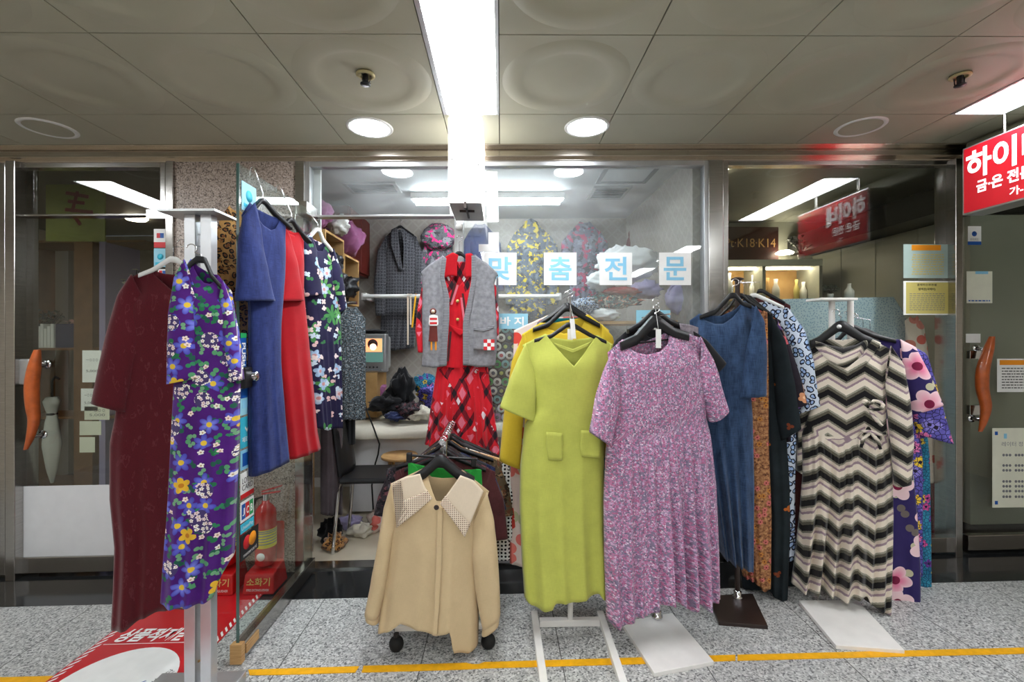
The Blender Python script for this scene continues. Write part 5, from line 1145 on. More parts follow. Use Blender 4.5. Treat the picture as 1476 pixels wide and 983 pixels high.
side_garment('black long coat with small orange motifs beside the orange lace dress', 'coat', 'black_motif', Plane(1080, 2.435, -34), (1050, 458), (1062, 444), [(1070, 452), (1080, 450)], (1092, 440), (1118, 460), [(1056, 600)], [(1128, 560), (1134, 640), (1138, 700), (1139, 760)], [(1070, 846), (1100, 846), (1112, 849), (1124, 862), (1135, 868)], 171, sleeve=([(1112, 454), (1132, 490), (1146, 550), (1155, 617)], [(1112, 500), (1116, 550), (1120, 600), (1126, 634)]), hg=((1072, 426), (1062, 440), (1088, 436), (1054, 450), (1110, 452)))
side_garment('dark top with rose print hanging between the black coat and the blue print dress', 'blouse', 'rose_black', Plane(1084, 2.46, -38), (1060, 450), (1070, 440), [(1078, 446), (1086, 446)], (1096, 440), (1124, 462), [(1064, 560)], [(1138, 560)], [(1068, 640), (1100, 642), (1140, 636)], 181, sleeve=([(1120, 458), (1140, 500), (1155, 545), (1164, 582)], [(1122, 500), (1130, 540), (1138, 565), (1146, 590)]), T=.018, hg=((1078, 427), (1068, 438), (1092, 436), (1062, 446), (1114, 454)))
side_garment('blue and white animal print dress with wide sleeves behind the black coat', 'dress', 'blue_animal', Plane(1086, 2.50, -40), (1066, 444), (1076, 434), [(1084, 440), (1096, 440)], (1108, 432), (1140, 446), [(1072, 600)], [(1146, 560), (1148, 640), (1146, 700)], [(1088, 806), (1120, 808), (1146, 806)], 191, sleeve=([(1136, 444), (1160, 475), (1174, 520), (1189, 583)], [(1134, 500), (1140, 540), (1146, 570), (1152, 596)]), T=.022, so=.01, hg=((1086, 424), (1078, 432), (1104, 430), (1070, 440), (1130, 442)), hm='white_plastic')
side_garment('dark brown long dress at the back of the dark brown stand', 'dress', 'maroon_cloth', Plane(1088, 2.56, -40), (1080, 436), (1090, 426), [(1098, 432), (1106, 432)], (1114, 427), (1139, 440), [(1080, 600)], [(1154, 560), (1158, 640), (1162, 720)], [(1090, 802), (1130, 800), (1163, 798)], 201, T=.02, hg=((1096, 418), (1090, 426), (1110, 424), (1084, 432), (1132, 436)))
pl = Plane(1063, 2.335, 0)
t = thing('ring_hook', 'dark knob on top of the dark brown stand carrying the bunched hooks', 'rack head', pl.P((1063, 402)))
put(MB().lathe(pl.P((1063, 405)), [(.0125, 0), (.03, .006), (.032, .012), (.01, .02), (0, .02)], 24), 'cap', 'brown_metal', t)
# ================================================================ zigzag dress and the prints behind it
pl = Plane(1215, 2.27, -22)
t = garment('dress', 'black, cream and grey zigzag dress with long sleeves and a tied waist', 'dress', pl, None)
put(body(pl, (1166, 500), (1172, 490), [(1182, 502), (1196, 510), (1212, 512), (1230, 508), (1242, 498)], (1250, 487), (1284, 503),
         [(1168, 540), (1168, 590), (1156, 625), (1157, 680), (1152, 740), (1145, 804)], [(1276, 560), (1277, 610), (1285, 660), (1287, 740), (1286, 800)], [(1140, 839), (1158, 846), (1186, 849), (1203, 856), (1224, 854), (1246, 853), (1250, 866), (1270, 878), (1284, 885)],
         T=.05, Tb=.014, fold=.046, nf=3.8, t0=.34, seed=211, waist=.345, gather=.006, ns=110, back=[(1190, 489), (1212, 490), (1235, 488)]), 'body', 'zigzag_knit', t, solid=SOL)
put(tube_sleeve(pl, [(1280, 498), (1298, 525), (1306, 575), (1311, 630), (1307, 692)], [(1272, 550), (1275, 590), (1279, 630), (1282, 665), (1285, 697)], T=.04, off=.035, seed=212), 'sleeve', 'zigzag_knit', t, solid=SOL)
put(tube_sleeve(pl, [(1168, 498), (1158, 540), (1152, 600), (1150, 680)], [(1176, 550), (1172, 590), (1170, 640), (1168, 690)], T=.03, off=-.03, seed=213), 'sleeve', 'zigzag_knit', t, solid=SOL)
# cowl
rows, uvs = [], []
for k, (dy, of) in enumerate(((0, .022), (6, .045), (14, .055), (22, .052), (28, .05))):
    ring = resample([(1174, 490), (1190, 497), (1212, 501), (1232, 497), (1249, 488)], 22); r_, u_ = [], []
    for j, q in enumerate(ring):
        s = j / 21; b = math.sin(PI * s); P = pl.uz((q[0], q[1] + dy * (.35 + .65 * b))); r_.append(pl.pt(P[0], P[1], of * (.35 + .65 * b) + .004 * math.sin(9 * s + k))); u_.append((P[0] + k * .01, P[1] * 1.3 + .2))
    rows.append(r_); uvs.append(u_)
put(MB().grid(rows, uvs, flip=True), 'cowl_collar', 'zigzag_knit', t, solid=.003)
put(panel(pl, [(1250, 489), (1262, 494)], [(1236, 512)], [(1244, 522)], [(1206, 536), (1216, 546)], .066, 5, T=.002, ns=5, nv=14, edge_l=0, wr=.002), 'wrap_edge', 'zigzag_knit', t, solid=.002)
bw = MB()
for pts in (((1243, 582), (1252, 574), (1264, 578), (1262, 586), (1246, 588)), ((1243, 584), (1236, 576), (1238, 574), (1244, 580)), ((1244, 586), (1252, 598), (1262, 610)), ((1245, 620), (1236, 628), (1233, 640)), ((1246, 618), (1256, 630), (1260, 642)), ((1232, 617), (1246, 618), (1262, 622), (1268, 620))):
    bw.tube([pl.P(q, .075 + .006 * (i % 2)) for i, q in enumerate(resample([q for q in pts], 10))], [.009 * (1 - .3 * abs(i - 5) / 5) for i in range(10)], 8)
bw.uv = [(v.x * 1.4, v.z * 1.4) for v in bw.v]; bw.has_uv = True
put(bw, 'bow', 'zigzag_knit', t)
hanger(pl, (1212, 466), (1180, 488), (1242, 484), (1168, 493), (1266, 494), hook=(1205, 446), label='broad black hanger inside the zigzag dress', thick=.014, wide=.052)
put(MB().lathe(pl.P((1208, 471), .017), [(0, 0), (.011, 0), (.0, .001)], 18, tuple(pl.n)), 'size_disc', 'paper_white', bpy.data.objects['coat_hanger'] if False else t)
pl = Plane(1290, 2.335, -24)
t = garment('dress', 'dark purple dress with large pink hibiscus flowers behind the zigzag dress', 'dress', pl, 'print dresses behind the zigzag dress')
put(body(pl, (1178, 504), (1200, 492), [(1216, 500), (1240, 500)], (1262, 484), (1300, 490), [(1172, 600), (1166, 720)], [(1312, 560), (1312, 640), (1322, 740), (1327, 820)], [(1160, 850), (1200, 856), (1240, 858), (1284, 880), (1303, 889), (1327, 894)], T=.03, Tb=.02, fold=.012, nf=3, seed=221), 'body', 'hibiscus_purple', t, solid=SOL)
put(tube_sleeve(pl, [(1294, 489), (1316, 500), (1334, 535), (1355, 582)], [(1298, 540), (1302, 560), (1306, 578), (1309, 596)], T=.035, off=.03, seed=222), 'sleeve', 'hibiscus_purple', t, solid=SOL)
hanger(pl, (1228, 470), (1208, 488), (1258, 482), (1188, 496), (1290, 490), hook=(1222, 448), label='black hanger inside the purple hibiscus dress', thick=.012, wide=.03)
pl = Plane(1300, 2.40, -24)
t = garment('dress', 'purple and yellow scroll print dress behind the hibiscus dress', 'dress', pl, 'print dresses behind the zigzag dress')
put(body(pl, (1200, 508), (1220, 494), [(1236, 502), (1256, 502)], (1276, 488), (1310, 496), [(1200, 640)], [(1322, 600), (1330, 660)], [(1196, 826), (1260, 836), (1330, 830)], T=.022, fold=.01, nf=3, seed=231), 'body', 'baroque_print', t, solid=SOL)
put(tube_sleeve(pl, [(1306, 494), (1336, 510), (1356, 580), (1374, 640)], [(1310, 560), (1312, 590), (1314, 610), (1318, 624)], T=.035, off=.0, seed=232), 'sleeve', 'baroque_print', t, solid=SOL)
hanger(pl, (1244, 474), (1226, 490), (1272, 486), (1208, 500), (1304, 494), hook=(1228, 450), label='hanger inside the scroll print dress', thick=.008)
pl = Plane(1310, 2.46, -24)
t = garment('dress', 'teal and violet print dress at the very back behind the zigzag dress', 'dress', pl, 'print dresses behind the zigzag dress')
put(body(pl, (1214, 512), (1236, 498), [(1250, 506), (1270, 506)], (1286, 494), (1316, 502), [(1214, 640)], [(1334, 600), (1340, 660), (1342, 760)], [(1210, 860), (1280, 876), (1325, 888), (1343, 889)], T=.022, fold=.012, nf=3, seed=241), 'body', 'teal_print', t, solid=SOL)
hanger(pl, (1254, 480), (1240, 496), (1282, 490), (1222, 506), (1310, 500), hook=(1232, 452), label='hanger inside the teal and violet print dress', thick=.008)
# ================================================================ tailor's shop behind the glass
YBK = 4.31
XE = xat(903, YBK); XW = -2.02
struct('wall_north', MB().box((XW, YBK, 0), (XE, YBK + .05, 2.55)), 'shop_wallpaper')
struct('wall_east', MB().box((XE, 2.815, 0), (XE + .115, YBK + .05, 2.55)), 'shop_wallpaper')
struct('wall_west', MB().box((XW - .05, 3.0, 0), (XW, YBK + .05, 2.55)), 'shop_wallpaper')
struct('floor', MB().box((XW, YG + .06, -.06), (XE, YBK, .004)), 'cream_floor')
struct('ceiling', MB().box((XW, 2.80, CEIL - .01), (XE, YBK, CEIL + .05)), 'shop_ceiling')
struct('trim_11', MB().box((xat(440, 2.8), 2.76, .001), (xat(655, 2.8), 2.85, .012)), 'steel')
struct('baseboard_north', MB().box((XW, YBK - .012, .004), (XE, YBK, .09)), 'white_metal')
def cbox(px0, px1, py, Y, h, mb, d=.3, drop=.004):
    pass
p0, p1 = on_ceil(594, 279), on_ceil(812, 279)
t = thing('fluorescent_lamp', 'bright fluorescent strip lamp on the ceiling inside the shop', 'lamp', ((p0.x + p1.x) / 2, 3.55, CEIL - .09))
put(MB().box((p0.x, 3.50, CEIL - .06), (p1.x, 3.60, CEIL - .011)), 'housing', 'white_metal', t, bevel=.004)
for y in (3.515, 3.585): put(MB().cyl((p0.x + .03, y, CEIL - .075 + K * p0.x), (p1.x - .03, y, CEIL - .075 + K * p1.x), .014), 'tube', 'tube_lamp', t)
for i, (c0, c1, lb) in enumerate((((508, 260), (580, 275), 'grey ceiling vent on the doorway side of the lamp inside the shop'), ((845, 266), (896, 284), 'grey ceiling vent on the quilt side of the lamp inside the shop'))):
    a, b = on_ceil(c0[0], c1[1]), on_ceil(c1[0], c1[1]); y1 = on_ceil(c0[0], c1[1]).y; y0 = on_ceil(c0[0], c0[1]).y; y0, y1 = min(y0, y1), max(y0, y1)
    t = thing('ceiling_vent', lb, 'vent', ((a.x + b.x) / 2, (y0 + y1) / 2, CEIL - .03), 'ceiling vents inside the shop')
    fr = MB(); w = .025
    fr.box((a.x, y0, CEIL - .024), (b.x, y0 + w, CEIL - .0105)); fr.box((a.x, y1 - w, CEIL - .024), (b.x, y1, CEIL - .0105)); fr.box((a.x, y0 + w, CEIL - .024), (a.x + w, y1 - w, CEIL - .0105)); fr.box((b.x - w, y0 + w, CEIL - .024), (b.x, y1 - w, CEIL - .0105))
    put(fr, 'frame', 'grey_plastic', t)
    sl = MB(); n = 6
    for k in range(n):
        y = lerp(y0 + w, y1 - w, (k + .5) / n); sl.box((a.x + w, y - .006, CEIL - .022), (b.x - w, y + .004, CEIL - .013))
    put(sl, 'louvres', 'vent_grey', t)
a, b = on_ceil(858, 262), on_ceil(930, 262); y0, y1 = on_ceil(858, 238).y, a.y; y0, y1 = min(y0, y1), max(y0, y1)
fr = MB(); w = .03
fr.box((a.x, y0, CEIL - .016), (b.x, y0 + w, CEIL - .0102)); fr.box((a.x, y1 - w, CEIL - .016), (b.x, y1, CEIL - .0102)); fr.box((a.x, y0 + w, CEIL - .016), (a.x + w, y1 - w, CEIL - .0102)); fr.box((b.x - w, y0 + w, CEIL - .016), (b.x, y1 - w, CEIL - .0102))
struct('trim_12', fr, 'vent_grey')
pb = at(456, 265, 2.83); put(MB().box((pb.x - .025, 2.82, 2.05), (pb.x + .028, 2.84, 2.44)), 'blind_strip', 'white_plastic', None, 'narrow white blind strip at the top corner of the doorway', 'blind')
# --- garments on the back wall
def wall_coat(name, lb, cat, mat, Y, neck, sl, sr, left, right, hem, vneck, sleeves, seed, T=.05, lap=None, group='garments on the back wall of the shop', phi=0):
    pl = Plane(neck[0], Y, phi); t = garment(name, lb, cat, pl, group); w = 7
    put(body(pl, sl, (neck[0] - w, neck[1]), vneck, (neck[0] + w, neck[1]), sr, left, right, hem, T=T, Tb=.03, fold=.012, nf=3, seed=seed, ns=44, nv=40), 'body', mat, t, solid=SOL)
    for k, (o_, i_) in enumerate(sleeves): put(tube_sleeve(pl, o_, i_, T=.045, off=.02, seed=seed + k), 'sleeve', mat, t, solid=SOL)
    return pl, t
pl, t = wall_coat('coat', 'dark grey checked tweed coat on the back wall of the shop', 'coat', 'tweed', 4.20, (577, 329), (556, 341), (601, 342), [(553, 380), (550, 440)], [(606, 380), (604, 440)], [(547, 502), (570, 505), (597, 501)], [(574, 350), (578, 372), (582, 392), (583, 372), (583, 345)],
                  [([(557, 340), (545, 362), (540, 410), (543, 455)], [(562, 375), (559, 410), (557, 456)]), ([(600, 341), (612, 370), (614, 420), (611, 462)], [(596, 378), (598, 420), (598, 462)])], 301)
for tp, l_, r_, h_ in (([(567, 334), (575, 330)], [(566, 355)], [(580, 370)], [(578, 390), (583, 392)]), ([(581, 331), (588, 336)], [(585, 362)], [(591, 356)], [(583, 392), (587, 389)])):
    put(panel(pl, tp, l_, r_, h_, .075, 1, T=.006, ns=8, nv=14, wr=.001, edge_l=0), 'lapel', 'tweed', t, solid=.004)
hanger(pl, (577, 326), (570, 330), (584, 330), (560, 338), (597, 339), hook=(577, 316), label='black hanger inside the tweed coat', thick=.008, group=None)
pl, t = wall_coat('jacket', 'grey and pink camouflage hooded jacket beside the tweed coat', 'jacket', 'pink_camo', 4.20, (632, 340), (613, 352), (652, 350), [(611, 400)], [(656, 400)], [(610, 480), (632, 484), (656, 480)], [(632, 356)], [([(614, 350), (606, 372), (603, 430), (604, 470)], [(620, 385), (618, 430), (616, 470)])], 311)
put(MB().blob(pl.P((633, 343), .06), (.155, .07, .12), 3, .2, 16), 'hood', 'pink_camo', t)
wall_coat('jacket', 'dark navy jacket glimpsed through the window beside the first lettered square', 'jacket', 'navy_cloth', 4.20, (692, 322), (676, 334), (710, 335), [(674, 400)], [(712, 400)], [(674, 470), (692, 472), (712, 470)], [(692, 338)], [([(677, 333), (668, 350), (666, 420)], [(682, 365), (680, 420)]), ([(709, 334), (722, 352), (727, 420)], [(705, 365), (710, 420)])], 321)
pl, t = wall_coat('shirt', 'grey shirt with yellow blotches on the back wall behind the first two lettered squares', 'shirt', 'yellow_camo', 4.20, (765, 320), (742, 336), (790, 337), [(742, 380)], [(788, 380)], [(733, 458), (760, 462), (786, 458)], [(763, 334), (766, 338)], [([(743, 334), (731, 355), (728, 400), (729, 440)], [(748, 370), (745, 405), (744, 440)]), ([(789, 335), (803, 355), (806, 400), (804, 440)], [(784, 370), (788, 405), (789, 440)])], 331)
put(panel(pl, [(755, 322), (765, 317), (774, 322)], [(756, 328)], [(774, 328)], [(752, 336), (765, 340), (779, 336)], .05, 1, T=.01, ns=10, nv=6, wr=.001, edge_l=0), 'collar', 'yellow_camo', t, solid=.003)
wall_coat('jacket', 'grey and rose blotched jacket on the back wall above the white quilts', 'jacket', 'rose_camo', 4.20, (843, 319), (822, 334), (864, 334), [(822, 380)], [(862, 380)], [(820, 450), (842, 454), (862, 450)], [(842, 332)], [([(823, 332), (809, 350), (806, 400)], [(828, 368), (824, 400)]), ([(863, 332), (875, 350), (879, 400)], [(858, 368), (862, 400)])], 341)
tag(put(MB().blob(at(917, 348, 4.22), (.085, .06, .13), 5, .25, 16, fold=.1), 'hood_cap', 'dark_red_cloth'), 'dark red hood hanging in the corner of the back wall', 'hat')
# rail with ribbons
t = thing('hanging_rail', 'white horizontal rail across the back of the shop', 'rail', at(660, 427, 4.02))
a, b = at(524, 427, 4.02), at(806, 427, 4.02)
put(MB().cyl(a, b, .018, n=16), 'pipe', 'white_plastic', t)
for q in (a, b): put(MB().box((q.x - .02, 4.02, q.z - .03 - K * q.x), (q.x + .02, YBK, q.z + .03 - K * q.x)), 'bracket', 'white_metal', t)
for px, py, m_, lb in ((588, 497, 'ivory_cotton', 'thin white ribbon hanging from the rail'), (599, 472, 'yellow_tape', 'yellow measuring tape hanging from the rail'), (592, 468, 'ivory_cotton', 'short pale ribbon hanging from the rail')):
    o = MB(); p = at(px, 427, 3.985); q = at(px - (5 if m_ == 'yellow_tape' else 0), py, 3.985)
    o.obox((p + q) / 2, (.007, 0, 0), (0, .0012, 0), (q - p) / 2); o.obox((p.x, 4.02, p.z + .02), (.007, 0, 0), (0, .036, 0), (0, 0, .0012))
    tag(put(o, 'ribbon', m_), lb, 'ribbon')
# --- sewing table with cloth pad, white cabinet and heaps
tx0, tx1 = xat(494, 3.5), xat(738, 3.5)
t = thing('work_table', 'white work table with a padded cream cover inside the shop', 'table', ((tx0 + tx1) / 2, 3.75, 0))
put(MB().box((tx0 + .02, 3.60, .03), (tx0 + .82, 4.2, .645)), 'cabinet', 'cabinet_white', t, bevel=.004)
put(MB().box((tx1 - .06, 3.56, .005), (tx1 - .02, 4.2, .645)), 'side_panel', 'cabinet_white', t)
put(MB().box((tx0, 3.50, .645), (tx1, 4.25, .68)), 'top', 'cabinet_white', t)
rows, uvs = [], []
for i in range(25):
    r_, u_ = [], []
    for j in range(41):
        x, y = lerp(tx0 - .015, tx1 + .01, j / 40), lerp(3.48, 4.24, i / 24); z = .687 + .018 * mnoise.noise((x * 5, y * 5, 1)) + .016
        if i == 0: z = .625 + .012 * mnoise.noise((x * 9, 2, 3))
        r_.append((x, y if i else 3.475, z + K * x)); u_.append((x, y))
    rows.append([Vector(q) for q in r_]); uvs.append(u_)
put(MB().grid(rows, uvs), 'padded_cover', 'cream_cloth', t, solid=.012)
hp = [((579, 556), (.10, .10, .15), 'black_cloth', 'black garment heaped to a peak on the work table'), ((556, 577), (.13, .10, .075), 'black_cloth', 'black crumpled garment at the TV end of the heap on the work table'),
      ((612, 548), (.11, .09, .085), 'teal_print', 'teal printed garment on top of the heap beside the red dress'), ((624, 566), (.12, .10, .09), 'baroque_print', 'violet printed garment in the heap beside the red dress'),
      ((592, 585), (.12, .09, .06), 'dark_floral', 'dark patterned garment at the front of the heap'), ((606, 590), (.09, .07, .05), 'cream_cloth', 'pale sleeve sticking out of the front of the heap'),
      ((570, 594), (.08, .07, .035), 'navy_cloth', 'navy garment hanging over the front of the heap'), ((548, 560), (.06, .06, .07), 'mauve_cloth', 'mauve scrap of cloth tucked behind the black heap')]
for i, (q, r_, m_, lb) in enumerate(hp):
    Y = (3.80, 3.72, 3.9, 3.78, 3.64, 3.62, 3.6, 3.95)[i]; c = at(*q, Y); c.z = max(.70 + r_[2] * .6, c.z - .03)
    tag(put(MB().blob(c, r_, 11 + i, .55, 16, 2.4, .25), 'crumpled_garment', m_), lb, 'clothes', 'heap of clothes on the work table')
# old television on a carton
tx, ty = xat(535, 3.80), 3.80; tw = 42 * 3.8 / F
zb_, zt2 = zat(535, 537, 3.80), zat(535, 481, 3.80)
t = thing('television', 'small silver tube television showing a picture, beyond the black chair', 'television', (tx, 3.95, zb_))
put(MB().box((tx - tw / 2, 3.80, zb_), (tx + tw / 2, 3.90, zt2), False), 'front_case', 'aluminium', t, bevel=.012)
put(MB().hexa([(tx - tw * .42, 3.90, zb_ + .02), (tx + tw * .42, 3.90, zb_ + .02), (tx + tw * .42, 3.90, zt2 - .02), (tx - tw * .42, 3.90, zt2 - .02)], (0, .16, 0)), 'back_case', 'grey_plastic', t, bevel=.02)
x0, x1, z1, z0 = tx - tw * .38, tx + tw * .40, zat(535, 487, 3.8), zat(535, 522, 3.8)
glow('screen_orange', S(226, 120, 80), 1.2); glow('screen_green', S(60, 90, 84), .7); glow('screen_dark', S(40, 24, 22), .3); glow('screen_skin', S(240, 190, 160), 1.2)
sc_ = put(MB().box((x0, 3.794, z0), (x1, 3.801, z1), False), 'screen', 'screen_green', t, bevel=.003)
zm = zat(535, 507, 3.8); put(MB().box((x0 + .006, 3.792, zm), (x1 - .006, 3.7945, z1 - .006), False), 'picture', 'screen_orange', sc_)
zc_ = (zm + z1) / 2
put(MB().lathe((tx + .015, 3.7915, zc_ + .006), [(0, 0), (.042, .0), (.042, .0004)], 24, (0, 1, 0)), 'hair', 'screen_dark', sc_); put(MB().lathe((tx + .018, 3.7905, zc_ - .018), [(0, 0), (.028, .0), (.028, .0004)], 24, (0, 1, 0)), 'face', 'screen_skin', sc_)
sp_ = MB(); sp_.box((tx - tw * .36, 3.796, zb_ + .015), (tx + tw * .36, 3.80, zb_ + .03), False); put(sp_, 'speaker_grille', 'ink_grey', t)
for k in range(4): put(MB().lathe((tx - .04 + k * .03, 3.797, zb_ + .045), [(0, 0), (.007, 0), (.007, .004)], 12, (0, 1, 0)), 'button', 'black_plastic', t)
tag(put(MB().blob((tx - .01, 3.93, zt2 + .018), (.11, .08, .022), 3, .3, 12), 'cloth_scrap', 'black_cloth'), 'black cloth lying on top of the television', 'cloth')
put(MB().box((tx - .13, 3.79, .735), (tx + .05, 4.1, zb_ - .002 - K * tx)), 'carton', 'cardboard', None, 'brown carton carrying the television', 'box')
tag(put(MB().tube([at(*q, Y) for q, Y in (((524, 538), 3.78), ((522, 560), 3.6), ((528, 590), 3.46), ((538, 615), 3.455), ((547, 640), 3.455), ((545, 655), 3.455), ((541, 668), 3.455), ((536, 700), 3.455), ((538, 735), 3.455))], .006, 8), 'power_cord', 'black_rubber'), 'black power cord hanging down in front of the work table', 'cord')
# sewing machine at the far end of the table
mx = xat(722, 3.65); t = thing('sewing_machine', 'white sewing machine partly hidden behind the red dress', 'sewing machine', (mx, 3.7, .705))
put(MB().box((mx - .2, 3.62, .725), (mx + .1, 3.78, .76)), 'bed', 'white_plastic', t, bevel=.008)
put(MB().box((mx + .02, 3.65, .76), (mx + .10, 3.76, 1.00)), 'column', 'white_plastic', t, bevel=.015)
put(MB().box((mx - .19, 3.655, .92), (mx + .03, 3.755, 1.01)), 'arm', 'white_plastic', t, bevel=.015)
put(MB().cyl((mx + .10, 3.7, .95), (mx + .125, 3.7, .95), .05, n=24), 'hand_wheel', 'chrome', t)
put(MB().cyl((mx - .15, 3.7, .92), (mx - .15, 3.7, .78), .008), 'needle_bar', 'chrome', t)
# thread spools on a pegboard
bx0, bx1 = xat(699, 3.12), xat(752, 3.12); z0, z1 = zat(725, 606, 3.12), zat(725, 468, 3.12)
t = thing('thread_rack', 'dark pegboard of thread spools behind the window beside the lime dress', 'rack', ((bx0 + bx1) / 2, 3.14, 0))
put(MB().box((bx0, 3.12, z0), (bx1, 3.14, z1), False), 'board', 'dark_board', t); put(MB().box((bx0, 3.122, .004), (bx0 + .03, 3.138, z0)).box((bx1 - .03, 3.122, .004), (bx1, 3.138, z0)), 'legs', 'brown_metal', t)
tm = [('black_plastic', 'green_cloth'), ('dark_board', 'cream_cloth'), ('black_plastic', 'mauve_cloth'), ('navy_cloth', 'cream_cloth'), ('black_plastic', 'teal_fluff'), ('ink_red', 'paper_white'), ('lime_linen', 'black_plastic')]
protos = []
for a_, b_ in tm:
    s_ = thing('thread_spool', 'thread spool on the dark pegboard', 'thread spool', (0, 0, 0), 'thread spools on the pegboard')
    put(MB().lathe((0, .0, 0), [(.0, -.052), (.011, -.052), (.013, -.05), (.024, -.044), (.027, 0), (.0, 0)], 16, (0, 1, 0)), 'thread', a_, s_)
    put(MB().lathe((0, -.047, 0), [(.013, -.006), (.026, -.006), (.028, .0), (.024, .004)], 16, (0, 1, 0)), 'rim', b_, s_); protos.append(s_)
n_ = 0; rnd = random.Random(5); used = set()
for r_ in range(11):
    for c_ in range(4):
        x = lerp(bx0 + .03, bx1 - .03, (c_ + .5 * (r_ % 2)) / 3.5); z = lerp(z0 + .03, z1 - .03, r_ / 10)
        k = rnd.randrange(len(protos)); o = protos[k] if k not in used else dup(protos[k]); used.add(k); o.location = (x, 3.119, z)
# chair
cx0, cx1 = -1.06, -.62
t = thing('chair', 'black chair with chrome legs just inside the doorway', 'chair', ((cx0 + cx1) / 2, 3.1, 0))
rows = []
for i in range(13):
    f = i / 12; rows.append([Vector((cx0 + .02 - .05 * f + .03 * math.sin(PI * s), lerp(2.95, 3.26, s), .50 + .40 * f + K * cx0)) for s in [k / 10 for k in range(11)]])
put(MB().grid(rows), 'backrest', 'black_plastic', t, solid=.018)
put(MB().box((cx0 + .02, 2.93, .455), (cx1, 3.27, .49)), 'seat', 'black_plastic', t, bevel=.015)
for x, y in ((cx0 + .03, 2.95), (cx0 + .03, 3.25), (cx1 - .03, 2.95), (cx1 - .03, 3.25)):
    sx = -.05 if x < -.9 else .03; put(MB().tube([(x, y, .458 + K * x), (x + sx * .3, y, .4 + K * x), (x + sx, y, .006 + K * x)], .011, 10), 'leg', 'chrome', t)
# stool
c = at(576, 657, 3.44); t = thing('stool', 'round wooden stool between the chair and the low clothes rack', 'stool', (c.x, 3.44, 0))
put(MB().lathe((c.x, 3.44, c.z), [(0, .012), (.128, .012), (.136, .004), (.134, -.012), (0, -.014)], 32), 'seat', 'pale_wood', t)
for k in range(4):
    a = PI / 4 + k * PI / 2; put(MB().tube([(c.x + .08 * math.cos(a), 3.44 + .08 * math.sin(a), c.z - .012), (c.x + .125 * math.cos(a), 3.44 + .125 * math.sin(a), .006 + K * c.x)], .014, 10), 'leg', 'pale_wood', t)
for i, (q, r_, m_, lb) in enumerate((((505, 715), (.09, .07, .05), 'lilac_cloth', 'lilac cloth bundle on the floor under the black chair'), ((520, 735), (.08, .06, .05), 'cream_cloth', 'cream cloth bundle on the floor under the black chair'), ((483, 750), (.07, .07, .06), 'leopard', 'leopard print bundle on the floor beside the chair leg'),
                                     ((545, 715), (.09, .06, .08), 'coral_print', 'pinkish cloth bundle on the floor beside the work table'), ((478, 728), (.07, .07, .1), 'black_cloth', 'black cloth bundle on the floor under the hanging trousers'))):
    Y = (3.35, 3.22, 3.02, 3.3, 3.1)[i]; c = at(*q, Y); c.z = .006 + r_[2] * .72 + K * c.x
    tag(put(MB().blob(c, r_, 40 + i, .5, 14, 2.4, .25, .7), 'cloth_bundle', m_), lb, 'cloth', 'cloth bundles on the shop floor')
# dark garments hanging inside the doorway
t2 = thing('hanging_rail', 'short steel rail carrying the sequin jacket inside the doorway', 'rail', (-1.28, 3.1, 1.5)); put(MB().cyl((-1.42, 3.12, 1.62), (-.98, 3.12, 1.62), .011).cyl((-1.42, 3.12, 1.62), (-1.42, 3.12, .01), .011), 'pipe', 'chrome', t2)
for lb, nm, m_, px, Y, phi, l, r, top, hem, sd in (('glittering grey sequin jacket inside the doorway', 'jacket', 'sequin', 508, 3.05, 25, 488, 527, 440, 604, 401), ('black coat hanging behind the sequin jacket', 'coat', 'black_cloth', 496, 3.12, 25, 478, 512, 438, 640, 402), ('plum grey trousers hanging inside the doorway behind the navy floral dress', 'trousers', 'plum_grey', 480, 3.0, 25, 462, 494, 448, 740, 403)):
    pl = Plane(px, Y, phi); t = garment(nm, lb, nm, pl, None)
    put(body(pl, (l, top + 18), (lerp(l, r, .35), top + 2), [(lerp(l, r, .5), top + 14)], (lerp(l, r, .65), top + 2), (r, top + 20), [(l, 560)], [(r, 560)], [(l, hem), (r, hem)], T=.03, Tb=.02, fold=.012, nf=2.5, seed=sd, ns=36), 'body', m_, t, solid=SOL)
# cubby shelf with black bags
t = thing('cubby_shelf', 'plywood cubby shelf above the doorway garments', 'shelf', (-1.2, 3.1, 1.62))
def cub(y0, y1, z0, z1, x0=-1.5, x1=-1.12):
    m_ = MB(); w = .015
    m_.box((x0, y0, z1 - w), (x1, y1, z1)); m_.box((x0, y0, z0), (x1, y1, z0 + w)); m_.box((x0, y0, z0 + w), (x1, y0 + w, z1 - w)); m_.box((x0, y1 - w, z0 + w), (x1, y1, z1 - w)); m_.box((x0, y0 + w, z0 + w), (x0 + w, y1 - w, z1 - w))
    return m_
put(cub(2.93, 3.28, 1.68, 2.09), 'compartment', 'cardboard', t); put(cub(3.285, 3.62, 1.64, 2.0), 'compartment', 'cardboard', t)
put(MB().box((-1.5, 2.93, .01), (-1.46, 2.97, 1.68)).box((-1.5, 3.55, .01), (-1.46, 3.6, 1.64)), 'uprights', 'cardboard', t)
for i, (c, r_) in enumerate((((-1.2, 3.1, 1.86), (.13, .13, .13)), ((-1.14, 3.16, 1.76), (.08, .08, .09)), ((-1.2, 3.45, 1.76), (.12, .12, .1)))):
    g_ = ('black glossy plastic bag filling the upper cubby', 'black glossy plastic bag bulging from the front of the upper cubby', 'black glossy plastic bag in the lower cubby')[i]
    tag(put(MB().blob(c, r_, 60 + i, .5, 16, 2.6, .3), 'plastic_bag', 'black_plastic'), g_, 'bag', 'plastic bags in the cubby shelf')
tag(put(MB().blob((-1.22, 3.02, 2.20), (.11, .10, .10), 71, .4, 16, 2.2, .2), 'plastic_bag', 'mauve_cloth'), 'purple bag on top of the cubby shelf', 'bag')
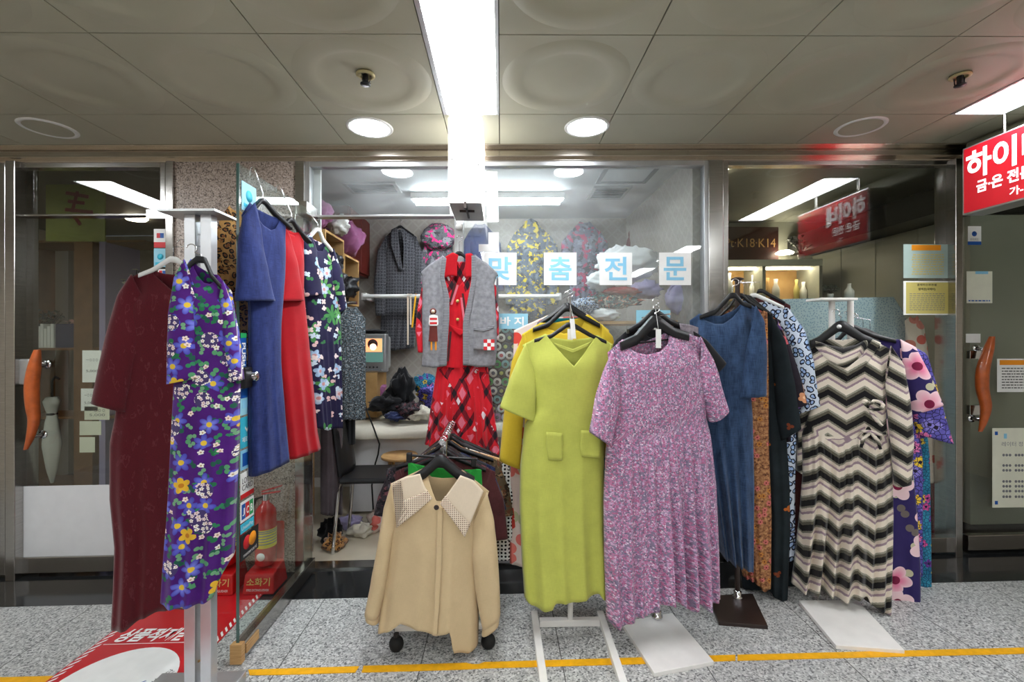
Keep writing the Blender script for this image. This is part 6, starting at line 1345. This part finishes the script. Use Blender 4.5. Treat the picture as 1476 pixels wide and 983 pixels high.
tag(put(MB().blob((-1.13, 3.2, 2.16), (.07, .09, .07), 72, .5, 14, 2.6, .3), 'plastic_bag', 'foil'), 'shiny clear plastic bag on top of the cubby shelf', 'bag')
tag(put(MB().blob((-1.2, 3.52, 2.14), (.14, .12, .14), 73, .3, 16, 2.0, .2), 'cloth_bundle', 'mauve_cloth'), 'mauve cloth bundle on top of the cubby shelf', 'cloth')
x0, x1 = xat(489, 3.95), xat(514, 3.95); t = thing('wall_cabinet', 'dark red wooden cabinet high in the corner behind the cubby shelf', 'cabinet', ((x0 + x1) / 2 - .15, 4.1, 1.98))
put(MB().box((x0 - .35, 3.75, 1.95), (x1, 4.30, 2.48)), 'carcass', 'dark_red_wood', t, bevel=.004); put(MB().box((x1 + .001, 3.77, 1.97), (x1 + .018, 4.02, 2.46)), 'door', 'dark_red_wood', t, bevel=.003); put(MB().box((x1 + .001, 4.03, 1.97), (x1 + .018, 4.28, 2.46)), 'door', 'dark_red_wood', t, bevel=.003)
# shelf of quilts and folded cloth by the east wall
sx0, sx1 = xat(842, 3.1), XE - .02; zs = zat(900, 464, 3.1)
t = thing('storage_shelf', 'pale storage unit under the folded quilts at the window', 'shelf', ((sx0 + sx1) / 2, 3.35, 0))
m_ = MB(); zz = zs - K * sx0
for z in (.08, .55, zz - .02): m_.box((sx0, 3.0, z), (sx1, 3.6, z + .02))
put(m_, 'boards', 'pale_wood', t); put(MB().box((sx0, 3.0, .004), (sx0 + .02, 3.6, zz - .02)), 'side_panel', 'pale_wood', t); put(MB().box((sx1 - .02, 3.0, .004), (sx1, 3.6, zz - .02)), 'side_panel', 'pale_wood', t)
def fold_stack(q, r_, Y, m_, lb, nm='folded_cloth', seed=0, cat='cloth', gp='folded cloths at the window', rough=.34):
    c = at(*q, Y); tag(put(MB().blob(c, r_, seed, rough, 18, 2.6, .3), nm, m_), lb, cat, gp)
fold_stack((905, 380), (.215, .16, .125), 3.22, 'white_quilt', 'white quilt folded on top of the pile at the window', 'quilt', 81, 'quilt', 'quilts at the window')
fold_stack((868, 405), (.11, .12, .065), 3.14, 'white_quilt', 'white quilt fold bulging below the top one', 'quilt', 82, 'quilt', 'quilts at the window')
fold_stack((897, 420), (.14, .10, .03), 3.12, 'red_linen', 'red folded cloth under the white quilts', seed=83)
fold_stack((930, 418), (.11, .11, .065), 3.16, 'lilac_cloth', 'lilac folded cloth beside the white quilts', seed=84)
fold_stack((880, 435), (.21, .12, .045), 3.12, 'multi_print', 'many-coloured printed cloth folded under the red one', seed=85)
fold_stack((845, 440), (.09, .10, .05), 3.10, 'blue_animal', 'blue and white printed cloth folded beside the many-coloured one', seed=86)
fold_stack((872, 454), (.10, .09, .045), 3.08, 'white_quilt', 'white cloth lying lowest in the pile at the window', seed=87)
fold_stack((985, 430), (.13, .10, .115), 3.05, 'lilac_cloth', 'lilac soft bag with a strap by the window corner', 'soft_bag', 88, 'bag', None, .15)
b_ = at(985, 425, 2.95); tag(put(MB().tube([b_ + Vector((.10 * math.cos(a), -.002 - .01 * math.sin(a), .085 * math.sin(a))) for a in [PI * k / 14 for k in range(15)]], .006, 8), 'bag_strap', 'lilac_cloth'), 'lilac strap on the soft bag by the window corner', 'strap')
plain('shop_wood', S(124, 88, 56), .5, 0, .15); plain('banner_cloth', S(120, 124, 62), .8, 0, .1)
# ================================================================ flower shop on the west side
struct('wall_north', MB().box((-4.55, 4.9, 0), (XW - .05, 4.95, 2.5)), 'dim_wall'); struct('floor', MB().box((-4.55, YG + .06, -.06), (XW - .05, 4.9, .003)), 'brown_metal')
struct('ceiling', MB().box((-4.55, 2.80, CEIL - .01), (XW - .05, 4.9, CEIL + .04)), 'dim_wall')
def add_fill_lamp(x, y, e, lb):  # round lamps added only to brighten the neighbouring shop interiors
    t = thing('fill_lamp', lb, 'lamp', (x, y, CEIL + K * x - .03)); put(MB().lathe((x, y, CEIL + K * x - .012), [(.0, -.02), (.07, -.02), (.085, -.006), (.09, 0)], 24), 'shade', e, t)
glow('warm_lamp', (1, .88, .7, 1), 13)
add_fill_lamp(-3.3, 4.2, 'warm_lamp', 'added warm fill lamp on the ceiling of the flower shop')  # added lamp giving the flower shop its dim warm light
t = thing('hanging_banner', 'yellow green hanging banner with red brush strokes in the flower shop', 'banner', at(108, 345, 3.3)); a, b = at(66, 232, 3.3), at(151, 348, 3.3)
put(MB().box((a.x, 3.3, b.z), (b.x, 3.31, a.z), False), 'cloth', 'banner_cloth', t)
br = MB()
for q0, q1 in (((95, 278), (128, 284)), ((98, 290), (122, 293)), ((94, 302), (134, 306)), ((112, 276), (104, 306)), ((106, 310), (116, 324))):
    u, v = at(*q0, 3.296), at(*q1, 3.296); d = v - u; n_ = Vector((-d.z, 0, d.x)).normalized() * .012; br.hexa([u - n_, v - n_, v + n_, u + n_], (0, -.002, 0))
put(br, 'brush_strokes', 'dark_red_cloth', t, kind='stuff')
x0, x1 = xat(20, 3.9), xat(214, 3.9)
t = thing('display_shelf', 'wooden display shelf in the flower shop behind the glass door', 'shelf', ((x0 + x1) / 2, 4.0, 0))
m_ = MB()
for py in (349, 502, 600, 700): z = zat(90, py, 3.9) - K * x0; m_.box((x0, 3.85, z - .02), (x1, 4.2, z))
put(m_, 'boards', 'shop_wood', t)
for px in (20, 116, 152): x = xat(px, 3.9); put(MB().box((x, 3.84, .004), (x + (.15 if px == 116 else .05), 4.2, zat(90, 349, 3.9) - K * x)), 'upright', 'shop_wood' if px != 152 else 'lilac_cloth', t)
zsh = zat(90, 502, 3.9) + .004; SHZ = zat(90, 502, 3.9)
for i in range(6):
    x = xat(48 + i * 5, 3.88); put(MB().box((x, 3.88, zsh - K * x), (x + .024, 4.05, zsh - K * x + .16 + .02 * (i % 3))), 'book', 'paper_white', None, 'pale upright booklet in the row on the flower shop shelf', 'book', 'booklets on the flower shop shelf')
x = xat(80, 3.88); put(MB().box((x, 3.88, zsh - K * x), (x + .17, 4.08, zsh - K * x + .2)), 'storage_box', 'navy_cloth', None, 'dark blue box on the flower shop shelf', 'box')
def plant(name, lb, base, n, h, sp, leafm, seed, pot=None, leaf=(.05, .014)):
    t = thing(name, lb, 'plant', base); rnd = random.Random(seed); lv = MB(); st = MB()
    if pot: put(MB().lathe(base, [(.0, 0), (pot * .75, 0), (pot, pot * 1.5), (pot * .9, pot * 1.5), (pot * .85, pot * 1.2), (0, pot * 1.2)], 22), 'pot', 'grey_plastic', t)
    b = Vector(base) + Vector((0, 0, (pot or 0) * 1.2))
    for i in range(n):
        a = rnd.uniform(0, 2 * PI); l = h * rnd.uniform(.6, 1); tip = b + Vector((math.cos(a) * sp * rnd.uniform(.3, 1), math.sin(a) * sp * rnd.uniform(.3, 1), l)); mid = (b + tip) / 2 + Vector((0, 0, l * .12))
        st.tube([b, mid, tip], .003, 5)
        for f in (.45, .6, .75, .9, 1.0):
            p = mid.lerp(tip, (f - .4) / .6); d = Vector((rnd.uniform(-1, 1), rnd.uniform(-1, 1), rnd.uniform(-.4, .8))).normalized(); s_ = d.cross(Vector((0, 0, 1))).normalized() * leaf[1]
            lv.add([p, p + d * leaf[0] * .5 + s_ + Vector((0, 0, .004)), p + d * leaf[0], p + d * leaf[0] * .5 - s_ + Vector((0, 0, .004))], [(0, 1, 2, 3)])
    put(st, 'stems', 'teal_fluff' if leafm == 'x' else 'brown_metal', t, kind='stuff'); put(lv, 'leaves', leafm, t, kind='stuff'); return t
plain('leaf_dark', S(40, 58, 44), .5, 0, .3); plain('leaf_green', S(70, 120, 60), .5, 0, .3); plain('petal_white', S(236, 230, 220), .6); plain('petal_pink', S(222, 168, 156), .6)
plant('potted_plant', 'dark leafy plant in the flower shop', Vector((xat(66, 4.0), 4.0, SHZ + K * (xat(66, 4.0) - xat(20, 3.9)) + .002)), 18, .26, .12, 'leaf_dark', 3, .05)
plant('flower_bunch', 'bunch of pale flowers in the flower shop beside the banner', Vector((xat(34, 4.02), 4.02, SHZ + K * (xat(34, 4.02) - xat(20, 3.9)) + .002)), 10, .2, .12, 'petal_white', 5, .05, (.04, .02))
plant('flower_bunch', 'pink flowers in a bowl on the flower shop shelf', Vector((xat(104, 4.08), 4.1, SHZ + K * (xat(104, 4.08) - xat(20, 3.9)) + .002)), 10, .14, .05, 'petal_pink', 6, .07, (.045, .022))
plant('orchid', 'tall orchid with white blossoms behind the flower shop door', Vector((xat(186, 4.0), 4.0, SHZ + K * (xat(186, 4.0) - xat(20, 3.9)) + .002)), 7, .62, .10, 'petal_white', 8, .05, (.04, .02))
plant('potted_plant', 'small green plant standing low in the flower shop', Vector((xat(172, 3.93), 3.93, SHZ + K * (xat(172, 3.93) - xat(20, 3.9)) + .002)), 9, .2, .06, 'leaf_green', 9, .05)
for (pa, pb, lb) in (((119, 505), (146, 551), 'tall white price note inside the flower shop glass'), ((117, 560), (141, 592), 'white price note below the tall one inside the flower shop glass'), ((122, 586), (158, 605), 'wide cream price note inside the flower shop glass'), ((115, 607), (146, 627), 'plain grey price note above the lowest one inside the flower shop glass'), ((115, 630), (137, 652), 'plain grey price note lowest inside the flower shop glass')):
    o = sticker(None, pa, pb, YG + .012, 'paper_white' if pb[1] < 600 else 'pale_paper', 'price_note'); tag(o, lb, 'note', 'price notes in the flower shop')
    for k in range(2):
        if pb[1] < 606: words(o, ('ㅡㅇㅇㅇ', '5,000')[k], (pa[0] + pb[0]) / 2, lerp(pa[1], pb[1], .3 + .35 * k), (pb[0] - pa[0]) * .6, 4, YG + .0095, 'ink_grey')
c = at(75, 572, 2.9); e = at(75, 696, 2.9); t = thing('umbrella', 'folded clear umbrella hanging inside the flower shop door', 'umbrella', e)
L = c.z - e.z
rows = []
for i in range(22):
    f = i / 21; r_ = interp([(0, .008), (.15, .028), (.45, .05), (.72, .034), (.80, .022), (.84, .03), (.95, .045), (1, .03)], f)
    rows.append([e + Vector((math.cos(2 * PI * j / 20) * r_ * (1 + .18 * math.cos(8 * PI * j / 20 + f)), math.sin(2 * PI * j / 20) * r_, f * L)) for j in range(20)])
put(MB().grid(rows, wrap=True), 'canopy', 'foil', t); put(MB().tube([e + Vector((0, 0, L)), e + Vector((0, 0, L + .05)), e + Vector((.0, 0, L + .10)), e + Vector((.02, 0, L + .125)), e + Vector((.045, 0, L + .11))], .007, 8), 'handle', 'black_plastic', t); put(MB().lathe(e + Vector((0, 0, L * .80)), [(.024, -.008), (.03, 0), (.024, .008)], 18), 'tie_band', 'black_cloth', t)
# ================================================================ jeweller's shop on the east side
XJ = 3.12
struct('wall_north', MB().box((XE + .03, 4.5, 0), (4.5, 4.55, 2.56)), 'gallery_wall'); struct('floor', MB().box((XE + .03, YG + .06, -.06), (4.5, 4.5, .003)), 'brown_metal')
struct('ceiling', MB().box((XE + .03, 2.80, CEIL - .01), (4.5, 4.5, CEIL + .04)), 'gallery_wall'); 
t = thing('cupboard_row', 'tall pale green cupboard wall in the jeweller shop', 'cabinet', (XJ + .2, 3.7, 0))
for i in range(4):
    y0, y1 = 2.95 + i * .385, 2.95 + (i + 1) * .385 - .006; put(MB().box((XJ, y0, .1), (XJ + .4, y1, 2.16)), 'door', 'gallery_wall', t, bevel=.003)
put(MB().box((XJ - .25, 2.95, 2.17), (XJ + .4, 4.49, 2.34)), 'bulkhead', 'black_plastic', t)
x0, x1 = xat(1038, 4.4), xat(1122, 4.4); zb_, zt2 = zat(1080, 375, 4.4), zat(1080, 327, 4.4)
t = thing('wall_sign', 'dark brown sign board with dim gold lettering at the back of the jeweller shop', 'sign', ((x0 + x1) / 2, 4.42, zb_)); put(MB().box((x0, 4.40, zb_), (x1, 4.44, zt2), False), 'board', 'dark_board', t)
put(MB().text('Pt·K18·K14', at(1082, 350, 4.395), (x1 - x0) * .86, .085), 'lettering', 'cardboard', t)
x0, x1 = xat(1040, 4.1), xat(1186, 4.1); zt2, zb_ = zat(1110, 374, 4.1), zat(1110, 432, 4.1)
t = thing('display_cabinet', 'lit display cabinet under the brown sign board', 'cabinet', ((x0 + x1) / 2, 4.25, 0)); k_ = K * (x0 + x1) / 2
put(MB().box((x0, 4.1, zt2 - k_ - .06), (x1, 4.45, zt2 - k_)), 'top', 'pale_paper', t); put(MB().box((x0, 4.42, .9), (x1, 4.45, zt2 - k_ - .06)), 'back_panel', 'cardboard', t); put(MB().box((x0, 4.1, .004), (x1, 4.45, .9)), 'base', 'gallery_wall', t)
for px in (1040, 1099, 1181): x = xat(px, 4.1); put(MB().box((x, 4.1, .9), (x + .03, 4.42, zt2 - k_ - .06)), 'divider', 'gallery_wall', t)
put(MB().box((x0 + .05, 4.2, zt2 - k_ - .075), (x1 - .05, 4.23, zt2 - k_ - .061)), 'lamp', 'warm_lamp', t)
rnd = random.Random(2)
for i, px in enumerate((1052, 1062, 1088, 1108, 1120, 1150, 1160, 1172)):
    x = xat(px, 4.25); z = zat(px, 430, 4.25); h = rnd.uniform(.1, .26); r_ = rnd.uniform(.02, .04)
    tag(put(MB().lathe((x, 4.27, .9 + K * x + .001 if False else zat(px, 432, 4.27) - .0), [(0, 0), (r_, 0), (r_ * 1.1, h * .5), (r_ * .5, h * .75), (r_ * .6, h), (0, h)], 18), 'vase', ('foil', 'gold_paper', 'paper_white', 'cardboard')[i % 4]), 'small vase in the row inside the lit display cabinet', 'vase', 'vases in the display cabinet')
pbx = MB(); pbx.box((x0 + .03, 4.12, zb_ - k_ - .03), (x1, 4.42, zb_ - k_ - .002)); put(pbx, 'shelf', 'gallery_wall', t)
plant('potted_plant', 'small dark plant on top of the display cabinet', at(1155, 374, 4.15), 14, .16, .13, 'leaf_dark', 12, .03)
# blue dotted cloth over a tall board behind the glass
pts = [(1128, 431), (1288, 428), (1302, 450), (1318, 484), (1322, 600), (1326, 760), (1128, 770)]
t = thing('covered_board', 'tall display board covered with light blue dotted cloth behind the zigzag dress stand', 'board', at(1225, 770, 3.0))
P3 = [at(*q, 3.0) for q in pts]; bd = MB(); bd.prism(P3[::-1], (0, .12, 0)); bd.uv = [(v.x, v.z) for v in bd.v]; bd.has_uv = True
put(bd, 'cloth', 'blue_dots', t); lg = MB()
for px in (1140, 1312): x = xat(px, 3.05); lg.box((x - .02, 3.03, .004), (x + .02, 3.09, at(px, 768, 3.0).z - K * x))
put(lg, 'legs', 'white_metal', t)
zb2 = P3[0].z
plant('flower_bunch', 'dark artificial flowers on top of the covered board', at(1197, 430, 3.06), 12, .06, .06, 'leaf_dark', 15, .02, (.03, .012))
c = at(1224, 430, 3.06); tag(put(MB().lathe(c, [(0, 0), (.028, 0), (.03, .05), (.012, .075), (.012, .095), (.016, .1), (0, .1)], 20), 'glass_bottle', 'foil'), 'small shiny bottle on top of the covered board', 'bottle')
pl = Plane(1320, 2.92, -10); t = garment('garment', 'red and white leaf print garment at the edge of the covered board', 'clothes', pl, None)
put(body(pl, (1304, 462), (1312, 456), [(1318, 462)], (1322, 455), (1332, 470), [(1312, 560)], [(1342, 560), (1352, 640)], [(1314, 690), (1336, 694), (1356, 690)], T=.03, fold=.015, seed=501, ns=36), 'body', 'coral_print', t, solid=SOL)
x = XJ - .16; put(MB().box((x, 3.05, .004), (x + .13, 3.4, .55)), 'storage_box', 'dark_red_cloth', None, 'dark red box on the floor behind the jewellery window', 'box', bevel=.004)
# media shelf behind the jeweller's door
x0, x1 = xat(1392, 3.5), xat(1560, 3.5)
t = thing('media_shelf', 'dark shelf of upright cases behind the jewellery shop door', 'shelf', ((x0 + x1) / 2, 3.6, 0)); m_ = MB()
for py in (395, 445, 508, 640): z = zat(1476, py, 3.5) - K * x0; m_.box((x0, 3.45, z - .02), (x1, 3.75, z))
put(m_, 'boards', 'black_plastic', t); put(MB().box((x0 - .02, 3.45, .004), (x0, 3.75, 1.9)), 'side_panel', 'black_plastic', t); put(MB().box((x0, 3.75, .004), (x1, 3.77, 1.9)), 'back_panel', 'dim_wall', t)
for py, hh in ((508, .14), (445, .10)):
    z = zat(1476, py, 3.5) - K * x0 + .001; x = x0 + .02; rnd = random.Random(py)
    while x < x1 - .1:
        w = rnd.uniform(.014, .026); put(MB().box((x, 3.47, z), (x + w, 3.66, z + hh * rnd.uniform(.9, 1.1))), 'media_case', rnd.choice(('dark_red_cloth', 'navy_cloth', 'charcoal', 'maroon_cloth', 'ink_grey', 'black_plastic')), None, 'upright case standing on the dark media shelf', 'case', 'cases on the media shelf'); x += w + .003
add_fill_lamp(1.45, 3.05, 'warm_lamp', 'added unseen fill lamp on the jeweller shop ceiling close to the steel pillar')  # added lamp, kept out of view by the pillar, lights the jeweller's interior
q_ = at(1131, 366, 4.36); tag(put(MB().lathe(q_, [(0, 0), (.075, .0), (.08, .01), (.05, .03), (0, .03)], 24), 'wall_lamp', 'warm_lamp'), 'small lit lamp beside the dark brown sign board', 'lamp')
# ================================================================ fire extinguishers by the pillar
def extinguisher(px, py, Y, lb, sy=None):
    p = at(px, CY, Y); b = Vector((p.x, Y, fz(p.x) + .004)); s = 1.0
    t = thing('extinguisher_stand', 'red plastic extinguisher stand with gold lettering ' + lb, 'stand', b, 'extinguisher stands by the pillar')
    w = .085
    q = [b + Vector((-w, -.10, 0)), b + Vector((w, -.10, 0)), b + Vector((w, .07, 0)), b + Vector((-w, .07, 0))]
    u = [b + Vector((-w * .93, -.085, .105)), b + Vector((w * .93, -.085, .105)), b + Vector((w * .8, .06, .13)), b + Vector((-w * .8, .06, .13))]
    put(MB().add(q + u, [(3, 2, 1, 0), (4, 5, 6, 7), (0, 1, 5, 4), (1, 2, 6, 5), (2, 3, 7, 6), (3, 0, 4, 7)]), 'foot', 'extinguisher_red', t, bevel=.008)
    put(MB().text('소화기', b + Vector((0, -.0945, .068)), .125, .042, (1, 0, 0), (0, .14, 1), .012), 'lettering', 'ink_gold', t); put(MB().text('FIRE EXTINGUISHER', b + Vector((0, -.0995, .026)), .12, .012, (1, 0, 0), (0, .14, 1), .0), 'lettering', 'paper_white', t)
    put(MB().box((b.x - .07, Y + .045, b.z + .12 - K * b.x), (b.x + .07, Y + .065, b.z + .34 - K * b.x)), 'back_plate', 'extinguisher_red', t, bevel=.01)
    e = b + Vector((0, -.015, .135)); x_ = thing('fire_extinguisher', 'red fire extinguisher with a yellow label standing ' + lb, 'fire extinguisher', e, 'fire extinguishers by the pillar')
    put(MB().lathe(e, [(0, .0), (.05, .0), (.055, .008), (.055, .27), (.05, .30), (.032, .325), (.02, .335), (.018, .35), (0, .35)], 32), 'cylinder', 'extinguisher_red', x_)
    put(MB().lathe(e, [(.0557, .10), (.0557, .20)], 32), 'label', 'label_yellow', x_)
    ln = MB()
    for k, zz_ in enumerate((.19, .18, .165, .15, .135, .12)): ln.lathe(e, [(.0561, zz_), (.0561, zz_ + .004)], 32)
    put(ln, 'printed_lines', 'ink_deep_blue', x_, kind='stuff')
    put(MB().lathe(e + Vector((0, -.0545, .055)), [(0, -.002), (.022, -.002), (.022, .001)], 20, (0, 1, 0)), 'round_sticker', 'paper_white', x_)
    put(MB().cyl(e + Vector((0, 0, .345)), e + Vector((0, 0, .385)), .016), 'valve', 'chrome', x_)
    hd = MB(); hd.obox(e + Vector((.03, 0, .392)), (.05, 0, .006), (0, .009, 0), (0, 0, .004)); hd.obox(e + Vector((.035, 0, .415)), (.055, 0, .016), (0, .009, 0), (0, 0, .004))
    put(hd, 'levers', 'extinguisher_red', x_, bevel=.002)
    put(MB().tube([e + Vector(q_) for q_ in ((-.012, 0, .37), (-.05, -.01, .36), (-.07, -.01, .30), (-.066, -.01, .2), (-.062, -.012, .12))], .008, 8), 'hose', 'black_rubber', x_)
extinguisher(385, 800, 2.60, 'behind the open glass door'); extinguisher(328, 800, 2.60, 'between the purple dress and the glass door')
